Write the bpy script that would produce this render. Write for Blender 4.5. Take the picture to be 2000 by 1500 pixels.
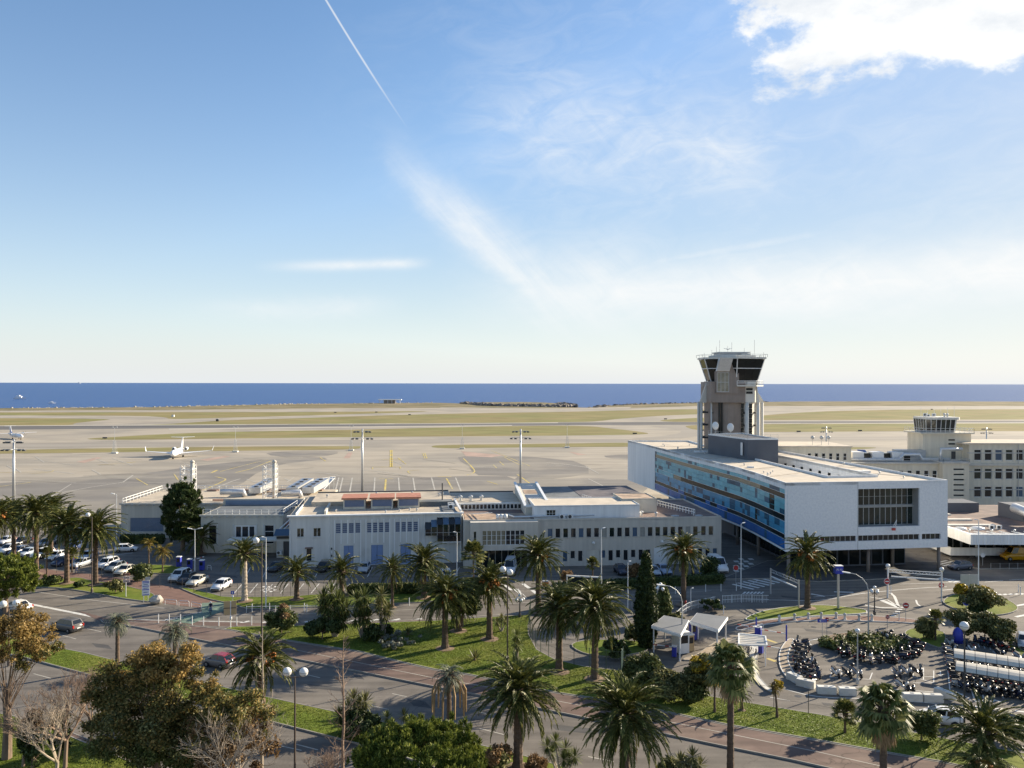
import bpy, bmesh, math, random
import numpy as np
from mathutils import Vector, Matrix, Euler
R = math.radians
PI = math.pi
rnd = random.Random(7)
SC = bpy.context.scene
for o in list(bpy.data.objects): bpy.data.objects.remove(o)

# ------------------------------------------------------------------ camera
CAMZ, FPX, V0, ROLL = 32.0, 1570.0, 748.5, 0.00175
cam = bpy.data.cameras.new('camera')
cam.sensor_width = 36.0; cam.lens = 36.0 * FPX / 2000.0
cam.clip_start = 0.5; cam.clip_end = 120000
camo = bpy.data.objects.new('camera', cam)
camo.matrix_world = Matrix.Translation((0, 0, CAMZ)) @ Matrix.Rotation(R(90) - 1.5 / FPX, 4, 'X') @ Matrix.Rotation(ROLL, 4, 'Z')
SC.collection.objects.link(camo); SC.camera = camo
SC.render.resolution_x, SC.render.resolution_y = 1024, 768
SC.view_settings.view_transform = 'Standard'; SC.view_settings.look = 'None'
SC.view_settings.gamma = 1.0; SC.view_settings.use_curve_mapping = False
SC.view_settings.exposure = 1.16

# ------------------------------------------------------------------ sun
SUN_AZ, SUN_EL = R(57), R(21)            # azimuth right of the view axis (+Y)
sdir = Vector((math.sin(SUN_AZ) * math.cos(SUN_EL), math.cos(SUN_AZ) * math.cos(SUN_EL), math.sin(SUN_EL)))
sl = bpy.data.lights.new('sun', 'SUN'); sl.energy = 5.0; sl.angle = R(0.53); sl.color = (1.0, 0.87, 0.68)
so = bpy.data.objects.new('sun', sl); SC.collection.objects.link(so)
so.rotation_mode = 'QUATERNION'; so.rotation_quaternion = (-sdir).to_track_quat('-Z', 'Y'); so.location = (60, 40, 90)

# ------------------------------------------------------------------ sky
class S:
    """a shader value with arithmetic"""
    nt = None
    def __init__(s, v): s.v = v
    @staticmethod
    def op(o, *a, clamp=False):
        n = S.nt.nodes.new('ShaderNodeMath'); n.operation = o; n.use_clamp = clamp
        for i, x in enumerate(a):
            x = x.v if isinstance(x, S) else x
            if isinstance(x, (int, float)): n.inputs[i].default_value = x
            else: S.nt.links.new(x, n.inputs[i])
        return S(n.outputs[0])
    def __add__(s, o): return S.op('ADD', s, o)
    __radd__ = __add__
    def __sub__(s, o): return S.op('SUBTRACT', s, o)
    def __rsub__(s, o): return S.op('SUBTRACT', o, s)
    def __mul__(s, o): return S.op('MULTIPLY', s, o)
    __rmul__ = __mul__
    def __truediv__(s, o): return S.op('DIVIDE', s, o)
    def mx(s, o): return S.op('MAXIMUM', s, o)
    def mn(s, o): return S.op('MINIMUM', s, o)
    def ab(s): return S.op('ABSOLUTE', s)
    def cl(s): return S.op('ADD', s, 0.0, clamp=True)
    def pw(s, p): return S.op('POWER', s, p)
    def sm(s, a, b):
        n = S.nt.nodes.new('ShaderNodeMapRange'); n.interpolation_type = 'SMOOTHSTEP'
        S.nt.links.new(s.v, n.inputs[0]); n.inputs[1].default_value = a; n.inputs[2].default_value = b
        n.inputs[3].default_value = 0; n.inputs[4].default_value = 1
        return S(n.outputs[0])
def vec(nt, x, y, z=0.0):
    n = nt.nodes.new('ShaderNodeCombineXYZ')
    for i, c in enumerate((x, y, z)):
        c = c.v if isinstance(c, S) else c
        if isinstance(c, (int, float)): n.inputs[i].default_value = c
        else: nt.links.new(c, n.inputs[i])
    return n.outputs[0]
def noise(nt, v, scale, detail=6, rough=0.55, dist=0.0):
    n = nt.nodes.new('ShaderNodeTexNoise'); n.inputs['Scale'].default_value = scale
    n.inputs['Detail'].default_value = detail; n.inputs['Roughness'].default_value = rough; n.inputs['Distortion'].default_value = dist
    if v is not None: nt.links.new(v, n.inputs['Vector'])
    return S(n.outputs[0])

w = bpy.data.worlds.new('World'); SC.world = w; w.use_nodes = True
nt = w.node_tree; nt.nodes.clear(); S.nt = nt
sky = nt.nodes.new('ShaderNodeTexSky'); sky.sky_type = 'NISHITA'; sky.sun_disc = False
sky.sun_elevation = SUN_EL; sky.sun_rotation = SUN_AZ
sky.altitude = 0; sky.air_density = 1.0; sky.dust_density = 0.3; sky.ozone_density = 3.0
tc = nt.nodes.new('ShaderNodeTexCoord'); sp = nt.nodes.new('ShaderNodeSeparateXYZ'); nt.links.new(tc.outputs['Generated'], sp.inputs[0])
dx, dy, dz = (S(sp.outputs[i]) for i in range(3))
az = S.op('ARCTAN2', dx, dy) * (180 / PI)             # degrees to the right of +Y
el = S.op('ARCSINE', dz) * (180 / PI)                 # degrees above the horizon
A2 = vec(nt, az, el)
n1 = noise(nt, vec(nt, az * 0.06, el * 0.14), 1.0, 7, 0.6, 0.6)
n2 = noise(nt, vec(nt, az * 0.22 + el * 0.15, el * 0.55 - az * 0.12), 1.0, 6, 0.62, 1.2)
n3 = noise(nt, vec(nt, az * 0.13, el * 0.30, 4.0), 1.0, 9, 0.62, 0.25)
def band(u, c, wid):                                   # soft bump of u about c
    return S.op('EXPONENT', ((u - c) / wid).pw(2.0) * -1.0) if False else S.op('EXPONENT', ((u - c) * (u - c)) / (wid * wid) * -1.0)
# long cirrus sheet low over the sea on the sunny side, with its tail fanning up to the left
fib = noise(nt, vec(nt, (az + el) * 0.62, (el - az * 0.9) * 0.09 + 3.0), 1.0, 8, 0.62, 0.5)      # fibres combed down to the right
wa = az + (n1 - 0.5) * 5.0; we = el + (n1 - 0.5) * 3.0
low = band(we - 6.3 - (az - 20).mx(0.0) * 0.03, 0.0, 2.1) * wa.sm(-6, 8) * (n2 * 0.7 + fib * 0.5 + 0.2)
tw_ = (wa + 9.0).mx(0.0) * 0.13 + 1.1
tailc = (14.6 - (wa + 7.0) * 0.86).mx(6.5)
tail = S.op('EXPONENT', ((we - tailc) * (we - tailc)) / (tw_ * tw_) * -1.0) * wa.sm(-10.5, -3) * (1.0 - wa.sm(5.0, 13.0)) * (fib * 1.3 + n2 * 0.3).mx(0.0)
s1 = band(el - (8.15 + (az + 12) * 0.055), 0.0, 0.34) * az.sm(-18.5, -12) * (1 - az.sm(-8, -5.2)) * (n2 + fib * 0.5)
s2 = band(el - (8.1 + (az - 7.2) * 0.13), 0.0, 0.30) * az.sm(6, 12) * (1 - az.sm(17, 23)) * (n2 + 0.1)
s3 = band(we, 5.2, 0.7) * az.sm(-24, -16) * (1 - az.sm(-12, -7)) * n2
high = band(we - 16.5 - (az - 8) * -0.18, 0.0, 3.2) * wa.sm(-6, 4) * (1 - wa.sm(14, 21)) * (n2 * 0.7 + fib * 0.3 - 0.24).mx(0.0) * 1.5
veil = (n2 * n1 - 0.20).mx(0.0) * el.sm(1, 12) * az.sm(-18, 6) * 1.5
warm = az.sm(-14, 40) * (1 - az.sm(95, 150)) * (1 - el.sm(12, 60)) * 0.20
cirrus = ((low * 0.85).mx(tail * 0.75).mx(s1 * 0.75).mx(s2 * 0.5).mx(s3 * 0.6).mx(high * 0.75) + veil * 0.45 + warm).cl()
# fair-weather cumulus: one bank high on the right, the same field carried on round the sky
cu_n = noise(nt, vec(nt, az * 0.10, el * 0.17, 1.7), 1.0, 10, 0.60, 0.15)
bank = (1.0 - (((az - 28.2) / 15.4).pw(2.0) + ((el - 25.0) / 6.3).pw(2.0)).pw(0.5))
rest = (noise(nt, vec(nt, az * 0.02, el * 0.05, 9.0), 1.0, 2, 0.5) - 0.62) * 2.4 - (1.0 - az.ab().sm(42, 60) * el.sm(8, 18)) * 3.0
cum = ((bank * 0.85).mx(rest) + (cu_n - 0.52) * 1.5).sm(-0.02, 0.13)
shade = noise(nt, vec(nt, az * 0.16 + 5, el * 0.3, 2.2), 1.0, 9, 0.6).sm(0.30, 0.62) * 0.75 + 0.25
# contrail: a thin line between two directions
def line_d(a0, e0, a1, e1):
    L = math.hypot(a1 - a0, e1 - e0); ux, uy = (a1 - a0) / L, (e1 - e0) / L
    t = ((az - a0) * ux + (el - e0) * uy) / L
    d = ((az - a0) * -uy + (el - e0) * ux).ab()
    return t, d
t, d = line_d(-14.6, 26.9, -7.1, 17.0)
trail = (1 - (d + (n2 - 0.5) * 0.03).sm(0.015, 0.10)) * t.sm(-0.6, 0.3) * (1 - t.sm(0.45, 1.05)) * 0.6 * (t + 0.6).sm(0, 0.3)
cov = cirrus.mx(trail)
mixc = nt.nodes.new('ShaderNodeMix'); mixc.data_type = 'RGBA'
hz = nt.nodes.new('ShaderNodeMix'); hz.data_type = 'RGBA'          # pale sea haze thickening to the horizon
hzf = (S.op('EXPONENT', el.mx(0.0) / -8.5) * 0.95 + 0.03).cl()
hs = nt.nodes.new('ShaderNodeHueSaturation'); hs.inputs['Saturation'].default_value = 1.14; hs.inputs['Value'].default_value = 1.16; nt.links.new(sky.outputs[0], hs.inputs['Color'])
sb_ = nt.nodes.new('ShaderNodeSeparateColor'); nt.links.new(hs.outputs[0], sb_.inputs[0]); dk = nt.nodes.new('ShaderNodeVectorMath'); dk.operation = 'SCALE'; nt.links.new(hs.outputs[0], dk.inputs[0]); nt.links.new(S.op('DIVIDE', 5.7, S(sb_.outputs[2]).mx(5.7)).v, dk.inputs['Scale'])
nt.links.new(hzf.v, hz.inputs[0]); nt.links.new(dk.outputs[0], hz.inputs[6]); hz.inputs[7].default_value = (5.05, 5.25, 5.4, 1)
nt.links.new(cov.v, mixc.inputs[0]); nt.links.new(hz.outputs[2], mixc.inputs[6])
mixc.inputs[7].default_value = (6.0, 6.1, 6.1, 1)
mixd = nt.nodes.new('ShaderNodeMix'); mixd.data_type = 'RGBA'
nt.links.new((cum * 0.96).v, mixd.inputs[0]); nt.links.new(mixc.outputs[2], mixd.inputs[6])
cc = nt.nodes.new('ShaderNodeMix'); cc.data_type = 'RGBA'; nt.links.new(shade.v, cc.inputs[0])
cc.inputs[6].default_value = (4.3, 4.7, 5.2, 1); cc.inputs[7].default_value = (6.7, 6.7, 6.6, 1)
nt.links.new(cc.outputs[2], mixd.inputs[7])
bg = nt.nodes.new('ShaderNodeBackground'); bg.inputs[1].default_value = 0.072
nt.links.new(mixd.outputs[2], bg.inputs[0])
ow = nt.nodes.new('ShaderNodeOutputWorld'); nt.links.new(bg.outputs[0], ow.inputs[0])

# ------------------------------------------------------------------ helpers
COL = SC.collection
def G(u, v, z=0.0):
    """survey point (photo column, row) -> ground position in metres"""
    dv = v - V0 - ROLL * (u - 1000)
    D = (CAMZ - z) * FPX / dv
    return Vector(((u - 1000) / FPX * D, D, z))
def GP(pts, z=0.0): return [G(u, v, z) for u, v in pts]
def H(v0, v1, u=1000):
    """height in metres of something whose foot is at row v0 and top at row v1"""
    return CAMZ * (v0 - v1) / (v0 - V0 - ROLL * (u - 1000))

def link(o):
    COL.objects.link(o); return o
class MB:
    """collects geometry, then becomes one mesh"""
    def __init__(s): s.v = []; s.f = []
    def add(s, vs, fs):
        k = len(s.v); s.v.extend([tuple(p) for p in vs]); s.f.extend([tuple(i + k for i in f) for f in fs]); return s
    def box(s, x0, x1, y0, y1, z0, z1):
        return s.add([(x0, y0, z0), (x1, y0, z0), (x1, y1, z0), (x0, y1, z0), (x0, y0, z1), (x1, y0, z1), (x1, y1, z1), (x0, y1, z1)],
                     [(0, 3, 2, 1), (4, 5, 6, 7), (0, 1, 5, 4), (1, 2, 6, 5), (2, 3, 7, 6), (3, 0, 4, 7)])
    def cbox(s, cx, cy, cz, sx, sy, sz): return s.box(cx - sx / 2, cx + sx / 2, cy - sy / 2, cy + sy / 2, cz - sz / 2, cz + sz / 2)
    def bar(s, a, b, w_, h_=None, up=(0, 0, 1)):
        a, b = Vector(a), Vector(b); h_ = h_ or w_
        d = (b - a).normalized(); u = Vector(up)
        if abs(d.dot(u)) > 0.98: u = Vector((1, 0, 0))
        sx = d.cross(u).normalized() * (w_ / 2); sz = sx.cross(d).normalized() * (h_ / 2)
        q = [a - sx - sz, a + sx - sz, a + sx + sz, a - sx + sz, b - sx - sz, b + sx - sz, b + sx + sz, b - sx + sz]
        return s.add(q, [(0, 1, 2, 3), (7, 6, 5, 4), (0, 4, 5, 1), (1, 5, 6, 2), (2, 6, 7, 3), (3, 7, 4, 0)])
    def tube(s, pts, rad, n=8, cap=True):
        pts = [Vector(p) for p in pts]; m = len(pts)
        rr = rad if isinstance(rad, (list, tuple)) else [rad] * m
        vs = []; prev = None
        for i, p in enumerate(pts):
            d = (pts[min(i + 1, m - 1)] - pts[max(i - 1, 0)]).normalized()
            u = prev if prev is not None else (Vector((1, 0, 0)) if abs(d.x) < 0.9 else Vector((0, 1, 0)))
            a = (u - d * u.dot(d)).normalized(); prev = a; b = d.cross(a)
            for k in range(n):
                t = 2 * PI * k / n; vs.append(p + (a * math.cos(t) + b * math.sin(t)) * rr[i])
        fs = [(i * n + k, i * n + (k + 1) % n, (i + 1) * n + (k + 1) % n, (i + 1) * n + k) for i in range(m - 1) for k in range(n)]
        if cap: fs += [tuple(range(n))[::-1], tuple(range((m - 1) * n, m * n))]
        return s.add(vs, fs)
    def cyl(s, x, y, z0, z1, r, n=12, r2=None): return s.tube([(x, y, z0), (x, y, z1)], [r, r if r2 is None else r2], n)
    def prism(s, poly, z0, z1, bottom=True):
        n = len(poly); ar = sum(poly[i][0] * poly[(i + 1) % n][1] - poly[(i + 1) % n][0] * poly[i][1] for i in range(n))
        if ar < 0: poly = poly[::-1]
        vs = [(p[0], p[1], z0) for p in poly] + [(p[0], p[1], z1) for p in poly]
        fs = [tuple(range(n, 2 * n))] + [(i, (i + 1) % n, n + (i + 1) % n, n + i) for i in range(n)]
        if bottom: fs.append(tuple(range(n))[::-1])
        return s.add(vs, fs)
    def sheet(s, poly, z):
        n = len(poly); ar = sum(poly[i][0] * poly[(i + 1) % n][1] - poly[(i + 1) % n][0] * poly[i][1] for i in range(n))
        if ar < 0: poly = poly[::-1]
        return s.add([(p[0], p[1], z) for p in poly], [tuple(range(n))])
    def lathe(s, prof, n=16, c=(0, 0, 0), axis='z', cap=True):
        vs = []
        for r, h in prof:
            for k in range(n):
                t = 2 * PI * k / n; a, b = r * math.cos(t), r * math.sin(t)
                p = (a, b, h) if axis == 'z' else (h, a, b) if axis == 'x' else (b, h, a)
                vs.append((p[0] + c[0], p[1] + c[1], p[2] + c[2]))
        m = len(prof)
        fs = [(i * n + k, i * n + (k + 1) % n, (i + 1) * n + (k + 1) % n, (i + 1) * n + k) for i in range(m - 1) for k in range(n)]
        if cap: fs += [tuple(range(n))[::-1], tuple(range((m - 1) * n, m * n))]
        return s.add(vs, fs)
    def ball(s, c, r, n=12, m=8, sq=(1, 1, 1)):
        prof = [(max(1e-4, math.sin(PI * i / m)), -math.cos(PI * i / m)) for i in range(m + 1)]
        k = len(s.v); s.lathe(prof, n)
        for i in range(k, len(s.v)):
            p = s.v[i]; s.v[i] = (c[0] + p[0] * r * sq[0], c[1] + p[1] * r * sq[1], c[2] + p[2] * r * sq[2])
        return s
    def rot(s, k, M):
        for i in range(k, len(s.v)): s.v[i] = tuple(M @ Vector(s.v[i]))
        return s
    def mesh(s, name, mat, smooth=False):
        me = bpy.data.meshes.new(name); me.from_pydata(s.v, [], s.f)
        if smooth: me.polygons.foreach_set('use_smooth', [True] * len(me.polygons))
        me.materials.append(mat if not isinstance(mat, str) else MT[mat]); me.update(); return me
    def obj(s, name, mat, parent=None, smooth=False, loc=None):
        return inst(name, s.mesh(name, mat, smooth), parent, loc)
def inst(name, me, parent=None, loc=None, rotz=0.0, sc=None):
    o = bpy.data.objects.new(name, me); COL.objects.link(o)
    if parent is not None: o.parent = parent
    if loc is not None: o.location = loc
    if rotz: o.rotation_euler = (0, 0, rotz)
    if sc is not None: o.scale = (sc, sc, sc) if isinstance(sc, (int, float)) else sc
    return o
def tag(o, label, cat, group=None):
    o['label'] = label; o['category'] = cat
    if group: o['group'] = group
    return o
def thing(name, label, cat, loc=(0, 0, 0), rotz=0.0, group=None, sc=None):
    o = bpy.data.objects.new(name, None); o.empty_display_size = 0.3; COL.objects.link(o)
    o.location = loc; o.rotation_euler = (0, 0, rotz)
    if sc: o.scale = (sc, sc, sc)
    return tag(o, label, cat, group)
def struct(o, label=None):
    o['kind'] = 'structure'
    if label: o['label'] = label
    return o
def stuff(o, label=None, cat=None):
    o['kind'] = 'stuff'
    if label: o['label'] = label
    if cat: o['category'] = cat
    return o
ORD = 'first second third fourth fifth sixth seventh eighth ninth tenth eleventh twelfth thirteenth fourteenth fifteenth sixteenth seventeenth eighteenth nineteenth twentieth'.split()
# ------------------------------------------------------------------ materials
MT = {}
def mat(name, col, rough=0.7, var=0.12, scale=1.5, bump=0.0, bscale=None, metal=0.0, spec=0.5, world=False, orand=0.0, irand=0.0,
        col2=None, c2scale=0.3, c2t=(0.45, 0.6), objcol=False, trans=0.0, emit=None, streak=None, detail=5, alpha=1.0, sheen=0.0):
    m = bpy.data.materials.new(name); m.use_nodes = True; nt = m.node_tree; S.nt = nt
    b = nt.nodes['Principled BSDF']
    b.inputs['Roughness'].default_value = rough; b.inputs['Metallic'].default_value = metal; b.inputs['Specular IOR Level'].default_value = spec
    if world:
        g = nt.nodes.new('ShaderNodeNewGeometry'); cv = g.outputs['Position']
    else:
        g = nt.nodes.new('ShaderNodeTexCoord'); cv = g.outputs['Object']
    if streak:
        mp = nt.nodes.new('ShaderNodeMapping'); mp.inputs['Scale'].default_value = streak; nt.links.new(cv, mp.inputs[0]); sv = mp.outputs[0]
    else: sv = cv
    n = noise(nt, sv, scale, detail)
    f = (n - 0.5) * (2 * var) * 2.2 + 1.0
    if orand or objcol:
        oi = nt.nodes.new('ShaderNodeObjectInfo')
        if orand: f = f * ((S(oi.outputs['Random']) - 0.5) * (2 * orand) + 1.0)
    if irand:
        gi = nt.nodes.new('ShaderNodeNewGeometry'); f = f * ((S(gi.outputs['Random Per Island']) - 0.5) * (2 * irand) + 1.0)
    base = nt.nodes.new('ShaderNodeMix'); base.data_type = 'RGBA'
    base.inputs[0].default_value = 0.0
    if objcol: nt.links.new(oi.outputs['Color'], base.inputs[6])
    else: base.inputs[6].default_value = (*col, 1)
    if col2:
        base.inputs[7].default_value = (*col2, 1)
        if irand and c2scale == 0: k = S(gi.outputs['Random Per Island']).sm(*c2t)
        else: k = noise(nt, cv, c2scale, 4).sm(*c2t)
        nt.links.new(k.v, base.inputs[0])
    ml = nt.nodes.new('ShaderNodeVectorMath'); ml.operation = 'SCALE'
    nt.links.new(base.outputs[2], ml.inputs[0]); nt.links.new(f.v, ml.inputs['Scale']); nt.links.new(ml.outputs[0], b.inputs['Base Color'])
    if bump:
        bn = nt.nodes.new('ShaderNodeBump'); bn.inputs['Strength'].default_value = bump; bn.inputs['Distance'].default_value = 0.05
        nb = noise(nt, sv, bscale or scale * 4, 4); nt.links.new(nb.v, bn.inputs['Height']); nt.links.new(bn.outputs[0], b.inputs['Normal'])
    if trans: b.inputs['Transmission Weight'].default_value = trans
    if emit: b.inputs['Emission Color'].default_value = (*emit, 1); b.inputs['Emission Strength'].default_value = 1
    if alpha < 1: b.inputs['Alpha'].default_value = alpha
    MT[name] = m; return m
def road_wear(name):
    m = MT[name]; nt = m.node_tree; S.nt = nt; b = nt.nodes['Principled BSDF']; src = b.inputs['Base Color'].links[0].from_socket
    g = nt.nodes.new('ShaderNodeNewGeometry'); P = g.outputs['Position']; v = nt.nodes.new('ShaderNodeTexVoronoi'); v.feature = 'DISTANCE_TO_EDGE'; v.inputs['Scale'].default_value = 0.16
    wv = nt.nodes.new('ShaderNodeVectorMath'); wv.operation = 'ADD'; nz = nt.nodes.new('ShaderNodeTexNoise'); nz.inputs['Scale'].default_value = 0.5; nz.inputs['Detail'].default_value = 6; nt.links.new(P, nz.inputs['Vector'])
    sc = nt.nodes.new('ShaderNodeVectorMath'); sc.operation = 'SCALE'; sc.inputs['Scale'].default_value = 2.5; nt.links.new(nz.outputs['Color'], sc.inputs[0]); nt.links.new(P, wv.inputs[0]); nt.links.new(sc.outputs[0], wv.inputs[1]); nt.links.new(wv.outputs[0], v.inputs['Vector'])
    cr = 1.0 - (1.0 - S(v.outputs['Distance']).sm(0.0, 0.012)) * noise(nt, P, 0.05, 2).sm(0.48, 0.6) * 0.45
    st = nt.nodes.new('ShaderNodeMapping'); st.inputs['Rotation'].default_value = (0, 0, R(23)); st.inputs['Scale'].default_value = (0.05, 0.9, 1); nt.links.new(P, st.inputs[0])
    f = cr * (0.80 + noise(nt, st.outputs[0], 1.0, 3).sm(0.3, 0.7) * 0.34) * (0.84 + noise(nt, P, 1.1, 8, 0.7) * 0.32) * (1.0 - noise(nt, P, 0.35, 3).sm(0.66, 0.74) * 0.22)
    ml = nt.nodes.new('ShaderNodeVectorMath'); ml.operation = 'SCALE'; nt.links.new(src, ml.inputs[0]); nt.links.new(f.v, ml.inputs['Scale']); nt.links.new(ml.outputs[0], b.inputs['Base Color'])
def leafmat(name, col, col2, trl=0.25, var=0.35, rough=0.5):
    """foliage: two hues by leaf, some light passing through"""
    m = mat(name, col, rough, 0.18, 0.5, spec=0.18, irand=var, col2=col2, c2scale=0, c2t=(0.35, 0.95), orand=0.12)
    nt = m.node_tree; b = nt.nodes['Principled BSDF']; out = nt.nodes['Material Output']
    tr = nt.nodes.new('ShaderNodeBsdfTranslucent'); mx = nt.nodes.new('ShaderNodeMixShader'); mx.inputs[0].default_value = trl
    src = b.inputs['Base Color'].links[0].from_socket
    nt.links.new(src, tr.inputs[0]); nt.links.new(b.outputs[0], mx.inputs[1]); nt.links.new(tr.outputs[0], mx.inputs[2]); nt.links.new(mx.outputs[0], out.inputs[0])
    return m

mat('asphalt', (0.145, 0.129, 0.111), 0.85, 0.14, 0.35, 0.25, 18, world=True, col2=(0.175, 0.156, 0.132), c2scale=0.07, spec=0.3)
mat('asphalt_dark', (0.075, 0.072, 0.07), 0.85, 0.14, 0.3, 0.2, 18, world=True, col2=(0.10, 0.095, 0.088), c2scale=0.1, spec=0.3)
mat('promenade', (0.145, 0.098, 0.080), 0.85, 0.15, 0.5, 0.2, 20, world=True, col2=(0.175, 0.125, 0.10), c2scale=0.12, spec=0.3)
mat('path_red', (0.19, 0.115, 0.09), 0.9, 0.15, 0.6, 0.2, 20, world=True, spec=0.3)
mat('kerb', (0.29, 0.27, 0.235), 0.85, 0.15, 1.2, 0.2, 12, world=True)
road_wear('asphalt'); road_wear('asphalt_dark'); road_wear('promenade')
mat('paint', (0.62, 0.61, 0.57), 0.7, 0.18, 2.0, world=True, col2=(0.42, 0.41, 0.38), c2scale=0.8, c2t=(0.5, 0.75))
mat('paint_yellow', (0.55, 0.42, 0.10), 0.7, 0.2, 0.4, world=True, col2=(0.42, 0.36, 0.20), c2scale=0.15)
mat('paint_faint', (0.42, 0.395, 0.34), 0.8, 0.2, 0.3, world=True)
mat('paint_green', (0.14, 0.20, 0.15), 0.8, 0.25, 0.8, world=True)
mat('paint_red', (0.38, 0.265, 0.205), 0.8, 0.2, 0.15, world=True)
mat('lawn', (0.115, 0.155, 0.020), 0.9, 0.22, 0.9, 0.9, 9, world=True, col2=(0.175, 0.19, 0.035), c2scale=0.22, c2t=(0.42, 0.66), spec=0.15)
mat('dry_grass', (0.25, 0.21, 0.098), 0.95, 0.25, 0.03, 0.3, 1, world=True, col2=(0.215, 0.205, 0.085), c2scale=0.012, c2t=(0.4, 0.62), spec=0.1, streak=(1, 3, 1))
mat('dry_scrub', (0.24, 0.20, 0.12), 0.95, 0.25, 0.05, world=True, col2=(0.16, 0.145, 0.08), c2scale=0.02, spec=0.1, streak=(1, 3, 1))
mat('concrete_apron', (0.37, 0.325, 0.258), 0.9, 0.17, 0.05, 0.1, 3, world=True, col2=(0.285, 0.258, 0.215), c2scale=0.02, c2t=(0.40, 0.66), spec=0.25, streak=(0.5, 2.5, 1), detail=9)
mat('apron_patch', (0.20, 0.185, 0.165), 0.9, 0.16, 0.06, world=True, spec=0.25, streak=(0.5, 2.0, 1), detail=8, col2=(0.265, 0.24, 0.20), c2scale=0.03)
mat('runway', (0.135, 0.13, 0.125), 0.9, 0.2, 0.02, world=True, streak=(0.25, 2, 1), spec=0.25)
mat('taxiway', (0.29, 0.262, 0.22), 0.9, 0.12, 0.03, world=True, streak=(0.3, 2, 1), spec=0.25)
mat('runway_light', (0.46, 0.42, 0.35), 0.9, 0.1, 0.03, world=True, spec=0.25)
mat('paving', (0.34, 0.275, 0.20), 0.9, 0.2, 1.2, 0.2, 10, world=True)
mat('toll_roof', (0.17, 0.18, 0.19), 0.8, 0.1, 0.8)
mat('soil', (0.20, 0.14, 0.09), 0.95, 0.25, 1.0, 0.5, 8, world=True)
mat('rock', (0.22, 0.19, 0.16), 0.9, 0.3, 0.15, 0.4, 1, irand=0.35)
mat('rock_pale', (0.45, 0.41, 0.35), 0.9, 0.25, 1.5, 0.5, 8)
mat('wall_white', (0.66, 0.65, 0.61), 0.85, 0.11, 0.5, 0.15, 10, col2=(0.56, 0.55, 0.51), c2scale=0.25, c2t=(0.5, 0.8), streak=(2.6, 2.6, 0.16))
mat('wall_bright', (0.80, 0.80, 0.78), 0.8, 0.11, 0.5, col2=(0.72, 0.72, 0.70), c2scale=0.2, c2t=(0.55, 0.8), streak=(2.6, 2.6, 0.16))
mat('wall_pale', (0.80, 0.80, 0.79), 0.8, 0.06, 2.6, 0.1, 12, col2=(0.74, 0.745, 0.75), c2scale=3.0, c2t=(0.4, 0.62), detail=8)
mat('wall_beige', (0.55, 0.51, 0.44), 0.9, 0.11, 0.5, 0.15, 10, col2=(0.47, 0.44, 0.38), c2scale=0.3, c2t=(0.5, 0.8), streak=(2.6, 2.6, 0.16))
mat('wall_tan', (0.60, 0.56, 0.47), 0.9, 0.11, 0.5, 0.15, 9, col2=(0.50, 0.47, 0.40), c2scale=0.2, c2t=(0.5, 0.8), streak=(2.6, 2.6, 0.16))
mat('wall_cream', (0.63, 0.575, 0.46), 0.9, 0.11, 0.5, 0.1, 9, col2=(0.55, 0.505, 0.41), c2scale=0.2, c2t=(0.5, 0.8), streak=(2.6, 2.6, 0.16))
mat('wall_navy', (0.095, 0.105, 0.125), 0.6, 0.08, 0.6, col2=(0.085, 0.093, 0.11), c2scale=0.3)
mat('wall_grey', (0.33, 0.33, 0.32), 0.8, 0.1, 0.6)
mat('concrete', (0.27, 0.225, 0.19), 0.9, 0.11, 0.5, 0.2, 6, col2=(0.20, 0.16, 0.135), c2scale=0.16, c2t=(0.42, 0.7), streak=(2.6, 2.6, 0.16))
mat('concrete_pale', (0.62, 0.60, 0.54), 0.85, 0.11, 0.5, 0.1, 6, streak=(2.6, 2.6, 0.16))
mat('block', (0.62, 0.60, 0.54), 0.9, 0.15, 1.6, 0.3, 12, col2=(0.50, 0.45, 0.37), c2scale=0.9, c2t=(0.5, 0.75), orand=0.12)
mat('roof_gravel', (0.50, 0.43, 0.335), 0.95, 0.16, 0.5, 0.3, 12, col2=(0.41, 0.36, 0.29), c2scale=0.14, c2t=(0.45, 0.7), spec=0.15, detail=8)
mat('roof_pale', (0.58, 0.51, 0.41), 0.95, 0.12, 0.6, 0.2, 12, col2=(0.48, 0.43, 0.36), c2scale=0.18, c2t=(0.48, 0.72), spec=0.15, detail=8)
mat('roof_dark', (0.085, 0.08, 0.095), 0.9, 0.2, 0.5, 0.2, 8, col2=(0.12, 0.105, 0.11), c2scale=0.25)
mat('roof_slate', (0.11, 0.125, 0.135), 0.85, 0.2, 0.5, 0.2, 8, col2=(0.15, 0.16, 0.165), c2scale=0.2)
mat('roof_brown', (0.16, 0.115, 0.10), 0.9, 0.22, 0.4, 0.2, 8, col2=(0.22, 0.15, 0.12), c2scale=0.2)
mat('roof_rust', (0.33, 0.235, 0.165), 0.9, 0.25, 0.6, 0.2, 8, col2=(0.45, 0.33, 0.23), c2scale=0.3)
mat('red_tile', (0.40, 0.17, 0.11), 0.85, 0.2, 1.5)
mat('metal_white', (0.74, 0.74, 0.72), 0.45, 0.06, 1.0, orand=0.05)
mat('metal_grey', (0.42, 0.43, 0.43), 0.45, 0.1, 1.5, metal=0.35)
mat('metal_galv', (0.52, 0.53, 0.53), 0.4, 0.1, 2.0, metal=0.6)
mat('metal_dark', (0.055, 0.055, 0.055), 0.5, 0.15, 2.0)
mat('metal_brown', (0.10, 0.075, 0.06), 0.55, 0.15, 2.0)
mat('fence_green', (0.03, 0.06, 0.045), 0.5, 0.15, 2.0)
mat('duct', (0.62, 0.63, 0.63), 0.4, 0.08, 1.5, metal=0.45)
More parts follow.
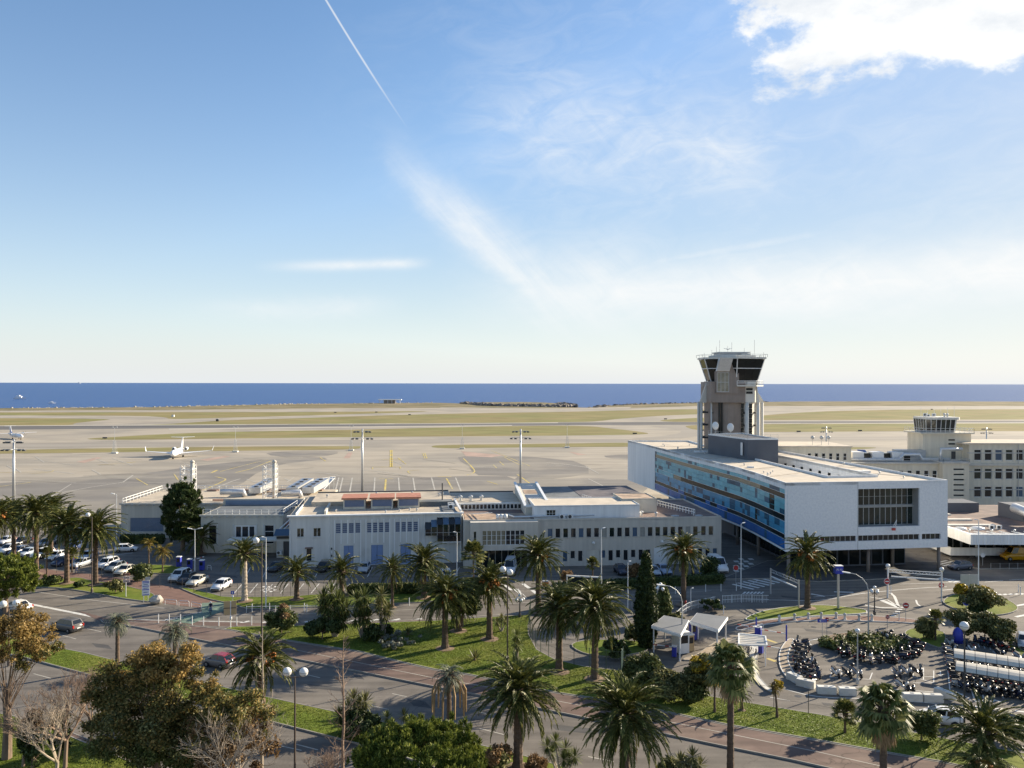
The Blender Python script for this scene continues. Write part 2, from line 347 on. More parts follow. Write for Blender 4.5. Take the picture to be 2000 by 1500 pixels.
mat('blue_paint', (0.035, 0.05, 0.36), 0.45, 0.08, 2.0)
mat('blue_sign', (0.03, 0.05, 0.40), 0.4, 0.05, 2.0)
mat('red_sign', (0.42, 0.03, 0.03), 0.4, 0.05, 2.0)
mat('red_metal', (0.48, 0.06, 0.04), 0.5, 0.1, 2.0)
mat('sign_tan', (0.50, 0.36, 0.19), 0.6, 0.05, 1.0)
mat('sign_white', (0.75, 0.75, 0.74), 0.5, 0.05, 2.0)
mat('sign_pink', (0.62, 0.48, 0.44), 0.5, 0.06, 2.0)
mat('door_blue', (0.20, 0.28, 0.47), 0.6, 0.08, 1.5)
mat('louvre_blue', (0.12, 0.155, 0.24), 0.6, 0.12, 1.5)
mat('shutter_blue', (0.20, 0.26, 0.36), 0.6, 0.1, 1.0)
mat('glass', (0.018, 0.022, 0.026), 0.07, 0.1, 0.3, spec=0.6, orand=0.3)
mat('glass_black', (0.010, 0.014, 0.014), 0.08, 0.1, 0.3, spec=0.28)
mat('glass_green', (0.018, 0.028, 0.024), 0.05, 0.3, 0.4, spec=0.75, col2=(0.06, 0.065, 0.03), c2scale=0.35, c2t=(0.55, 0.75), orand=0.3)
mat('blind', (0.40, 0.385, 0.34), 0.6, 0.1, 2.0, orand=0.3)
mat('glass_gold', (0.26, 0.235, 0.17), 0.15, 0.25, 0.6, spec=0.6, col2=(0.15, 0.135, 0.09), c2scale=0.6)
mat('glass_blue', (0.07, 0.12, 0.19), 0.12, 0.12, 0.3, spec=0.6, orand=0.25)
mat('pane_light', (0.16, 0.44, 0.52), 0.18, 0.07, 0.2, spec=0.20, orand=0.14)
mat('pane_mid', (0.065, 0.29, 0.46), 0.18, 0.08, 0.2, spec=0.20, orand=0.14)
mat('pane_dark', (0.022, 0.095, 0.16), 0.18, 0.10, 0.2, spec=0.20, orand=0.25)
mat('pane_deep', (0.03, 0.14, 0.40), 0.18, 0.08, 0.2, spec=0.20, orand=0.14)
mat('car_paint', (0.5, 0.5, 0.5), 0.22, 0.03, 1.0, spec=0.6, objcol=True)
mat('car_glass', (0.012, 0.015, 0.018), 0.06, 0.05, 1.0, spec=0.7)
mat('tyre', (0.018, 0.018, 0.018), 0.85, 0.1, 3.0)
mat('rim', (0.28, 0.28, 0.29), 0.35, 0.05, 3.0, metal=0.7)
mat('lamp_red', (0.40, 0.02, 0.015), 0.25, 0.05, 3.0)
mat('lamp_clear', (0.75, 0.75, 0.73), 0.12, 0.05, 3.0)
mat('globe', (0.74, 0.73, 0.69), 0.35, 0.06, 3.0)
mat('globe_cap', (0.30, 0.30, 0.29), 0.5, 0.1, 3.0)
mat('plastic_black', (0.022, 0.022, 0.024), 0.4, 0.1, 3.0, orand=0.2)
mat('seat_leather', (0.025, 0.022, 0.020), 0.6, 0.1, 3.0)
mat('bike_body', (0.1, 0.1, 0.1), 0.25, 0.06, 3.0, objcol=True, spec=0.6)
mat('windshield', (0.035, 0.038, 0.042), 0.1, 0.05, 3.0, spec=0.7)
mat('shelter', (0.62, 0.56, 0.45), 0.35, 0.06, 0.6, orand=0.05)
mat('aircraft_white', (0.80, 0.80, 0.80), 0.3, 0.03, 0.4)
mat('aircraft_blue', (0.10, 0.18, 0.42), 0.3, 0.03, 0.4)
mat('aircraft_grey', (0.40, 0.40, 0.41), 0.4, 0.05, 0.4)
mat('cloth_navy', (0.015, 0.02, 0.06), 0.85, 0.15, 3.0)
mat('cloth_blue', (0.05, 0.08, 0.20), 0.85, 0.15, 3.0)
mat('cloth_white', (0.72, 0.70, 0.68), 0.85, 0.1, 3.0)
mat('cloth_red', (0.28, 0.05, 0.05), 0.85, 0.15, 3.0)
mat('skin', (0.48, 0.30, 0.22), 0.6, 0.08, 4.0)
mat('bark', (0.19, 0.135, 0.095), 0.95, 0.25, 3.0, 0.7, 12, streak=(1, 1, 0.3))
mat('bark_palm', (0.12, 0.082, 0.055), 0.95, 0.3, 2.5, 0.8, 10, streak=(1, 1, 2.5), orand=0.15)
mat('bark_pale', (0.40, 0.335, 0.265), 0.9, 0.2, 3.0, 0.4, 10)
mat('twig', (0.25, 0.175, 0.125), 0.95, 0.2, 2.0, irand=0.2)
mat('twig_pale', (0.36, 0.295, 0.22), 0.95, 0.15, 2.0, irand=0.15)
mat('date_fruit', (0.55, 0.20, 0.04), 0.7, 0.25, 6.0, irand=0.2)
mat('dead_frond', (0.30, 0.20, 0.10), 0.9, 0.25, 2.0, irand=0.25, orand=0.15)
leafmat('frond', (0.078, 0.094, 0.020), (0.215, 0.20, 0.06), 0.18, 0.3, 0.45)
leafmat('frond_blue', (0.14, 0.155, 0.105), (0.21, 0.215, 0.14), 0.12, 0.20, 0.5)
leafmat('frond_yellow', (0.15, 0.135, 0.025), (0.26, 0.17, 0.03), 0.25, 0.30)
leafmat('fan_leaf', (0.085, 0.105, 0.024), (0.165, 0.165, 0.05), 0.15, 0.22)
leafmat('leaf_dark', (0.038, 0.060, 0.018), (0.072, 0.094, 0.03), 0.12, 0.35)
leafmat('leaf_cypress', (0.026, 0.042, 0.012), (0.06, 0.075, 0.02), 0.12, 0.35)
leafmat('leaf_pine', (0.075, 0.105, 0.016), (0.175, 0.19, 0.035), 0.2, 0.45)
leafmat('leaf_bush', (0.075, 0.10, 0.025), (0.15, 0.16, 0.052), 0.2, 0.4)
leafmat('leaf_olive', (0.095, 0.105, 0.035), (0.20, 0.185, 0.07), 0.2, 0.4)
leafmat('leaf_autumn', (0.135, 0.138, 0.042), (0.25, 0.175, 0.058), 0.32, 0.45)
leafmat('leaf_gold', (0.25, 0.175, 0.055), (0.37, 0.245, 0.085), 0.35, 0.4)
leafmat('leaf_brown', (0.19, 0.115, 0.05), (0.27, 0.17, 0.08), 0.22, 0.35)
leafmat('leaf_yellow', (0.33, 0.24, 0.02), (0.44, 0.32, 0.04), 0.3, 0.25)
leafmat('leaf_grey', (0.16, 0.17, 0.13), (0.26, 0.27, 0.22), 0.15, 0.35)

# water: dark blue sea with wind ripples
m = bpy.data.materials.new('sea_water'); m.use_nodes = True; nt = m.node_tree; S.nt = nt; b = nt.nodes['Principled BSDF']
b.inputs['Base Color'].default_value = (0.008, 0.058, 0.215, 1); b.inputs['Roughness'].default_value = 0.34; b.inputs['Specular IOR Level'].default_value = 0.33
g = nt.nodes.new('ShaderNodeNewGeometry'); mp = nt.nodes.new('ShaderNodeMapping'); mp.inputs['Scale'].default_value = (0.6, 1.6, 1); nt.links.new(g.outputs['Position'], mp.inputs[0])
na = noise(nt, mp.outputs[0], 0.012, 8, 0.7); nb = noise(nt, mp.outputs[0], 0.08, 6, 0.6)
bn = nt.nodes.new('ShaderNodeBump'); bn.inputs['Strength'].default_value = 1.0; bn.inputs['Distance'].default_value = 2.2
nt.links.new((na * 1.5 + nb).v, bn.inputs['Height']); nt.links.new(bn.outputs[0], b.inputs['Normal'])
MT['sea_water'] = m
# ================================================================== THE SETTING
def smooth_poly(pts, sub=4, closed=True):
    n = len(pts); out = []
    for i in range(n if closed else n - 1):
        p0, p1, p2, p3 = (Vector(pts[(i + k) % n if closed else min(max(i + k, 0), n - 1)]) for k in (-1, 0, 1, 2))
        for j in range(sub):
            t = j / sub
            out.append(0.5 * ((2 * p1) + (p2 - p0) * t + (2 * p0 - 5 * p1 + 4 * p2 - p3) * t * t + (3 * p1 - p0 - 3 * p2 + p3) * t ** 3))
    if not closed: out.append(Vector(pts[-1]))
    return out
def ccw(poly):
    n = len(poly); a = sum(poly[i][0] * poly[(i + 1) % n][1] - poly[(i + 1) % n][0] * poly[i][1] for i in range(n))
    return poly if a > 0 else poly[::-1]
def inset(poly, d):
    poly = ccw(poly); n = len(poly); out = []
    for i in range(n):
        a, b, c = (Vector(poly[(i + k) % n]).to_2d() for k in (-1, 0, 1))
        e1 = (b - a).normalized(); e2 = (c - b).normalized()
        n1 = Vector((-e1.y, e1.x)); n2 = Vector((-e2.y, e2.x)); m = (n1 + n2)
        k = d / max(0.35, m.length_squared / 2) ; m = m / 2 * 1.0
        out.append(b + m * k if m.length > 1e-6 else b + n1 * d)
    return out
def sheet(name, pts, m, z, px=True, smooth=0, parent=None):
    P = GP(pts) if px else [Vector((*p[:2], 0)) for p in pts]
    if smooth: P = smooth_poly(P, smooth)
    return MB().sheet(P, z).obj(name, m, parent)
def island(name, pts, top, smooth=3, z=0.11, kw=0.22, px=True, kerbmat='kerb'):
    """a raised piece of ground with a kerb round it"""
    P = GP(pts) if px else [Vector((*p[:2], 0)) for p in pts]
    if smooth: P = smooth_poly(P, smooth)
    P = [p.to_2d() for p in ccw(P)]; Q = inset(P, kw); n = len(P)
    o = struct(MB().sheet(Q, z).obj(name, top))
    mb = MB()
    vs = [(p.x, p.y, 0) for p in P] + [(p.x, p.y, z + 0.02) for p in P] + [(p.x, p.y, z + 0.02) for p in Q] + [(p.x, p.y, z - 0.03) for p in Q]
    fs = []
    for i in range(n):
        j = (i + 1) % n
        fs += [(i, j, n + j, n + i), (n + i, n + j, 2 * n + j, 2 * n + i), (2 * n + i, 2 * n + j, 3 * n + j, 3 * n + i)]
    mb.add(vs, fs).obj('kerb', kerbmat, o)
    return o
def strip(mb, P, wd, z):
    P = [Vector(p).to_2d() for p in P]; n = len(P); L, Rr = [], []
    for i in range(n):
        d = (P[min(i + 1, n - 1)] - P[max(i - 1, 0)]).normalized(); nn = Vector((-d.y, d.x)) * (wd / 2)
        L.append(P[i] + nn); Rr.append(P[i] - nn)
    vs = [(p.x, p.y, z) for p in Rr] + [(p.x, p.y, z) for p in L]
    return mb.add(vs, [(i, i + 1, n + i + 1, n + i) for i in range(n - 1)])
def mark(parent, pts, wd=0.12, m='paint', z=0.006, smooth=0, dash=None, name='road_marking', px=True):
    P = GP(pts) if px else [Vector((*p[:2], 0)) for p in pts]
    if smooth: P = smooth_poly(P, smooth, closed=False)
    if not dash: return strip(MB(), P, wd, z).obj(name, m, parent)
    on, off = dash
    segs = []
    acc = 0.0; pos = 0.0
    tot = sum((P[i + 1] - P[i]).length for i in range(len(P) - 1))
    def at(s):
        for i in range(len(P) - 1):
            l = (P[i + 1] - P[i]).length
            if s <= l or i == len(P) - 2: return P[i].lerp(P[i + 1], min(1, s / l))
            s -= l
    while pos < tot:
        strip(MB(), [at(pos), at(min(tot, pos + on))], wd, z).obj(name, m, parent); pos += on + off
def zebra(parent, a, b, n, wd, ln, m='paint', z=0.006, px=True):
    """crossing stripes from a to b, each wd wide and ln long"""
    A, B = (G(*a), G(*b)) if px else (Vector((*a, 0)), Vector((*b, 0)))
    d = (B - A).normalized(); nn = Vector((-d.y, d.x, 0)) * (ln / 2)
    for i in range(n):
        c = A.lerp(B, i / max(1, n - 1)); strip(MB(), [c - nn, c + nn], wd, z).obj('road_marking', m, parent)

# sea and land ------------------------------------------------------
struct(MB().sheet([(-90000, 120), (90000, 120), (90000, 95000), (-90000, 95000)], -3.0).obj('sea', 'sea_water'))
coast = GP([(-900, 806), (-400, 800.5), (0, 797), (300, 795), (450, 791.5), (600, 788.5), (750, 787.2), (860, 786.6), (905, 788), (930, 792), (985, 793.8), (1090, 795), (1150, 796), (1185, 792.5), (1240, 789.5), (1340, 787), (1430, 785.4), (1560, 784), (1750, 783.6), (2000, 784.2), (2500, 785)])
land = [(-1200, -90), *[(p.x, p.y) for p in coast], (1700, 900), (1700, -90)]
mb = MB().prism([Vector(p) for p in land], -6, -0.06, bottom=False)
ground = struct(mb.obj('ground', 'dry_scrub'))
airfield = struct(sheet('airfield', [(p[0], p[1]) for p in [(-900, 172), (-1000, 620)]] + [(p.x, p.y) for p in [G(-700, 805), G(0, 800), G(450, 797.5), G(800, 795), G(1100, 797.5), G(1300, 793), G(1600, 793), G(2400, 793)]] + [(1200, 172)], 'concrete_apron', -0.03, px=False))
roadbase = struct(sheet('road_surface', [(-400, -80), (-400, 171.9), (600, 171.9), (600, -80)], 'asphalt', 0.0, px=False))

# breakwater outside the inlet, and boulders along the shore
def boulders(name, P, n, size, spread, zt, label, seed=1, m='rock'):
    r = random.Random(seed); mb = MB(); tot = len(P) - 1
    for i in range(n):
        t = r.random() * tot; k = int(t); p = Vector(P[k]).lerp(Vector(P[k + 1]), t - k)
        s = size * r.uniform(0.5, 1.4); c = (p.x + r.gauss(0, spread), p.y + r.gauss(0, spread), zt + r.uniform(-2.0, 0.6))
        k0 = len(mb.v); mb.ball(c, s, 6, 4, (r.uniform(.8, 1.6), r.uniform(.7, 1.3), r.uniform(.5, .9)))
        for q in range(k0, len(mb.v)):
            v = mb.v[q]; mb.v[q] = tuple(x + r.uniform(-.22, .22) * s for x in v)
    return stuff(mb.obj(name, m), label, 'rocks')
bw = GP([(905, 787.2), (945, 786.4), (985, 786.2), (1020, 786), (1060, 786.8), (1090, 788.6), (1122, 791.5), (1080, 793), (1010, 793), (950, 790.5)])
struct(MB().prism(bw, -6, 0.8).obj('breakwater', 'dry_scrub'))
boulders('boulders', GP([(905, 788), (950, 791), (1010, 793.2), (1080, 793.3), (1122, 791.6), (1092, 788.5)]), 420, 2.6, 3.0, 0.4, 'dark boulders heaped along the breakwater at the inlet', 3)
boulders('boulders', GP([(1160, 796), (1187, 792.3), (1240, 790), (1340, 787.4), (1500, 785)]), 420, 2.2, 3.0, -0.6, 'dark boulders along the low shore right of the inlet', 4)
boulders('boulders', GP([(0, 797.2), (300, 795.2), (450, 791.7), (600, 788.7), (860, 786.8)]), 700, 1.5, 1.5, -0.6, 'pale boulders edging the shore behind the runways', 5, 'rock_pale')

# airfield: grass strips, runway, taxiways ---------------------------
def field(name, pts, m, z, lab=None, sm=0): return struct(sheet(name, pts, m, z, smooth=sm), lab)
Z1 = 0.0
for i, pts in enumerate([
    [(-400, 802.4), (0, 802), (300, 801), (470, 799), (700, 797), (860, 796.5), (860, 791.5), (640, 790.5), (450, 793.5), (300, 796.5), (0, 798.6), (-400, 801)],
    [(-500, 806), (0, 805.4), (330, 805), (620, 804.5), (838, 803), (700, 808.5), (450, 815.5), (340, 818.2), (320, 815), (250, 812), (0, 811)],
    [(-400, 817), (0, 816.8), (120, 817.2), (206, 818.6), (208, 820), (150, 826), (130, 830.5), (0, 831.5), (-400, 834)],
    [(290, 830), (330, 828), (450, 820.5), (560, 817.5), (760, 811), (950, 806.7), (1120, 804), (1240, 801), (1370, 799.5), (1378, 807.5), (1300, 811.5), (1215, 817.5), (1162, 823), (1100, 824.4), (900, 826.5), (600, 828.3)],
    [(170, 857), (230, 853), (330, 847.5), (450, 843.5), (700, 839), (900, 834), (1060, 831.5), (1150, 832.6), (1190, 836.5), (1240, 842), (1266, 847.2), (1200, 849.5), (1000, 851.5), (700, 853.5), (400, 857), (230, 859)],
    [(-400, 884), (0, 879), (150, 876.5), (450, 872.5), (680, 871.5), (703, 873.5), (690, 877), (600, 879), (400, 881), (100, 884.8), (0, 886), (-400, 892)],
    [(843, 872.5), (870, 869), (1000, 867.5), (1130, 865.8), (1240, 865), (1240, 872), (1130, 872.8), (950, 874.5), (870, 875.2)],
    [(1290, 822), (1310, 819), (1376, 816), (1380, 823), (1330, 824)],
    [(1340, 832), (1376, 830.5), (1384, 841), (1352, 838)],
    [(1480, 812), (1550, 806.5), (1620, 803), (1760, 800), (2100, 799), (2300, 800), (2300, 818.5), (1480, 820.5)],
    [(1480, 828), (2300, 826), (2300, 842), (1800, 842), (1480, 844)],
    [(1230, 797), (1400, 792), (1600, 791.5), (2400, 791.5), (2400, 785.5), (1750, 784.6), (1500, 785.2), (1340, 787.6), (1240, 790.6)],
    [(1540, 880), (1600, 874), (1700, 873.5), (1700, 876), (1600, 880)],
    ]):
    field('airfield_grass', pts, 'dry_scrub' if i in (0, 11) else 'dry_grass', 0.01, sm=3 if i not in (0, 9, 10, 11) else 0)
field('runway', [(-700, 838), (0, 831.2), (600, 828.8), (1100, 825.3), (1400, 823.2), (2400, 820.3), (2400, 825.0), (1400, 829.5), (1100, 830.6), (600, 834.5), (0, 839.2), (-700, 848)], 'runway', 0.004)
field('runway_shoulder', [(-300, 832.4), (300, 829.6), (900, 826.4), (1090, 825.1), (1090, 826.2), (900, 827.6), (300, 830.8), (-300, 833.8)], 'runway_light', 0.02)
field('runway_shoulder', [(330, 837.2), (600, 833.8), (1000, 830.4), (1000, 831.4), (600, 835.6), (330, 839)], 'runway_light', 0.02)
field('runway_shoulder', [(1480, 826.6), (2400, 824.2), (2400, 825.6), (1480, 828.0)], 'runway_light', 0.02)
field('taxiway', [(-400, 872), (0, 866), (450, 861), (890, 858), (1225, 857), (1230, 863), (900, 865), (450, 870), (0, 875), (-400, 882)], 'taxiway', 0.002)
field('taxiway', [(1480, 853), (2400, 851), (2400, 858), (1480, 861)], 'taxiway', 0.002)
field('taxiway', [(1330, 831), (1400, 828), (1410, 838), (1378, 848), (1330, 856), (1225, 857.5), (1290, 852), (1330, 845), (1318, 838), (1270, 832.5)], 'taxiway', 0.003, sm=2)
field('taxiway', [(-300, 826), (110, 832), (300, 813.5), (330, 814), (500, 806), (480, 810), (330, 822), (230, 832), (-300, 838)], 'concrete_apron', 0.003)
# apron: darker repairs
for pts in [
    [(300, 922), (450, 903), (600, 893), (640, 897), (560, 905), (500, 925), (430, 960), (210, 962), (160, 958)],
    [(-150, 962), (120, 934), (330, 920), (420, 924), (330, 962), (200, 1030), (-200, 1040)],
    [(655, 935), (670, 931), (830, 932), (990, 930), (1010, 963), (640, 966)],
    [(895, 893), (960, 888), (1120, 900), (1150, 925), (1080, 935), (1020, 965), (1010, 931), (935, 928), (915, 910)],
    [(1180, 890), (1240, 888), (1240, 897), (1200, 896)],
    [(990, 962), (1010, 932), (1080, 935), (1240, 936), (1240, 975), (990, 975)],
    [(520, 885), (590, 880), (660, 882), (640, 890), (560, 893)],
    ]:
    PZ = globals().get('PZ', -0.024) + 0.003
    field('apron_patch', pts, 'apron_patch', PZ, sm=2)
for pts in [[(680, 884), (689, 884), (683, 895), (671, 895)], [(901, 881), (950, 886), (985, 889), (960, 893), (910, 891)], [(1112, 883), (1120, 883), (1146, 888), (1130, 889)], [(390, 898), (440, 890), (450, 892), (405, 900)], [(150, 902), (190, 893), (200, 894), (165, 904)]]:
    struct(sheet('apron_marking', pts, 'paint_red', 0.0))
AP = airfield
def am(pts, wd, m='paint_yellow', sm=0): mark(AP, pts, wd, m, 0.012, sm, name='apron_marking')
am([(763.5, 879), (763.5, 912)], 0.9); am([(766, 879), (766, 912)], 0.5)
am([(728, 912), (783, 912)], 0.7); am([(728, 916), (728, 912)], 0.5); am([(782, 916), (782, 912)], 0.5)
am([(745, 898), (782, 898)], 0.7); am([(830, 885), (834, 895)], 0.5); am([(826, 885), (830, 895)], 0.4)
am([(740, 935), (768, 935)], 0.8); am([(754, 935), (752, 961)], 0.6)
am([(905, 895), (920, 910), (927, 919), (924, 924), (912, 928)], 0.5, sm=4)
am([(855, 931), (882, 931)], 0.7); am([(872, 934), (884, 955)], 0.5); am([(1010, 926), (1050, 955)], 0.45)
am([(985, 893), (1020, 910)], 0.4); am([(964, 908), (970, 914)], 0.4); am([(960, 880), (1010, 900), (1035, 910)], 0.35)
am([(820, 918), (798, 920), (800, 924), (803, 925)], 0.4, sm=3); am([(1150, 935), (1200, 960)], 0.3, 'paint_faint')
for x in (660, 668, 687, 732, 779, 808, 845, 893): am([(x + (x - 750) * -0.02, 933), (x + (x - 750) * .06, 962)], 0.45, 'paint_faint')
am([(620, 941), (1000, 938), (1240, 936)], 0.4, 'paint_faint')
am([(0, 985), (180, 951), (240, 942), (260, 928)], 0.45, 'paint_faint'); am([(100, 970), (140, 945), (330, 942), (600, 942)], 0.4, 'paint_faint')
am([(390, 960), (440, 938), (430, 933), (420, 931)], 0.6, sm=3); am([(420, 954), (470, 935), (500, 942)], 0.5, 'paint_faint', 3)
am([(412, 924), (425, 918)], 0.8); am([(460, 923), (490, 916), (530, 900)], 0.5); am([(430, 921), (500, 903), (525, 897)], 0.4)
am([(180, 1015), (225, 985)], 0.35, 'paint_faint'); am([(140, 985), (220, 1010)], 0.35, 'paint_faint'); am([(60, 925), (100, 922), (105, 919)], 0.5); am([(0, 923), (100, 921)], 0.4); am([(0, 950), (60, 942)], 0.6)
am([(190, 908), (240, 905), (265, 902)], 0.5); am([(525, 943), (548, 930)], 0.4, 'paint_faint'); am([(560, 942), (575, 932)], 0.4, 'paint_faint'); am([(610, 960), (618, 942)], 1.6, 'paint_faint'); am([(330, 961), (345, 948)], 0.4, 'paint_faint'); am([(360, 952), (310, 975)], 0.3, 'paint_faint')

# promenade, lawns, medians -----------------------------------------
prom_up = [(196, 1212), (300, 1219), (395, 1226), (450, 1233), (549, 1252), (703, 1276), (783, 1296), (850, 1311), (917, 1321), (1085, 1356), (1170, 1369), (1287, 1391), (1425, 1420), (1600, 1450), (1750, 1477), (1840, 1492), (2150, 1560)]
prom_lo = [(200, 1217), (267, 1226), (379, 1249), (475, 1268), (650, 1303), (850, 1343), (938, 1360), (1085, 1392), (1300, 1436), (1425, 1462), (1550, 1487), (1700, 1521), (2100, 1610)]
prom = island('promenade', prom_up + prom_lo[::-1], 'promenade', smooth=0, z=0.13)
mark(prom, [(480, 1252), (600, 1276), (850, 1327), (940, 1342), (1085, 1371), (1300, 1411), (1600, 1472), (1750, 1506)], 0.10, 'paint_faint', 0.137)
lawn_lo = [(u, v - 1.5) for u, v in prom_up[3:]]
lawn = island('lawn', [(438, 1231), (450, 1226), (620, 1223), (850, 1214), (1037, 1202), (1033, 1225), (1034, 1241), (1050, 1271), (1085, 1290), (1143, 1304), (1213, 1312), (1250, 1333), (1380, 1361), (1487, 1379), (1607, 1399), (1800, 1436), (2000, 1474), (2200, 1512)] + lawn_lo[::-1], 'lawn', smooth=0, z=0.15)
isl = island('lawn', [(1117, 1260), (1157, 1251), (1250, 1254), (1266, 1271), (1225, 1281), (1183, 1284), (1138, 1276)], 'lawn')
island('median_lawn', [(-150, 1208), (61, 1256), (165, 1276), (400, 1335), (578, 1375), (750, 1412), (978, 1466), (1063, 1488), (1130, 1508), (1100, 1540), (960, 1535), (850, 1502), (760, 1470), (583, 1425), (350, 1366), (101, 1300), (61, 1289), (-150, 1240)], 'lawn', smooth=0)
island('south_lawn', [(-300, 1350), (20, 1398), (90, 1420), (205, 1468), (290, 1505), (400, 1580), (-300, 1640)], 'lawn', smooth=0)
sp_ = island('south_path', [(60, 1404), (95, 1414), (212, 1462), (330, 1510), (520, 1600), (440, 1600), (295, 1509), (208, 1471), (92, 1423)], 'promenade', smooth=0, z=0.13)
island('verge_lawn', [(60, 1147), (100, 1136), (150, 1129), (180, 1135), (225, 1141), (262, 1149), (298, 1160), (306, 1172), (292, 1176), (235, 1169), (165, 1156), (110, 1149)], 'lawn')
island('verge_lawn', [(350, 1148), (380, 1152), (420, 1162), (450, 1167), (560, 1166), (640, 1161), (760, 1158), (870, 1150), (905, 1152), (905, 1162), (850, 1175), (740, 1181), (620, 1186), (500, 1190), (470, 1186), (440, 1178), (395, 1167)], 'lawn')
island('verge_lawn', [(240, 1110), (300, 1104), (352, 1108), (362, 1118), (335, 1122), (290, 1120), (250, 1118)], 'lawn')
struct(sheet('red_path', [(20, 1102), (120, 1116), (190, 1123), (262, 1133), (330, 1146), (375, 1157), (440, 1174), (452, 1190), (400, 1188), (318, 1178), (300, 1164), (262, 1150), (200, 1139), (140, 1130), (60, 1128)], 'path_red', 0.02, smooth=3))
struct(sheet('cycle_crossing', [(330, 1213), (395, 1196), (395, 1178), (445, 1176), (462, 1186), (420, 1200), (375, 1219)], 'paint_green', 0.03))
struct(sheet('traffic_island', [(150, 1192), (215, 1209), (330, 1213), (480, 1217), (640, 1219), (780, 1213), (860, 1209), (780, 1216), (640, 1224), (460, 1224), (330, 1219), (200, 1215)], 'promenade', 0.015))
RB = roadbase
def rm(*a, **k): return mark(RB, *a, **k)
rm([(40, 1176), (120, 1192), (205, 1209)], wd=0.55); rm([(70, 1156), (180, 1172), (322, 1188)], wd=0.3, m='kerb')
rm([(205, 1209), (330, 1212), (480, 1215)], wd=0.2)
for a in [(117, 1240, 149, 1248), (171, 1228, 198, 1234), (60, 1283, 92, 1291), (66, 1316, 100, 1325), (600, 1318, 626, 1324), (767, 1355, 795, 1361), (938, 1423, 985, 1435), (540, 1455, 590, 1466), (580, 1454, 622, 1465), (470, 1437, 520, 1450), (1150, 1478, 1200, 1488), (720, 1377, 760, 1386), (300, 1263, 330, 1271), (1270, 1510, 1320, 1520), (930, 1390, 965, 1397)]:
    rm([(a[0], a[1]), (a[2], a[3])], wd=0.13, m='paint_faint')
for i in range(7): rm([(323 + i * 12, 1211 - i * 2.6), (352 + i * 12, 1206.5 - i * 2.6)], wd=0.5)
for i in range(9): rm([(470 + i * 42, 1217 - i * 0.6), (488 + i * 42, 1213 - i * 0.6)], wd=0.5)
rm([(440, 1201), (620, 1198), (770, 1192), (900, 1186), (1040, 1176), (1180, 1165), (1390, 1154)], wd=0.22, m='kerb')
rm([(700, 1215), (850, 1209), (1000, 1199), (1037, 1195)], wd=0.2, m='kerb')
# car park bays (middle)
for i, x in enumerate(range(470, 860, 30)): rm([(x - 12, 1159), (x + 4, 1140)], wd=0.12)
for i in range(5):
    for j in range(4):
        if (i + j) % 2 == 0: rm([(512 + i * 6 - j, 1146 + j * 3.2), (518 + i * 6 - j, 1146 + j * 3.2)], wd=0.55)
for x in range(480, 1000, 34): rm([(x, 1127), (x + 10, 1108)], wd=0.12)
for x, y in ((985, 1143), (1005, 1150), (1022, 1140), (1040, 1153), (965, 1132)): rm([(x, y), (x + 14, y + 10)], wd=0.6)
rm([(960, 1169), (1030, 1169), (1012, 1150)], wd=0.12)
rm([(205, 1086), (260, 1080)], wd=0.25)
# chequered bays and crossings in the shade of the blue building
for i in range(9):
    for j in range(4):
        if (i + j) % 2: rm([(1434 + j * 9.5, 1092 + i * 4.6), (1443.5 + j * 9.5, 1092 + i * 4.6)], wd=1.25)
zebra(RB, (1452, 1146), (1512, 1131), 7, 0.55, 4.0)
for i in range(6): rm([(1452 + i * 7, 1160), (1457 + i * 7, 1156)], wd=0.3)
rm([(1437, 1138), (1464, 1143), (1480, 1134)], wd=0.15)
# the ring road
rm([(1460, 1172), (1530, 1172), (1600, 1173), (1680, 1160), (1780, 1150), (1850, 1146)], wd=0.18, smooth=3)
rm([(1585, 1160), (1612, 1165)], wd=0.5); rm([(1630, 1156), (1668, 1157)], wd=0.5); rm([(1590, 1166), (1690, 1158)], wd=0.12)
for i in range(5): rm([(1741 + i * 4, 1202 - i * 4), (1751 + i * 4, 1202.5 - i * 4)], wd=0.45)
rm([(1690, 1182), (1722, 1187), (1757, 1187), (1748, 1165), (1740, 1158)], wd=0.4); rm([(1722, 1172), (1755, 1186)], wd=0.8); rm([(1700, 1166), (1735, 1172), (1754, 1184)], wd=0.25)
rm([(1790, 1172), (1793, 1180), (1799, 1184)], wd=0.25, smooth=3)
zebra(RB, (1836, 1130), (1868, 1136), 5, 0.5, 2.2); zebra(RB, (1836, 1098), (1890, 1108), 6, 0.45, 5)
rm([(1760, 1141), (1880, 1137)], wd=0.12); rm([(1840, 1153), (1880, 1149)], wd=0.2); rm([(1925, 1137), (1960, 1134)], wd=0.15); rm([(1972, 1133), (2010, 1131)], wd=0.15)
for i in range(6): rm([(1950 + i * 11, 1162 - i * .3), (1956 + i * 11, 1160.5 - i * .3)], wd=0.45)
rm([(1975, 1185), (2005, 1180)], wd=0.5); rm([(1985, 1205), (2010, 1200)], wd=0.5)
island('lawn_island', [(1457, 1209), (1490, 1195), (1545, 1186), (1610, 1183), (1680, 1190), (1694, 1195), (1680, 1200), (1560, 1206), (1480, 1213)], 'lawn', kerbmat='paint')
island('roundabout_island', [(1843, 1176), (1860, 1164), (1900, 1160), (1940, 1163), (1975, 1176), (1990, 1190), (1970, 1200), (1930, 1203), (1885, 1196), (1855, 1186)], 'lawn', z=0.14)
island('shrub_island', [(1604, 1252), (1625, 1241), (1680, 1236), (1740, 1246), (1755, 1262), (1790, 1272), (1788, 1280), (1740, 1284), (1700, 1286), (1650, 1278), (1618, 1264)], 'soil')
island('lawn_island', [(1768, 1236), (1790, 1228), (1845, 1236), (1842, 1266), (1810, 1258), (1778, 1246)], 'lawn')
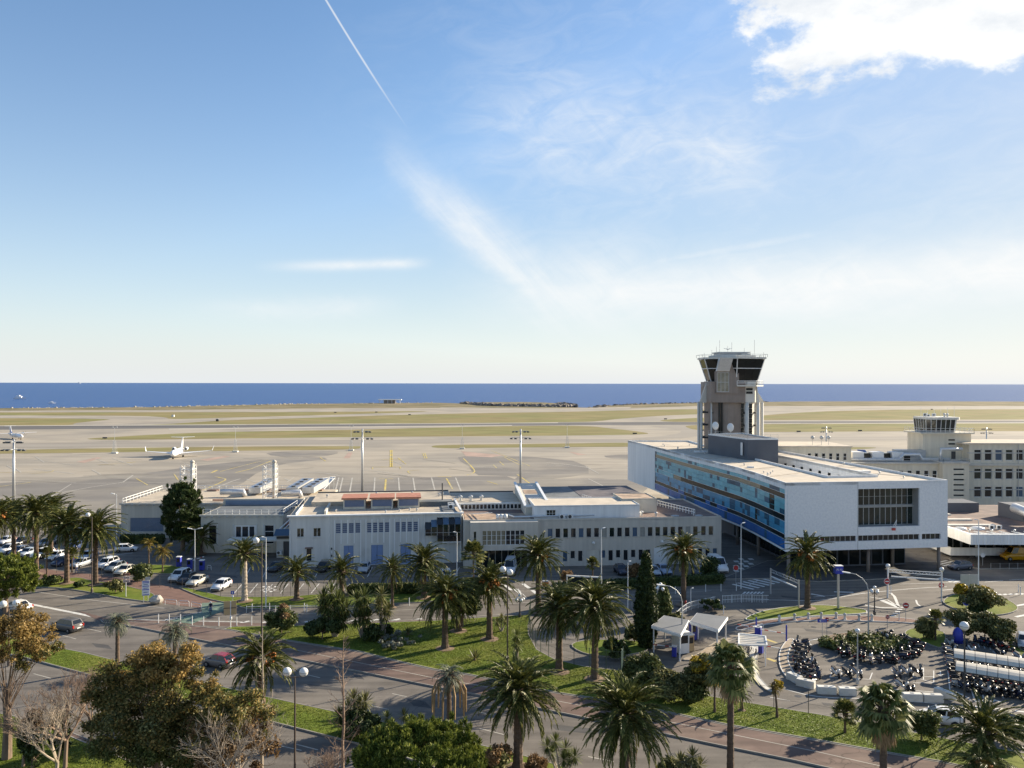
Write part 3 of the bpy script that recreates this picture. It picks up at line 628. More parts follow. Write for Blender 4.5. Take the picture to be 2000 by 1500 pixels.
island('traffic_island', [(1390, 1260), (1420, 1245), (1470, 1233), (1480, 1236), (1430, 1252), (1400, 1272), (1375, 1288), (1340, 1291), (1338, 1287), (1362, 1279)], 'paving', kerbmat='kerb')
island('traffic_island', [(1466, 1262), (1484, 1262), (1480, 1300), (1486, 1325), (1512, 1352), (1495, 1348), (1470, 1320), (1464, 1290)], 'block', kerbmat='kerb')
pv = island('paved_kerb', [(1540, 1250), (1552, 1251), (1544, 1270), (1541, 1290), (1548, 1308), (1562, 1325), (1590, 1342), (1582, 1346), (1548, 1332), (1528, 1312), (1522, 1290), (1526, 1268)], 'paving', kerbmat='paint')
island('paved_walk', [(1440, 1226), (1490, 1214), (1560, 1208), (1680, 1204), (1760, 1208), (1800, 1214), (1800, 1219), (1740, 1216), (1600, 1213), (1500, 1220), (1450, 1232)], 'path_red', kerbmat='paint')
rm([(1574, 1252), (1606, 1247)], wd=0.2); rm([(1574, 1252), (1586, 1260)], wd=0.2)
rm([(1505, 1362), (1560, 1372), (1660, 1388)], wd=0.12, dash=(2, 6)); rm([(1516, 1336), (1535, 1346), (1600, 1361), (1700, 1365), (1800, 1372), (1890, 1380)], wd=0.14, smooth=3)
rm([(1890, 1378), (2050, 1396)], wd=0.3, dash=(1.2, 0.9))
# motorcycle bays
def bays(a, b, n, dpx, wd=0.1):
    for i in range(n + 1):
        t = i / n; x, y = a[0] + (b[0] - a[0]) * t, a[1] + (b[1] - a[1]) * t
        rm([(x, y), (x + dpx[0], y + dpx[1])], wd=wd)
    rm([a, b], wd=wd); 
bays((1622, 1323), (1700, 1327), 4, (5, -13)); bays((1785, 1322), (1825, 1334), 2, (0, -24)); rm([(1785, 1334), (1824, 1334)], wd=0.1); rm([(1795, 1322), (1824, 1322)], wd=0.1)
rm([(1838, 1311), (1838, 1321)], wd=0.12); rm([(1834, 1317), (1838, 1322), (1842, 1317)], wd=0.12)
rm([(1848, 1265), (1857, 1352), (1885, 1356)], wd=0.12); rm([(1645, 1338), (1660, 1341), (1830, 1352)], wd=0.12)
for x in range(1895, 2030, 19): rm([(x, 1338), (x + 9, 1364)], wd=0.13)
bays((1900, 1254), (1955, 1266), 5, (3, 8)); rm([(1870, 1352), (1910, 1372)], wd=0.2); rm([(1857, 1358), (1872, 1370), (1860, 1366)], wd=0.25)
for i in range(4): rm([(1895 + i * 14, 1366), (1915 + i * 14, 1371)], wd=0.4)
for a in [(1495, 1248, 1518, 1256), (1500, 1286, 1516, 1292), (1392, 1262, 1420, 1266), (1338 + 1060 / 5 - 170, 1268, 1395, 1277)]: rm([(a[0], a[1]), (a[2], a[3])], wd=0.5, m='paint_yellow')
island('kerb_island', [(1980, 1262), (2020, 1285), (2020, 1300), (1985, 1276), (1960, 1262)], 'lawn')
island('pavement', [(1408, 1132), (1500, 1131), (1600, 1137), (1700, 1133), (1780, 1128), (1842, 1115), (1830, 1098), (1500, 1096)], 'asphalt_dark', z=0.12, smooth=0)
island('pavement', [(1853, 1092), (1886, 1106), (1915, 1112), (2050, 1110), (2300, 1108), (2300, 1080), (1990, 1080), (1870, 1080)], 'asphalt_dark', z=0.12, smooth=0)

# repairs and covers in the carriageways
for i, (u, v, w_, h_) in enumerate([(330, 1300, 60, 9), (640, 1340, 80, 8), (820, 1372, 50, 14), (200, 1260, 40, 8), (700, 1320, 26, 10), (1120, 1420, 90, 12), (1340, 1475, 70, 10), (560, 1208, 60, 5), (900, 1200, 50, 5), (1600, 1230, 60, 6), (1700, 1300, 40, 7), (1500, 1340, 36, 9), (1650, 1375, 90, 6), (1800, 1195, 40, 6), (1560, 1165, 70, 4), (120, 1215, 50, 5), (640, 1135, 80, 4), (430, 1120, 70, 4), (1900, 1395, 60, 6)]):
    sheet('road_repair', [(u - w_ / 2, v - h_ / 2), (u + w_ / 2 - h_, v - h_ / 2 + w_ * .10), (u + w_ / 2, v + h_ / 2 + w_ * .10), (u - w_ / 2 + h_, v + h_ / 2)], 'asphalt_dark', .003, parent=RB)
for u, v in [(310, 1262), (520, 1322), (745, 1345), (960, 1400), (1180, 1460), (150, 1222), (620, 1205), (1590, 1225), (1640, 1300), (1560, 1360), (1760, 1180), (870, 1195), (460, 1130), (720, 1142), (1810, 1300)]:
    MB().cyl(0, 0, .001, .005, .36, 12).obj('manhole_cover', 'metal_dark', RB, loc=G(u, v))

# tyre marks and faded guide lines on the apron
ra = random.Random(21)
for i in range(46):
    u = ra.uniform(-40, 1190); v = ra.uniform(884, 950); l = ra.uniform(30, 130); k = ra.choice((0, 0, .05, -.06, .12))
    mark(AP, [(u, v), (u + l * .5, v + l * k * .4 + ra.uniform(-1, 1)), (u + l, v + l * k)], ra.uniform(.25, .7), ra.choice(('apron_patch', 'apron_patch', 'paint_faint')), .005 + i * .0002, 3, name='apron_marking')
for i in range(16):
    u = ra.uniform(0, 1180); v = ra.uniform(890, 945); mark(AP, [(u, v), (u + ra.uniform(8, 26), v + ra.uniform(4, 14))], .4, ra.choice(('paint_yellow', 'paint_faint')), .016 + i * .0002, name='apron_marking')
for i in range(22):
    u = ra.uniform(0, 1900); v = 829.5 - u * .0036 + ra.uniform(.5, 4); mark(AP, [(u, v), (u + ra.uniform(60, 260), v - .4)], ra.uniform(1, 3), 'asphalt_dark', .022 + i * .0006, name='rubber_mark')
# ================================================================== BUILDINGS
def frame_at(name, label, cat, a, b, extra=None):
    """thing at ground point a with its x axis along a->b"""
    d = Vector(b).to_2d() - Vector(a).to_2d()
    t = thing(name, label, cat, (a[0], a[1], 0), math.atan2(d.y, d.x)); return t, d.length
def facade(mb, x0, x1, z0, z1, ops, y=0.0, t=0.18, back=False):
    """front face (facing -y) with real openings and reveals; ops = (x0,x1,z0,z1)"""
    xs = sorted({x0, x1, *[o[0] for o in ops], *[o[1] for o in ops]}); zs = sorted({z0, z1, *[o[2] for o in ops], *[o[3] for o in ops]})
    xs = [x for x in xs if x0 <= x <= x1]; zs = [z for z in zs if z0 <= z <= z1]
    for i in range(len(xs) - 1):
        for j in range(len(zs) - 1):
            cx, cz = (xs[i] + xs[i + 1]) / 2, (zs[j] + zs[j + 1]) / 2
            if any(o[0] < cx < o[1] and o[2] < cz < o[3] for o in ops): continue
            mb.add([(xs[i], y, zs[j]), (xs[i + 1], y, zs[j]), (xs[i + 1], y, zs[j + 1]), (xs[i], y, zs[j + 1])], [(0, 1, 2, 3)])
    for a, b, c, d in ops:
        mb.add([(a, y, c), (b, y, c), (b, y, d), (a, y, d), (a, y + t, c), (b, y + t, c), (b, y + t, d), (a, y + t, d)],
               [(0, 4, 5, 1), (1, 5, 6, 2), (2, 6, 7, 3), (3, 7, 4, 0)])
    return mb
WC = {}
def window(parent, x0, x1, z0, z1, y=0.12, glass='glass', fr='metal_white', nx=1, nz=1, fw=0.06, sill=None, name='window'):
    """frame with its panes, set at depth y"""
    w_, h_ = round(x1 - x0, 2), round(z1 - z0, 2); key = (w_, h_, fr, nx, nz, fw, name)
    if key not in WC:
        mb = MB()
        mb.box(0, w_, 0, .06, 0, fw).box(0, w_, 0, .06, h_ - fw, h_).box(0, fw, 0, .06, fw, h_ - fw).box(w_ - fw, w_, 0, .06, fw, h_ - fw)
        for i in range(1, nx): mb.cbox(w_ * i / nx, .03, h_ / 2, fw * .8, .05, h_ - 2 * fw)
        for i in range(1, nz): mb.cbox(w_ / 2, .03, h_ * i / nz, w_ - 2 * fw, .044, fw * .8)
        WC[key] = mb.mesh(name, fr)
    kp = ('pane', w_, h_, glass)
    if kp not in WC: WC[kp] = MB().box(.02, w_ - .02, .035, .05, .02, h_ - .02).mesh('pane', glass)
    o = inst(name, WC[key], parent, (x0, y, z0)); inst('pane', WC[kp], o)
    if sill:
        ks = ('sill', w_, sill)
        if ks not in WC: WC[ks] = MB().box(-.08, w_ + .08, -.24, .0, -.09, 0.0).mesh('sill', sill)
        inst('sill', WC[ks], o)
    return o
def door(parent, x0, x1, z0, z1, m, y=0.1, leaves=2, name='door'):
    w_, h_ = x1 - x0, z1 - z0; mb = MB(); g = 0.02
    for i in range(leaves):
        a = w_ * i / leaves + g; b = w_ * (i + 1) / leaves - g
        mb.box(a, b, 0, .06, 0.02, h_ - .02)
        for k in (0.12, 0.55): mb.box(a + .12, b - .12, -.02, 0, h_ * k, h_ * (k + .34))
    d = mb.obj(name, m, parent, loc=(x0, y, z0))
    MB().box(w_ / 2 - .12, w_ / 2 - .08, -.06, 0, h_ * .42, h_ * .52).obj('handle', 'metal_dark', d)
    return d
def shell(mb, L, D, z0, z1, ops_front=(), y=0.0):
    """box of four walls; the front one may have openings"""
    facade(mb, 0, L, z0, z1, list(ops_front), y)
    mb.add([(L, y, z0), (L, y + D, z0), (L, y + D, z1), (L, y, z1)], [(0, 1, 2, 3)])
    mb.add([(0, y, z0), (0, y + D, z0), (0, y + D, z1), (0, y, z1)], [(3, 2, 1, 0)])
    mb.add([(0, y + D, z0), (L, y + D, z0), (L, y + D, z1), (0, y + D, z1)], [(3, 2, 1, 0)])
    return mb
def parapet(mb, poly, z, h=0.45, t=0.3):
    P = [Vector(p).to_2d() for p in ccw([Vector((*p[:2], 0)) for p in poly])]; Q = inset(P, t); n = len(P)
    vs = [(p.x, p.y, z) for p in P] + [(p.x, p.y, z + h) for p in P] + [(p.x, p.y, z + h) for p in Q] + [(p.x, p.y, z) for p in Q]
    fs = []
    for i in range(n):
        j = (i + 1) % n
        fs += [(i, j, n + j, n + i), (n + i, n + j, 2 * n + j, 2 * n + i), (2 * n + i, 2 * n + j, 3 * n + j, 3 * n + i)]
    return mb.add(vs, fs)
def railing(parent, P, z, h=1.0, step=1.5, m='metal_white', r=0.03, name='railing', rails=2):
    mb = MB(); P = [Vector((*p[:2], 0)) for p in P]
    for i in range(len(P) - 1):
        a, b = P[i], P[i + 1]; n = max(1, int((b - a).length / step))
        for k in range(n + 1):
            p = a.lerp(b, k / n); mb.bar((p.x, p.y, z), (p.x, p.y, z + h), r * 2)
        for q in range(rails):
            zz = z + h * (q + 1) / rails; mb.bar((a.x, a.y, zz), (b.x, b.y, zz), r * 2)
    return mb.obj(name, m, parent)
def ac_unit(parent, x, y, z, rz=0.0, s=1.0):
    if 'ac' not in WC:
        WC['ac'] = MB().box(-.45, .45, -.18, .18, .05, .75).box(-.4, -.3, -.16, .16, 0, .05).box(.3, .4, -.16, .16, 0, .05).mesh('ac_unit', 'metal_white')
        WC['acf'] = MB().lathe([(.28, -.20), (.28, -.185), (.05, -.185), (.05, -.21)], 12, (-.1, 0, .4), 'y').mesh('fan_grille', 'metal_dark')
    o = inst('ac_unit', WC['ac'], parent, (x, y, z), rz, s); inst('fan_grille', WC['acf'], o); return o
def vent_cap(parent, x, y, z, s=1.0):
    if 'vc' not in WC: WC['vc'] = MB().cyl(0, 0, 0, .5, .18, 8).lathe([(.3, .45), (.3, .6), (.12, .75)], 8).mesh('roof_vent', 'metal_galv')
    return inst('roof_vent', WC['vc'], parent, (x, y, z), 0, s)
def clutter(parent, x0, x1, y0, y1, z, n, seed):
    r = random.Random(seed)
    for i in range(n):
        x, y = r.uniform(x0, x1), r.uniform(y0, y1)
        if r.random() < .55: vent_cap(parent, x, y, z, r.uniform(.6, 1.3))
        else: ac_unit(parent, x, y, z, r.uniform(-.3, .3), r.uniform(.7, 1.2))

# ---------------------------------------------------------------- office block with the blue glass flank
FL, FR = Vector((45.3, 133.0)), Vector((74.3, 137.0))
ZB, ZT = 4.2, 15.6
flank = [Vector((45.3, 133.0)), Vector((45.15, 138.0)), Vector((44.85, 148.0)), Vector((44.2, 157.0)), Vector((42.6, 167.4)), Vector((39.6, 188.0)), Vector((37.15, 208.6)), Vector((33.4, 231.5))]
ob = thing('office_block', 'large white office block raised on pillars with a blue glass flank', 'building', (FL.x, FL.y, 0), math.atan2(4.0, 29.0))
OM = ob.matrix_basis.copy()
def L2(p, z=0.0): return ob_inv @ Vector((p[0], p[1], z))
ob_rot = Matrix.Rotation(math.atan2(4.0, 29.0), 4, 'Z'); ob_inv = (Matrix.Translation((FL.x, FL.y, 0)) @ ob_rot).inverted()
def obobj(mb, name, m, parent=None, smooth=False):
    """world-coordinate geometry handed to the block"""
    mb.v = [tuple(ob_inv @ Vector(v)) for v in mb.v]; return mb.obj(name, m, parent or ob, smooth)
LF = (FR - FL).length
# front wall in local coordinates
X = lambda u: (u - 1535) / 317.0 * LF
bigwin = (X(1675), X(1795.5), 15.6 - 8.7, 15.6 - 1.25)
strips = [(X(1552), X(1600), 0, 0), (X(1601.5), X(1671), 0, 0), (X(1675), X(1795.5), 0, 0), (X(1800.5), X(1838), 0, 0)]
zs0, zs1 = 6.15, 7.1
bigwin = (X(1675), X(1795.5), 7.95, 14.35)
ops = [bigwin] + [(a, b, zs0 - .55, zs1 - .55) for a, b, _, _ in strips]
mb = facade(MB(), 0, LF, ZB, ZT, ops, 0.0, 0.35)
mb.obj('front_wall', 'wall_pale', ob)
MB().box(X(1673.6), X(1674.4), -.02, 0.001, ZB, ZT).obj('joint', 'wall_grey', ob)
for k, (a, b, _, _) in enumerate(strips):
    n = max(2, round((b - a) / .92)); wv = (b - a) / n
    for i in range(n): window(ob, a + i * wv, a + (i + 1) * wv, zs0 - .55, zs1 - .55, .25, rnd.choice(['glass', 'glass', 'glass_green', 'glass']), 'metal_grey', 1, 1, .05)
# loggia behind the big opening: floor, side walls, glazed back wall
a, b, c, d = bigwin; dep = 1.9
mb = MB(); mb.add([(a, .35, c), (b, .35, c), (b, dep, c), (a, dep, c)], [(0, 1, 2, 3)]); mb.add([(a, .35, d), (b, .35, d), (b, dep, d), (a, dep, d)], [(3, 2, 1, 0)])
mb.add([(a, .35, c), (a, dep, c), (a, dep, d), (a, .35, d)], [(0, 1, 2, 3)]); mb.add([(b, .35, c), (b, dep, c), (b, dep, d), (b, .35, d)], [(3, 2, 1, 0)])
mb.obj('loggia', 'wall_grey', ob)
n = 11
for i in range(n):
    x0, x1 = a + (b - a) * i / n, a + (b - a) * (i + 1) / n
    window(ob, x0, x1, c, c + 3.0, dep - .08, 'glass_green', 'metal_grey', 1, 1, .05); window(ob, x0, x1, c + 3.4, d - .1, dep - .08, 'glass_green', 'metal_grey', 1, 2, .05)
MB().box(a, b, dep - .3, dep - .02, c + 3.0, c + 3.4).obj('floor_band', 'wall_grey', ob)
# right wall, end wall, inner court walls (world coordinates)
BR, BL, BLr = Vector((63.4, 213.0)), flank[-1], Vector((50.8, 231.0))
in_l = [Vector((56.3, 143.2)), Vector((53.4, 176.0)), Vector((50.8, 231.0))]
in_r = [Vector((65.6, 144.6)), Vector((60.4, 190.0)), Vector((58.0, 213.0))]
def wallq(P, z0, z1):
    mb = MB()
    for i in range(len(P) - 1): mb.add([(P[i].x, P[i].y, z0), (P[i + 1].x, P[i + 1].y, z0), (P[i + 1].x, P[i + 1].y, z1), (P[i].x, P[i].y, z1)], [(0, 1, 2, 3)])
    return mb
obobj(wallq([FR, BR, Vector((58, 213)), *in_r[::-1][1:], in_l[0], in_l[1], in_l[2], BLr, BL], ZB, ZT), 'rear_wall', 'wall_bright')
roofpoly = [*flank[::1], BLr, in_l[1], in_l[0], in_r[0], in_r[1], in_r[2], BR, FR]
obobj(MB().sheet(roofpoly, ZT - .35), 'roof', 'roof_pale')
obobj(MB().sheet(roofpoly, ZB), 'soffit', 'wall_grey')
obobj(parapet(MB(), roofpoly, ZT - .5, .55, .38), 'coping', 'wall_bright')
# court windows on the inner wall of the right wing
for i in range(9):
    t = .10 + i * .085; p = in_r[0].lerp(in_r[1], t); q = in_r[0].lerp(in_r[1], t + .022)
    obobj(MB().bar((p.x - .02, p.y, ZT - 2.2), (q.x - .02, q.y, ZT - 2.2), .1, 1.5), 'court_window', 'glass_black')
# roof seams, hatches and vents
for i in range(7):
    t = .10 + i * .12; p = FL.lerp(BL, t); q = in_l[0].lerp(in_l[2], t)
    p = p.lerp(q, .14); obobj(MB().bar((p.x, p.y, ZT - .33), (q.x - .6, q.y, ZT - .33), .5, .06), 'roof_seam', 'roof_gravel')
for i in range(5):
    t = .10 + i * .19; p = in_r[0].lerp(in_r[2], t); q = FR.lerp(BR, t); obobj(MB().bar((p.x + .5, p.y, ZT - .33), (q.x - .6, q.y, ZT - .33), .5, .06), 'roof_seam', 'roof_gravel')
for p in [(46, 196, 3.0, 1.3), (66.5, 152, 2.4, 1.0), (47.5, 160, 1.2, .8)]: obobj(MB().cbox(p[0], p[1], ZT - .2, p[2], p[3], .35), 'roof_hatch', 'metal_white')
for i in range(26):
    t = rnd.random(); s_ = rnd.uniform(.2, .8)
    p = (FL.lerp(BL, t)).lerp(in_l[0].lerp(in_l[2], t), s_) if i % 3 else in_r[0].lerp(in_r[2], t).lerp(FR.lerp(BR, t), s_)
    l = L2(p, ZT - .35); vent_cap(ob, l.x, l.y, l.z, rnd.uniform(.45, .8))
# blue flank: white frame, rows of panes each its own piece
def flank_at(s):
    tot = 0
    for i in range(len(flank) - 1):
        l = (flank[i + 1] - flank[i]).length
        if s <= l or i == len(flank) - 2: 
            t = s / l; return flank[i].lerp(flank[i + 1], t), (flank[i + 1] - flank[i]).normalized()
        s -= l
FT = sum((flank[i + 1] - flank[i]).length for i in range(len(flank) - 1))
GL = 0.35; GE = FT - (flank[-1] - flank[-2]).length          # glazed length
SM = 72
def fwall(s0, s1, z0, z1, off, n=12):
    mb = MB(); vs = []
    for i in range(n + 1):
        p, dd = flank_at(s0 + (s1 - s0) * i / n); nn = Vector((-dd.y, dd.x)) * off; vs += [(p.x + nn.x, p.y + nn.y, z0), (p.x + nn.x, p.y + nn.y, z1)]
    return mb.add(vs, [(2 * i, 2 * i + 1, 2 * i + 3, 2 * i + 2) for i in range(n)])
obobj(fwall(GE, FT, ZB, ZT, 0.0, 2), 'flank_wall', 'wall_bright')
obobj(fwall(0, GE, ZT - 1.15, ZT, 0.0, 30), 'flank_fascia', 'wall_bright')
obobj(fwall(0, GE, ZB, ZB + .35, 0.0, 30), 'flank_sill', 'wall_bright')
obobj(fwall(0, GL, ZB + .35, ZT - 1.15, 0.0, 1), 'flank_edge', 'wall_bright')
obobj(fwall(0, GE, ZB + .35, ZT - 1.15, -.35, 30), 'flank_backing', 'pane_light')
mb = MB()
z0g, z1g = ZB + .35, ZT - 1.15
rows = [z0g, z0g + 1.55, z0g + 2.45, z0g + 3.35, z0g + 4.5, z0g + 5.6, z0g + 6.5, z0g + 7.55, z0g + 8.5, z0g + 9.15, z1g]
rows = [z0g + (z1g - z0g) * q for q in (0, .16, .245, .345, .46, .565, .655, .75, .835, .925, 1.0)]
r9 = random.Random(11)
cols = []; s = GL
while s < GE - .6:
    wv = r9.choice([1.25, 1.25, 1.5, 2.5]); cols.append((s, min(GE - .05, s + wv))); s += wv
def pane(s0, s1, z0, z1, m, off=-.08, name='pane', th=.05):
    g_ = .05 if off < -.1 else .02; a, da = flank_at(s0 + g_); b, db = flank_at(s1 - g_); n_ = Vector((-da.y, da.x)) * off
    a, b = a + n_, b + n_; m2 = (a + b) / 2; half = (b - a) / 2; wd = half.length * 2; ang = math.atan2(half.y, half.x)
    key = ('fp', round(wd, 1), round(z1 - z0, 2), m, th)
    if key not in WC: WC[key] = MB().box(-wd / 2, wd / 2, -th / 2, th / 2, .02, z1 - z0 - .02).mesh(name, m)
    l = L2(m2, z0); o = inst(name, WC[key], ob, l); o.rotation_euler = (0, 0, ang - math.atan2(4.0, 29.0)); return o
for ci, (s0, s1) in enumerate(cols):
    f = (s0 + s1) / 2 / GE
    for j in range(10):
        za, zb = rows[j], rows[j + 1]; top = j / 9
        win = (j == 1 and (.02 < f < .38 or .45 < f < .50 or .54 < f < .72 or f > .76)) or (j == 4 and f < .74) or (j == 8 and f < .16)
        gold = (j == 8 and f >= .16) or (j == 4 and .74 <= f < .80)
        tallw = (j in (5, 6, 7) and abs(f - .085) < .01) or (j in (2, 3) and abs(f - .20) < .01)
        if win or gold or tallw:
            n_ = max(1, round((s1 - s0) / .62))
            for k in range(n_):
                pane(s0 + (s1 - s0) * k / n_, s0 + (s1 - s0) * (k + 1) / n_, za + .08, zb - .02, 'glass_gold' if gold else 'glass_black', -.14)
            continue
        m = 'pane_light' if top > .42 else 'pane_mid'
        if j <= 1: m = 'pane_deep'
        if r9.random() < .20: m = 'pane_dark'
        pane(s0, s1, za, zb, m)
mb = MB()                                                    # thin white rules along the ribbon windows
for z in (rows[1], rows[2], rows[4], rows[5], rows[8], rows[9]): mb.add(*(lambda q: (q.v, q.f))(fwall(GL, GE, z, z + .07, .0, 30)))
obobj(mb, 'glazing_rail', 'metal_white')
# ground floor: dark recessed glazing and pillars
P = [Vector((50.5, 139.5)), Vector((69.5, 142.0)), Vector((66, 178)), Vector((57, 205)), Vector((40, 205)), Vector((46.5, 168))]
obobj(MB().prism(P, 0.0, ZB, False), 'ground_floor', 'wall_navy')
for i in range(9):
    q = P[0].lerp(P[1], (i + .08) / 9); q2 = P[0].lerp(P[1], (i + .92) / 9); obobj(MB().bar((q.x, q.y - .06, 2.2), (q2.x, q2.y - .06, 2.2), .06, 3.6), 'lobby_pane', 'glass_black')
for i in range(14):
    q = P[0].lerp(P[5], (i + .08) / 14); q2 = P[0].lerp(P[5], (i + .92) / 14); obobj(MB().bar((q.x - .06, q.y, 2.2), (q2.x - .06, q2.y, 2.2), .06, 3.6), 'lobby_pane', 'glass_black')
for p in [(46.2, 134.2), (60.5, 136.4), (73.3, 138.0), (72.2, 150), (71, 162), (46.0, 150), (44.9, 160), (42.6, 172), (40.2, 188), (69.5, 176), (66.8, 141.0)]:
    obobj(MB().cyl(p[0], p[1], 0, ZB, .28, 12), 'pillar', 'concrete', None, True)
# dark plant room on its roof
pr = [Vector((46.9, 192)), Vector((51.6, 176)), Vector((58.4, 176.3)), Vector((56.4, 197))]
obobj(MB().prism(pr, 8.0, 19.7), 'plant_room', 'wall_navy')
obobj(parapet(MB(), pr, 19.7, .3, .25), 'plant_coping', 'metal_white')
obobj(MB().bar((50.75, 177.6, 16.2), (50.75, 177.6, 19.0), .6, .3), 'vent_grille', 'metal_white')
for (x, y) in [(48.3, 190.5), (50.0, 183.6)]:
    k = MB(); k.bar((x, y, 19.7), (x, y, 21.6), .12); k2 = MB().lathe([(.02, -.28), (.55, -.18), (.95, .02), (.97, .06)], 16, (0, 0, 0), 'x'); k2.rot(0, Matrix.Translation((x - .15, y - .1, 22.0)) @ Matrix.Rotation(R(35), 4, 'Z'))
    d_ = obobj(k2, 'dish_antenna', 'metal_white', None, True); obobj(k, 'dish_post', 'metal_grey', d_) if False else obobj(k, 'dish_post', 'metal_grey')
railing(ob, [L2(p) for p in (pr[0], pr[1], pr[2])], 19.9, .9, 1.5, 'metal_grey', .02)

# ---------------------------------------------------------------- control tower
TW = Vector((56.6, 206.0, 0)); k1 = 206.0 / FPX
tw = thing('control_tower', 'tall concrete control tower with dark glass cab and white columns', 'control tower', TW)
Zp = lambda v: CAMZ - (v - 749.2) * k1
Xp = lambda u: (u - 1432) * k1
MB().prism([(Xp(1381), -4.0), (Xp(1410), -5.6), (Xp(1438), -4.6), (Xp(1441), 0), (Xp(1436), 4.5), (Xp(1384), 4.5)], 0, Zp(745)).obj('shaft', 'concrete', tw)
mb = MB()
for a_, y_ in ((1396.5, -5.15), (1401, -5.35)): mb.box(Xp(a_) - .28, Xp(a_) + .02, y_ - .2, y_ + .5, Zp(875), Zp(765))
mb.obj('slot', 'glass_black', tw)
MB().box(Xp(1378), Xp(1443), -6.2, 4.8, Zp(785), Zp(746)).obj('upper_block', 'concrete', tw)
MB().box(Xp(1412), Xp(1430), -6.45, -5, Zp(768), Zp(700)).obj('stair_shaft', 'concrete', tw)
MB().box(Xp(1400), Xp(1412), -6.42, -5, Zp(768), Zp(724)).obj('stair_shaft', 'concrete', tw)
window(tw, Xp(1388), Xp(1411), Zp(765), Zp(728), -6.6, 'glass_gold', 'metal_grey', 3, 2, .12)
MB().box(Xp(1386.5), Xp(1412), -6.55, -5, Zp(767), Zp(726)).obj('bay', 'concrete', tw)
mb = MB().add([(Xp(1386), -7.2, Zp(726)), (Xp(1410.5), -7.2, Zp(726)), (Xp(1415.5), -8.2, Zp(701)), (Xp(1391), -8.2, Zp(701)), (Xp(1386), -6.4, Zp(726)), (Xp(1410.5), -6.4, Zp(726)), (Xp(1415.5), -6.4, Zp(701)), (Xp(1391), -6.4, Zp(701))],
              [(0, 1, 2, 3), (0, 4, 5, 1), (1, 5, 6, 2), (2, 6, 7, 3), (3, 7, 4, 0)]); sc_ = mb.obj('metal_screen', 'metal_galv', tw)
for i in range(1, 9):
    t = i / 9; MB().bar((Xp(1386 + 5 * t), -7.23 - t, Zp(726 - 25 * t)), (Xp(1410.5 + 5 * t), -7.23 - t, Zp(726 - 25 * t)), .07).obj('screen_rib', 'metal_grey', sc_)
# cab: flared, with one broad glazed face to the front right
def octo(r, z): return [(x * r, y * r, z) for x, y in ((-1.0, -.28), (-.13, -1.0), (.86, -.62), (.95, .45), (.2, 1.0), (-1.0, .5))]
zc0, zc1 = Zp(745), Zp(702); NC = 6
lo, hi = octo(6.0, zc0), octo(7.75, zc1)
for i in range(NC):
    j = (i + 1) % NC; n_ = 3
    for k in range(n_):
        for (t0, t1) in ((.02, .56), (.60, .98)):
            P3 = lambda s_, t: Vector(lo[i]).lerp(Vector(lo[j]), s_).lerp(Vector(hi[i]).lerp(Vector(hi[j]), s_), t)
            sa, sb = (k + .012) / n_, (k + .988) / n_; MB().add([P3(sa, t0), P3(sb, t0), P3(sb, t1), P3(sa, t1)], [(0, 1, 2, 3)]).obj('cab_pane', 'glass_black', tw)
    MB().bar(lo[i], hi[i], .22).obj('mullion', 'metal_white', tw)
    MB().bar(Vector(lo[i]).lerp(Vector(hi[i]), .58), Vector(lo[j]).lerp(Vector(hi[j]), .58), .16).obj('transom', 'metal_white', tw)
MB().prism([p[:2] for p in octo(5.7, 0)], zc0, zc1).obj('cab_core', 'glass_black', tw)
MB().prism([p[:2] for p in octo(6.3, 0)], zc0 - 1.0, zc0).obj('cab_floor', 'concrete_pale', tw)
MB().prism([p[:2] for p in octo(8.15, 0)], zc1, zc1 + .45).obj('cab_roof', 'concrete_pale', tw)
rq = [(p[0] * 1.03, p[1] * 1.03) for p in octo(8.15, 0)]; railing(tw, rq + rq[:1], zc1 + .45, .7, 2.2, 'metal_grey', .03, rails=1)
MB().prism([p[:2] for p in octo(5.6, 0)], zc1 + .55, zc1 + 1.0).obj('roof_step', 'concrete_pale', tw)
MB().box(Xp(1400), Xp(1455), -2.5, 3.0, zc1 + .6, Zp(690)).obj('plant_box', 'metal_grey', tw)
MB().box(Xp(1397), Xp(1459), -2.9, 3.4, Zp(690), Zp(688)).obj('plant_box', 'metal_grey', tw)
MB().box(Xp(1441), Xp(1459), -3.4, -2.6, zc1 + .6, Zp(691)).obj('plant_box', 'concrete_pale', tw)
for (u, v, y) in [(1376, 689, 0), (1387, 684, -2), (1394, 678, -3), (1408, 664, 1), (1422, 676, 0), (1434, 668, 2), (1452, 680, -1), (1474, 664, 0), (1492, 688, 0), (1462, 686, -2), (1467, 690, 1)]:
    MB().tube([(Xp(u), y, zc1 + .5), (Xp(u), y, Zp(v))], .05, 5).obj('antenna', 'metal_grey', tw)
mb = MB()
for i in range(5): mb.bar((Xp(1422), 0, Zp(683)), (Xp(1414 + i * 4), 0, Zp(680)), .08)
mb.obj('antenna_fan', 'metal_grey', tw)
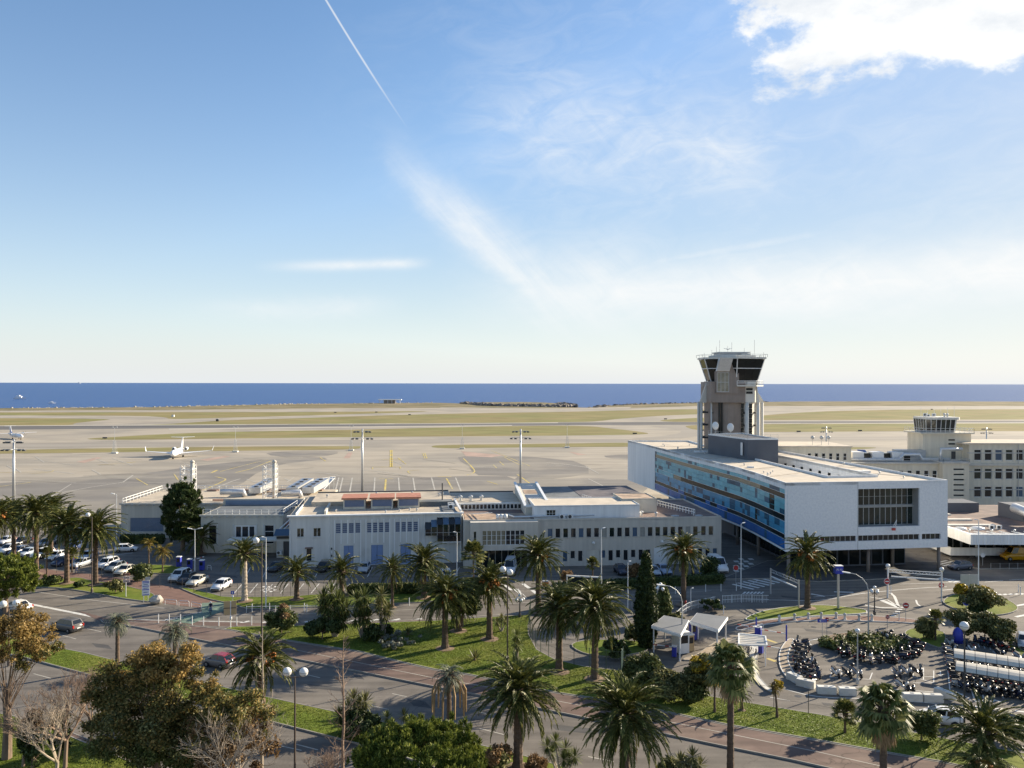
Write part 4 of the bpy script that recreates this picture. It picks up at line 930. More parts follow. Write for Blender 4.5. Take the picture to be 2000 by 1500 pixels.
# right flank: pale panels and ribbon glazing, columns with struts, flared brackets
body = [(Xp(1436), -3.9), (Xp(1458), -4.9), (Xp(1474), -1.5), (Xp(1474), 3.0), (Xp(1440), 4.5)]
MB().prism(body, 0, Zp(785)).obj('side_body', 'concrete_pale', tw)
MB().prism([(Xp(1438), -5.9), (Xp(1462), -5.4), (Xp(1476), -1.5), (Xp(1476), 3.2), (Xp(1440), 4.7)], Zp(785), Zp(750)).obj('side_head', 'concrete_pale', tw)
for (u0, u1, y0, y1) in [(1438, 1443.5, -4.25, -4.45), (1451, 1458.5, -4.75, -5.1), (1472, 1476, -2.2, -1.3)]:
    n_ = 9
    for k in range(n_):
        z_a = Zp(870) + (Zp(787) - Zp(870)) * k / n_; z_b = Zp(870) + (Zp(787) - Zp(870)) * (k + .93) / n_
        MB().bar((Xp(u0), y0, (z_a + z_b) / 2), (Xp(u1), y1, (z_a + z_b) / 2), .12, z_b - z_a).obj('stair_pane', 'glass_black', tw)
for (u, y, r_) in [(1369, -1.0, .32), (1381.5, -4.6, .2), (1447, -5.6, .5), (1470.5, -4.4, .5), (1486, -1.0, .5), (1483, 3.0, .4), (1372, 3.5, .42)]:
    MB().cyl(Xp(u), y, 0, Zp(785), r_, 12).obj('column', 'concrete_pale', tw, True)
    for v in (805, 829, 854, 880):
        MB().bar((Xp(u), y, Zp(v)), (Xp(u) * .72, y * .6, Zp(v)), .3, .45).obj('strut', 'metal_dark', tw)
for (u, y) in [(1366, -1.0), (1489, -1.0), (1471, -5.0)]:
    x = Xp(u); xi = Xp(1378 if u < 1400 else 1466)
    MB().add([(x, y - .4, Zp(786)), (x, y + .4, Zp(786)), (xi, y + .4, Zp(748)), (xi, y - .4, Zp(748)), (xi, y - .4, Zp(786)), (xi, y + .4, Zp(786)), (x, y - .4, Zp(783)), (x, y + .4, Zp(783))],
             [(6, 7, 2, 3), (0, 4, 5, 1), (0, 6, 3, 4), (1, 5, 2, 7), (0, 1, 7, 6), (4, 3, 2, 5)]).obj('bracket', 'concrete_pale', tw)
for (z_a) in (Zp(762), Zp(768.5)): MB().box(Xp(1445), Xp(1457.5), -5.78, -5.3, z_a, z_a + .6).obj('louvre', 'glass_black', tw)
bal = [(Xp(1425), -7.2), (Xp(1443), -7.2), (Xp(1462), -6.8), (Xp(1486), -2.0)]
railing(tw, bal, zc0 - .9, 1.05, 1.4, 'metal_white', .05); MB().prism([(Xp(1425), -7.3), (Xp(1462), -7.0), (Xp(1487), -2), (Xp(1470), 0), (Xp(1430), -3)], zc0 - 1.25, zc0 - .92).obj('balcony', 'concrete_pale', tw)
railing(tw, [(Xp(1370), -1), (Xp(1379), -4)], zc0 - 1.4, 1.0, 1.4, 'metal_grey', .05)

# ---------------------------------------------------------------- old cream terminal
def px_at(u, D): return (u - 1000) / FPX * D
ot = thing('old_terminal', 'long cream terminal building with rows of framed windows and a flat roof', 'building', (px_at(1893, 200), 200, 0))
Lr = 46.0; ops = []
rowz = [(13.0, 15.7), (8.35, 11.0), (3.9, 6.5)]
wx = [1.3 + i * 2.62 for i in range(17)]
for (za, zb) in rowz:
    for x in wx: ops.append((x, x + 1.75, za, zb))
mb = facade(MB(), 0, Lr, 0, 17.0, ops, 0, .25); mb.add([(Lr, 0, 0), (Lr, 14, 0), (Lr, 14, 17), (Lr, 0, 17)], [(0, 1, 2, 3)]); mb.add([(0, 0, 0), (0, 14, 0), (0, 14, 17), (0, 0, 17)], [(3, 2, 1, 0)])
mb.obj('wall', 'wall_cream', ot)
for (za, zb) in rowz:
    for x in wx:
        o_ = window(ot, x, x + 1.75, za, zb, .12, rnd.choice(['glass', 'glass', 'blind', 'glass_blue', 'glass_green', 'glass']), 'metal_white', 1, 1, .09)
        key = 'otsurr'
        if key not in WC: WC[key] = MB().box(-.18, 0, -.16, -.02, -.18, 2.85).box(1.75, 1.93, -.16, -.02, -.18, 2.85).box(-.18, 1.93, -.16, -.02, -.32, 0).box(-.18, 1.93, -.16, -.02, 2.7, 2.88).box(.0, 1.75, -.1, .0, 1.72, 1.98).mesh('surround', 'wall_tan')
        inst('surround', WC[key], o_)
for za, zb in rowz: MB().box(-.5, Lr, -.12, .0, za + 1.75, za + 1.95).obj('string_course', 'metal_grey', ot)
MB().box(-1.5, Lr, -.35, 14, 17.0, 17.35).obj('roof', 'roof_pale', ot); MB().box(-6, Lr, -.6, .02, 11.7, 12.2).obj('cornice', 'wall_beige', ot)
for x in (12.2, 24.5): MB().tube([(x, -.12, 3), (x, -.12, 17)], .07, 6).obj('downpipe', 'metal_grey', ot)
# stair block
x0, x1 = px_at(1842, 196) - ot.location.x, px_at(1893, 196) - ot.location.x
ops = [(x0 + 2.6, x0 + 5.2, 12.0 - 9.9 + i * 1.27, 12.0 - 9.9 + i * 1.27 + .42) for i in range(8)]
shell(MB(), x1 - x0, 18, 0, 12.6, [(a - x0, b - x0, c, d) for a, b, c, d in ops]).obj('stair_block', 'wall_cream', ot, loc=(x0, -4, 0))
MB().box(x0 - .3, x1 + .3, -4.4, 14, 12.6, 12.95).obj('stair_roof', 'wall_beige', ot)
for a, b, c, d in ops: window(ot, a, b, c, d, -3.86, 'glass_black', 'metal_grey', 1, 1, .05)
# lower wing to the left with windows, plant on its roof
xl = px_at(1560, 192) - ot.location.x; xm = px_at(1673, 194) - ot.location.x
ops = [(xm + 2.0 + i * 2.05, xm + 2.0 + i * 2.05 + 1.15, 8.6, 10.7) for i in range(10)]
mb = facade(MB(), xm, x0, 0, 12.3, ops, -2.0, .25); mb.obj('wing_wall', 'wall_cream', ot)
for q in ops: window(ot, q[0], q[1], q[2], q[3], -1.9, 'glass', 'metal_white', 1, 2, .09)
MB().box(xm, x0, -2.4, 12, 12.3, 12.65).obj('wing_roof', 'wall_beige', ot)
ops = [(xl + 4.0 + i * 1.75, xl + 4.0 + i * 1.75 + .9, 13.2, 15.0) for i in range(6)]
mb = facade(MB(), xl - 14, xm, 0, 16.4, ops, -3.0, .25); mb.add([(xm, -3, 0), (xm, 12, 0), (xm, 12, 16.4), (xm, -3, 16.4)], [(0, 1, 2, 3)]); mb.obj('wing_wall', 'wall_cream', ot)
for q in ops: window(ot, q[0], q[1], q[2], q[3], -2.9, 'glass', 'metal_white', 1, 2, .08)
MB().box(xl - 14, xm + .2, -3.3, 12, 16.4, 16.75).obj('wing_roof', 'roof_pale', ot)
for i, (u, v) in enumerate([(1599, 866), (1617, 864), (1631, 863)]):
    xx = px_at(u, 196) - ot.location.x; MB().cyl(xx, 0, 16.7, 18.6, .05, 6).obj('mast', 'metal_grey', ot); MB().ball((xx, -.1, 18.6), .5, 10, 6, (1, .4, 1)).obj('dish_antenna', 'metal_grey', ot, True)
# plant: louvred boxes and white ducts
yb = 1.5
for i in range(3):
    xx = xm + 2.2 + i * 5.0; MB().box(xx, xx + 2.9, yb, yb + 3, 12.7, 14.9).obj('chiller', 'metal_white', ot); MB().box(xx + 3.0, xx + 4.6, yb + .2, yb + 2.6, 12.7, 14.6).obj('chiller_grille', 'glass_black', ot)
MB().box(xm + 14, xm + 21, yb + .8, yb + 4, 12.7, 15.3).obj('plant_cabin', 'metal_grey', ot)
MB().tube([(xm + .8, yb + .5, 13.6), (xm + 1.4, yb - .8, 13.1), (xm + 13.5, yb - .8, 13.1), (xm + 14.6, yb - .8, 14.4), (xm + 18.5, yb - .8, 14.4), (xm + 19.3, yb - .8, 13.2), (x0 + 4, yb - .8, 13.2)], .42, 10).obj('duct', 'duct', ot, True)
railing(ot, [(xm, -2.3), (x0, -2.3), (x0, -4.3), (x1, -4.3), (x1, -.3)], 12.7, 1.0, 2.0, 'metal_grey', .035)
MB().tube([(x0 + 1.2, -.8, 12.8), (x0 + 1.2, -.8, 15.9), (x0 + 6.5, -.8, 15.9)], .38, 10).obj('duct', 'duct', ot, True)
# old control cab on its own block
oc = thing('old_control_cab', 'small cream tower with flared glass cab rising from old terminal', 'control tower', (px_at(1848, 203), 203, 0))
w0, w1 = px_at(1797, 203) - px_at(1842, 203), px_at(1891, 203) - px_at(1842, 203)
MB().box(w0, w1, 0, 8, 12, 19.4).obj('tower_block', 'wall_cream', oc)
MB().box(w0 - .8, w1 + .5, -.7, 8.6, 19.4, 19.75).obj('gallery', 'wall_tan', oc)
for zz in (16.7, 17.7): MB().box(.6, 2.2, -.05, .05, zz, zz + .35).obj('vent_slot', 'glass_black', oc)
door(oc, 1.3, 2.4, 12.9, 15.0, 'metal_dark', -.06, 1)
cw = [(w0 + 1.2, .8), (w0 + 3.2, -.2), (w1 - 4.4, -.2), (w1 - 3.6, .8), (w1 - 3.6, 6.5), (w0 + 1.2, 6.5)]
cc_ = Vector(((w0 + w1 - 2.4) / 2, 3.2))
hi_ = [((p[0] - cc_.x) * 1.06 + cc_.x, (p[1] - cc_.y) * 1.1 + cc_.y) for p in cw]
for i in range(6):
    j = (i + 1) % 6; nn_ = max(2, int((Vector(cw[j]) - Vector(cw[i])).length / .95))
    for k in range(nn_):
        ta, tb = (k + .06) / nn_, (k + .94) / nn_
        f3 = lambda P_, t, z: (P_[i][0] + (P_[j][0] - P_[i][0]) * t, P_[i][1] + (P_[j][1] - P_[i][1]) * t, z)
        MB().add([f3(cw, ta, 20.1), f3(cw, tb, 20.1), f3(hi_, tb, 23.0), f3(hi_, ta, 23.0)], [(0, 1, 2, 3)]).obj('cab_pane', 'glass_green' if k % 3 else 'glass', oc)
        MB().bar(f3(cw, k / nn_, 20.0), f3(hi_, k / nn_, 23.0), .1).obj('mullion', 'metal_white', oc)
MB().prism(cw, 19.75, 20.1).obj('cab_base', 'wall_grey', oc)
MB().prism([((p[0] - cc_.x) * 1.08 + cc_.x + .4, (p[1] - cc_.y) * 1.08 + cc_.y) for p in hi_], 23.0, 23.6).obj('cab_roof', 'concrete_pale', oc)
clutter(oc, w0 + 2, w1 - 5, 1, 6, 23.6, 7, 5)
for i in range(6): MB().tube([(w0 + 1 + i * 1.7, 3, 23.6), (w0 + 1 + i * 1.7, 3, 25.2 + rnd.random() * 1.2)], .04, 5).obj('antenna', 'metal_white', oc)
railing(oc, [(w0 - .7, 8), (w0 - .7, -.6), (w1 + .4, -.6), (w1 + .4, 8)], 19.75, 1.05, 1.2, 'metal_white', .03)

# ---------------------------------------------------------------- low terminal with the deep white canopy
lt = thing('low_terminal', 'low terminal with deep white ribbed canopy and brown flat roof', 'building', (79.4, 139, 0))
MB().box(.6, 40, .8, 36, 4.3, 5.7).obj('roof', 'roof_brown', lt)
mb = MB().box(0, 40, 0, .5, 4.2, 6.0).box(0, .5, .5, 30, 4.2, 6.0); mb.obj('fascia', 'wall_bright', lt)
for i in range(66): MB().box(.3 + i * .6, .38 + i * .6, -.06, .0, 4.25, 5.95).obj('fascia_rib', 'metal_white', lt)
MB().box(.5, 40, .5, 3.0, 5.65, 5.72).obj('canopy_deck', 'metal_grey', lt)
for i in range(10):
    MB().bar((2.5 + i * 2.2, 3.4, 5.9), (4.0 + i * 2.2, .6, 5.8), .1, .16).obj('roof_rib', 'metal_white', lt)
    if i % 2 == 0: vent_cap(lt, 1.6 + i * 2.0, 3.3, 5.7, .8)
for i in range(3): MB().box(-3, 10 + i * 1.2 - 2 * i, 9.5 + i * 6.0, 10.5 + i * 6.0, 5.7, 6.0).obj('skylight', 'concrete_pale', lt)
for (x, y, L_, r_) in [(1.6, 6.2, 1.8, .8), (4.8, 6.4, 2.0, .9)]: MB().ball((x, y, 5.75), r_, 12, 6, (1.6, 1, .6)).obj('roof_dome', 'metal_white', lt, True)
ac_unit(lt, 7.5, 6.5, 5.7, 0, 1.0); ac_unit(lt, 8.8, 6.5, 5.7, 0, 1.0)
MB().tube([(17.5, 8.5, 5.7), (17.5, 8.5, 8.4), (18.3, 8.5, 9.2), (22, 8.6, 9.2), (24, 8.8, 8.8), (40, 9.0, 8.8)], .72, 12).obj('duct', 'duct', lt, True)
MB().tube([(16.2, 14, 8.5), (16.6, 10.5, 8.0), (17.0, 9.0, 6.5)], .9, 12).obj('duct', 'duct', lt, True)
MB().box(19.5, 23.5, 9.2, 12, 8.2, 10.6).obj('duct_box', 'duct', lt); MB().box(18, 27, 14, 22, 5.7, 8.4).obj('plant_room', 'wall_navy', lt); MB().box(8.0, 16.5, 26, 32, 5.7, 7.6).obj('plant_room', 'wall_navy', lt)
MB().box(25, 40, 11, 20, 5.7, 9.0).obj('plant_room', 'wall_navy', lt)
MB().box(1.7, 40, 12.0, 36, 0, 4.2).obj('ground_floor', 'wall_navy', lt)
mb = MB().box(1.2, 40, 8.6, 9.0, .5, 1.9).box(1.2, 1.6, 9.0, 16, .5, 1.9); mb.obj('low_wall', 'wall_bright', lt)
for i in range(5): MB().cyl(6.4 + i * 8.0, 9.4, 0.1, 4.2, .2, 10).obj('pillar', 'metal_grey', lt)
for i in range(12): window(lt, 2 + i * 3.1, 2 + i * 3.1 + 2.9, .4, 3.9, 11.9, 'glass_black', 'metal_grey', 2, 1, .08)

# ---------------------------------------------------------------- white workshop building (middle left)
A, B = Vector((-38.6, 139.4)), Vector((-8.9, 143.6))
wb, L = frame_at('workshop_building', 'white two-storey workshop with ribbed bays and blue doors', 'building', A, B)
U = lambda u: (u - 571) / 334.0 * L
HW = 8.75
ops = []; bays_ = [(656, 706), (716, 762), (771, 818)]
w_small = [(585, 599), (616, 631)]
for a, b in w_small: ops.append((U(a), U(b), 5.15, 6.75))
ops.append((U(602.5), U(614), .9, 3.2))
winz = (5.65, 7.45)
for a, b in bays_:
    n = 4
    for i in range(n): ops.append((U(a + (b - a) * (i + .06) / n + 2), U(a + (b - a) * (i + .94) / n + 1), *winz))
doors = [(674.5, 693), (727, 750), (784, 804)]
for a, b in doors: ops.append((U(a), U(b), 0.05, 3.5))
shell(MB(), L, 24, 0, HW, ops).obj('wall', 'wall_white', wb)
for a, b in w_small: window(wb, U(a), U(b), 5.15, 6.75, .1, 'glass_green', 'metal_white', 2, 1, .09, 'wall_white')
window(wb, U(602.5), U(614), .9, 3.2, .1, 'glass', 'metal_white', 1, 1, .1)
MB().box(U(601), U(615.5), -.35, -.01, 3.2, 3.4).obj('canopy', 'roof_brown', wb)
for a, b in bays_:
    n = 4
    for i in range(n): window(wb, U(a + (b - a) * (i + .06) / n + 2), U(a + (b - a) * (i + .94) / n + 1), *winz, .1, 'louvre_blue', 'metal_white', 1, 5, .05)
    for i in range(n + 1): MB().box(U(a + (b - a) * i / n + 1) - .09, U(a + (b - a) * i / n + 1) + .09, -.22, -.004, .05 if i in (0, n) else 3.9, 8.0).obj('fin', 'wall_bright', wb)
for a, b in doors: door(wb, U(a), U(b), .05, 3.5, 'door_blue', .12, 2)
for u in (573, 646.5, 831, 903): MB().tube([(U(u), -.08, .1), (U(u), -.08, HW)], .09, 8).obj('downpipe', 'metal_white', wb)
MB().box(-.35, L + .3, -.45, .2, HW, HW + .25).obj('eaves', 'wall_bright', wb)
MB().box(0, L, .2, 11, HW, HW + .12).obj('roof', 'roof_gravel', wb)
MB().box(U(600), L - 1, 11, 23.8, HW, HW + .9).obj('upper_roof', 'roof_gravel', wb)
MB().box(U(580), U(600), 11, 23.5, HW - .2, HW + .25).obj('upper_roof', 'roof_gravel', wb)
MB().box(U(600), L - 1, 23.4, 23.8, HW + .9, HW + 1.1).obj('roof_edge', 'metal_dark', wb)
for u in (665, 721, 775): 
    x0 = U(u) + .3; x1 = x0 + 4.0
    d_ = MB().box(x0, x1, 6.6, 11.5, HW + .1, HW + 1.9).obj('dormer', 'wall_tan', wb); MB().box(x0 + .25, x1 - .25, 6.5, 6.62, HW + .55, HW + 1.75).obj('louvre', 'louvre_blue', d_); MB().box(x0 - .3, x1 + .3, 6.2, 12, HW + 1.9, HW + 2.2).obj('dormer_roof', 'red_tile', d_)
for u in (600,): MB().box(U(636), U(640), .8, 10.8, HW + .1, HW + .75).obj('roof_rib', 'wall_tan', wb)
MB().box(U(582), U(583.5), .5, 11, HW + .1, HW + .5).obj('roof_rib', 'wall_bright', wb)
MB().box(U(820), U(892), 8.0, 11.0, HW + .1, HW + 1.0).obj('roof_upstand', 'roof_slate', wb); MB().box(U(868), U(894), .5, 8.0, HW + .12, HW + .3).obj('roof_patch', 'roof_slate', wb)
for i in range(8): vent_cap(wb, rnd.uniform(2, L - 2), rnd.uniform(12, 22), HW + .9, .8)
for i in range(6): vent_cap(wb, rnd.uniform(3, L - 6), rnd.uniform(1, 6), HW + .1, .7)
ac_unit(wb, U(886), 3, HW + .3, 0, 1.2); ac_unit(wb, U(886), 5, HW + .3, 0, 1.2)
MB().bar((L - .2, 0, HW + .5), (L - .6, 11, HW + .9), .35, .35).obj('roof_rib', 'metal_white', wb)
MB().tube([(U(872), 10, HW), (U(872), 10, HW + 4.2)], .12, 6).obj('flue', 'metal_dark', wb)
# corner glass oriel
x0, x1 = U(832), U(902); zo = (4.0, 8.0)
og = MB().box(x0 + 3.0, x1, -1.15, -.02, zo[0] - .25, zo[0]).obj('oriel', 'metal_white', wb)
n = 6
for i in range(n):
    a, b = x0 + (x1 - x0) * i / n, x0 + (x1 - x0) * (i + 1) / n; zt = 7.0 if i > 1 else 6.2 + .4 * i; zl = zo[0] if i > 1 else zo[0] + 1.1
    MB().add([(a + .03, -1.1, zl), (b - .03, -1.1, zl), (b - .03, -1.1, zt), (a + .03, -1.1, zt)], [(0, 1, 2, 3)]).obj('pane', 'glass_green' if i % 2 else 'glass', og)
    MB().add([(a + .03, -1.1, zt), (b - .03, -1.1, zt), (b - .03, -.03, zt + 1.1), (a + .03, -.03, zt + 1.1)], [(0, 1, 2, 3)]).obj('pane', 'glass_blue' if i % 2 else 'glass', og)
    MB().bar((a, -1.12, zl), (a, -1.12, zt), .07).obj('glazing_bar', 'metal_grey', og)
MB().bar((x0, -1.12, 5.6), (x1, -1.12, 5.6), .06).obj('glazing_bar', 'metal_grey', og); MB().bar((x1, -1.12, 4), (x1, -1.12, 7), .09).obj('glazing_bar', 'metal_grey', og)
window(wb, x0 + 3.2, x1 - .2, 4.0, 5.0, -1.2, 'glass', 'metal_dark', 5, 1, .05)
for i in range(4): MB().box(U(650), U(652.5), -.06, -.004, 1.0 + i * .62, 1.36 + i * .62).obj('notice', 'metal_dark' if i % 2 else 'sign_white', wb)

# ---------------------------------------------------------------- beige office range (middle right)
A, B = Vector((-8.3, 138.9)), Vector((37.4, 143.4))
be, L = frame_at('beige_office_range', 'long beige two-storey office range with square dark windows', 'building', A, B)
U = lambda u: (u - 906) / 503.0 * L
HB = 8.0; ops = []; up = []; lowr = []
for i in range(26):
    u0 = 1066.5 + i * 15.05
    if 1372 < u0 + 10: u0 += 1
    if u0 > 1395: break
    up.append((U(u0), U(u0 + 9.3), 5.0, 6.6))
for i in range(22):
    u0 = 1096 + i * 14.8
    if 1138 < u0 < 1170 or 1268 < u0 < 1310 or u0 > 1395: continue
    lowr.append((U(u0), U(u0 + 8.5), .8 if i % 2 == 0 else 1.3, 2.65))
gates = [(U(1143), U(1168), .05, 2.75), (U(1274), U(1300), .05, 3.0)]
ops = up + lowr + gates
shell(MB(), L, 22, 0, HB, ops).obj('wall', 'wall_beige', be)
for q in up: window(be, *q, .12, rnd.choice(['glass', 'glass', 'glass', 'blind', 'glass_blue', 'glass_green']), 'wall_grey', 1, 1, .05, 'wall_beige')
for q in lowr: window(be, *q, .12, rnd.choice(['glass', 'glass', 'glass_blue']), 'wall_grey', 1, 1, .05)
for q in gates: door(be, *q, 'metal_white' if q[0] > 25 else 'wall_tan', .1, 1, 'shutter')
for u in (1155, 1290): MB().ball((U(u), -.15, 4.0), .3, 10, 6).obj('wall_lamp', 'globe', be, True)
MB().box(0, L, .2, 21.8, HB, HB + .1).obj('roof', 'roof_brown', be)
parapet(MB(), [(0, 0), (L, 0), (L, 22), (0, 22)], HB - .1, .45, .25).obj('coping', 'wall_beige', be)
# bowed bay with ribbon glazing on the left
bx0, bx1 = U(918), U(1046)
wins = (U(940), U(1020), 4.2, 6.7); slot = (U(924), U(929), 4.3, 6.6)
mb = facade(MB(), bx0, bx1, 3.3, 8.15, [wins, slot], -1.6, .3)
mb.add([(bx0, -1.6, 3.3), (bx0, 0, 3.3), (bx0, 0, 8.15), (bx0, -1.6, 8.15)], [(3, 2, 1, 0)]).add([(bx1, -1.6, 3.3), (bx1, 0, 3.3), (bx1, 0, 8.15), (bx1, -1.6, 8.15)], [(0, 1, 2, 3)])
mb.add([(bx0, -1.6, 3.3), (bx1, -1.6, 3.3), (bx1, 0, 3.3), (bx0, 0, 3.3)], [(3, 2, 1, 0)]).add([(bx0, -1.6, 8.15), (bx1, -1.6, 8.15), (bx1, 0.3, 8.15), (bx0, 0.3, 8.15)], [(0, 1, 2, 3)])
mb.obj('bay', 'wall_beige', be)
n = 9
for i in range(n):
    a = wins[0] + (wins[1] - wins[0]) * i / n; b = wins[0] + (wins[1] - wins[0]) * (i + 1) / n
    window(be, a, b, wins[2], wins[3], -1.45, 'glass_gold' if i < 5 else 'glass', 'metal_white', 1, 3, .06)
window(be, *slot, -1.45, 'glass', 'metal_grey', 1, 2, .05)
for i in range(8): MB().box(U(930 + i * 12.2), U(941 + i * 12.2), -.05, -.004, .05, 3.2).obj('recess_shade', 'glass_black', be)  # flat black panels standing in for the deep shade under the bay
MB().box(.3, bx1 - 1, .25, 7.5, HB + .1, HB + .18).obj('roof_patch', 'roof_rust', be)
for i in range(3): MB().cyl(U(972 + i * 7.5), 1.4, HB + .1, HB + 1.0, .32, 12).obj('roof_vent', 'metal_white', be, True)
MB().tube([(U(995), 3.2, HB + .6), (U(1003), .9, HB + .6), (U(1060), 1.2, HB + .6), (U(1160), 1.5, HB + .6)], .16, 8).obj('pipe', 'duct', be)
MB().bar((.6, 7.5, HB + .1), (4.2, 1.5, HB + 1.3), .12).obj('roof_ladder', 'metal_white', be); MB().bar((1.4, 7.5, HB + .1), (5.0, 1.5, HB + 1.3), .12).obj('roof_ladder', 'metal_white', be)
for u in (1096, 1112): ac_unit(be, U(u), .9, HB + .1, 0, 1.1)
for i in range(2): MB().ball((U(1322 + i * 48), 1.8, HB + .2), .45, 10, 6, (1.8, 1, .4)).obj('roof_dome', 'metal_grey', be, True)
# blocks standing on the roof
def block(parent, x0, x1, y0, y1, z0, z1, m, roofm, name='roof_block', win=None):
    o = MB().box(x0, x1, y0, y1, z0, z1 - .02).obj(name, m, parent); MB().box(x0 + .2, x1 - .2, y0 + .2, y1 - .2, z1 - .02, z1 + .03).obj('roof', roofm, o)
    parapet(MB(), [(x0, y0), (x1, y0), (x1, y1), (x0, y1)], z1 - .1, .25, .18).obj('coping', m, o); return o
b1 = block(be, U(1043), U(1250), 1.4, 11, HB, 10.3, 'wall_bright', 'roof_pale'); window(be, U(1066), U(1084), 8.5, 9.7, 1.3, 'glass_green', 'metal_white', 3, 2, .06)
b2 = block(be, U(1228), U(1300), 6.5, 14, HB, 10.6, 'wall_tan', 'roof_rust')
x0, x1 = U(1030), U(1078)
MB().add([(x0, 5, HB), (x1, 5, HB), (x1, 24, HB), (x0, 24, HB), (x0, 5, 9.7), (x1, 5, 9.7), (x1, 24, 11.6), (x0, 24, 11.6)], [(4, 5, 6, 7), (0, 1, 5, 4), (1, 2, 6, 5), (2, 3, 7, 6), (3, 0, 4, 7)]).obj('lantern_block', 'wall_tan', be)
for i in range(4):
    t0, t1 = .12 + i * .2, .12 + i * .2 + .16
    MB().add([(x0 + .9, 5 + 19 * t0, 9.74 + 1.9 * t0), (x1 - .9, 5 + 19 * t0, 9.74 + 1.9 * t0), (x1 - .9, 5 + 19 * t1, 9.74 + 1.9 * t1), (x0 + .9, 5 + 19 * t1, 9.74 + 1.9 * t1)], [(0, 1, 2, 3)]).obj('lantern_pane', 'glass' if i % 2 else 'roof_rust', be)
for xx in (x0, x1): MB().bar((xx, 4.9, 9.8), (xx, 24.1, 11.75), .5, .3).obj('lantern_edge', 'metal_white', be)
MB().bar((x0, 4.9, 9.8), (x1, 4.9, 9.8), .4, .3).obj('lantern_edge', 'metal_white', be)
# long rear hall with clerestory (roof visible above), dark roofs on the right
rh = MB().box(U(885), x0 - .1, 12.2, 13.0, HB - .1, 9.4).obj('clerestory', 'wall_white', be)
for i in range(16):
    a = U(905) + i * .72; window(be, a, a + .6, 8.3, 9.2, 12.1, 'glass', 'metal_white', 1, 1, .05)
MB().box(U(885), x0 - .1, 13.0, 27, 8.6, 9.5).obj('rear_roof', 'roof_gravel', be); MB().box(U(885), x0 - .1, 26.7, 27.05, 9.5, 9.7).obj('roof_edge', 'metal_dark', be)
for i in range(3): vent_cap(be, U(905 + i * 22), 15, 9.5, 1.4)
MB().box(x1 + .3, U(1172), 18, 36, 7.8, 9.3).obj('rear_roof', 'roof_slate', be); MB().box(U(1172) + .02, U(1316), 15, 36, 7.8, 9.35).obj('rear_roof', 'roof_dark', be)
MB().box(x1 + .3, U(1172), 17.9, 18.0, 7.8, 9.2).obj('hall_wall', 'wall_bright', be)
for i in range(3): window(be, x1 + 1.5 + i * 2.6, x1 + 3.0 + i * 2.6, 8.0, 9.1, 17.8, 'glass', 'metal_white', 2, 1, .06)
railing(be, [(U(1170), 18), (U(1195), 10.2)], 9.0, 1.0, .9, 'metal_white', .04); railing(be, [(U(1325), 14), (U(1365), 2.5), (U(1360), 2)], HB + .2, 1.0, .9, 'metal_white', .05)
for i in range(2): MB().ball((U(1208 + i * 46), 13, 9.4), .8, 12, 6, (2.0, 1, .5)).obj('roof_dome', 'metal_white', be, True)
clutter(be, U(1180), U(1350), 2, 5, HB + .1, 5, 9)

# ---------------------------------------------------------------- pale technical building (left)
A, B = Vector((-80.2, 165.0)), Vector((-43.0, 166.5))
tb, L = frame_at('technical_building', 'pale tan technical building with rooftop ducts and railing', 'building', A, B)
HT = 7.0; U = lambda u: (u - 240) / 330.0 * L * .97
lv = (U(257), U(318), 1.4, 4.2)
shell(MB(), L + 3, 22, 0, HT, [lv]).obj('wall', 'wall_tan', tb)
for i in range(14): MB().box(lv[0], lv[1], .05, .16, lv[2] + i * .2, lv[2] + i * .2 + .14).obj('louvre_slat', 'shutter_blue', tb)
MB().box(0, L + 3, .2, 21.8, HT - .1, HT + .05).obj('roof', 'roof_gravel', tb)
MB().box(-.3, L + 3, -.3, .1, HT - .05, HT + .25).obj('eaves', 'wall_tan', tb)
for i in range(24): MB().box(.8 + i * 1.45, 1.1 + i * 1.45, -.5, -.3, HT - .25, HT - .05).obj('eaves_bracket', 'metal_grey', tb)
railing(tb, [(0.2, 0.2), (.2, 21), (L, 21)], HT + .05, 1.1, 1.6, 'metal_white', .05)
for i in range(9): MB().box(3 + i * 4, 5.2 + i * 4, 19, 21, HT + .05, HT + .35).obj('roof_kerb', 'roof_brown', tb)
MB().tube([(U(395), 10, HT + 1.1), (U(440), 10, HT + 1.2), (U(442), 10, HT + .2)], .65, 12).obj('duct', 'duct', tb, True)
MB().tube([(U(520), 8, HT + 1.0), (U(556), 8, HT + 1.3), (U(558), 8, HT + .2)], .6, 12).obj('duct', 'duct', tb, True)
for u in (445, 520, 552):
    o_ = MB().add([(U(u), 12, HT + .5), (U(u) + 2.6, 12, HT + .5), (U(u) + 4.4, 20, HT + 1.4), (U(u) + 1.8, 20, HT + 1.4), (U(u), 12, HT + 1.8), (U(u) + 2.6, 12, HT + 1.8), (U(u) + 4.4, 20, HT + 2.9), (U(u) + 1.8, 20, HT + 2.9)], [(0, 3, 2, 1), (4, 5, 6, 7), (0, 1, 5, 4), (1, 2, 6, 5), (2, 3, 7, 6), (3, 0, 4, 7)]).obj('cooler', 'metal_galv', tb)
    for k in range(4): MB().lathe([(.55, 0), (.55, .06)], 10, (U(u) + 1.5 + k * .45, 13 + k * 2, HT + 2.0 + k * .27)).obj('fan', 'metal_dark', o_)
MB().box(U(400), U(565), 3, 3.3, HT + .2, HT + .5).obj('pipe_tray', 'red_tile', tb); MB().box(U(430), U(500), 14, 14.4, HT + .2, HT + .6).obj('pipe_tray', 'roof_rust', tb)
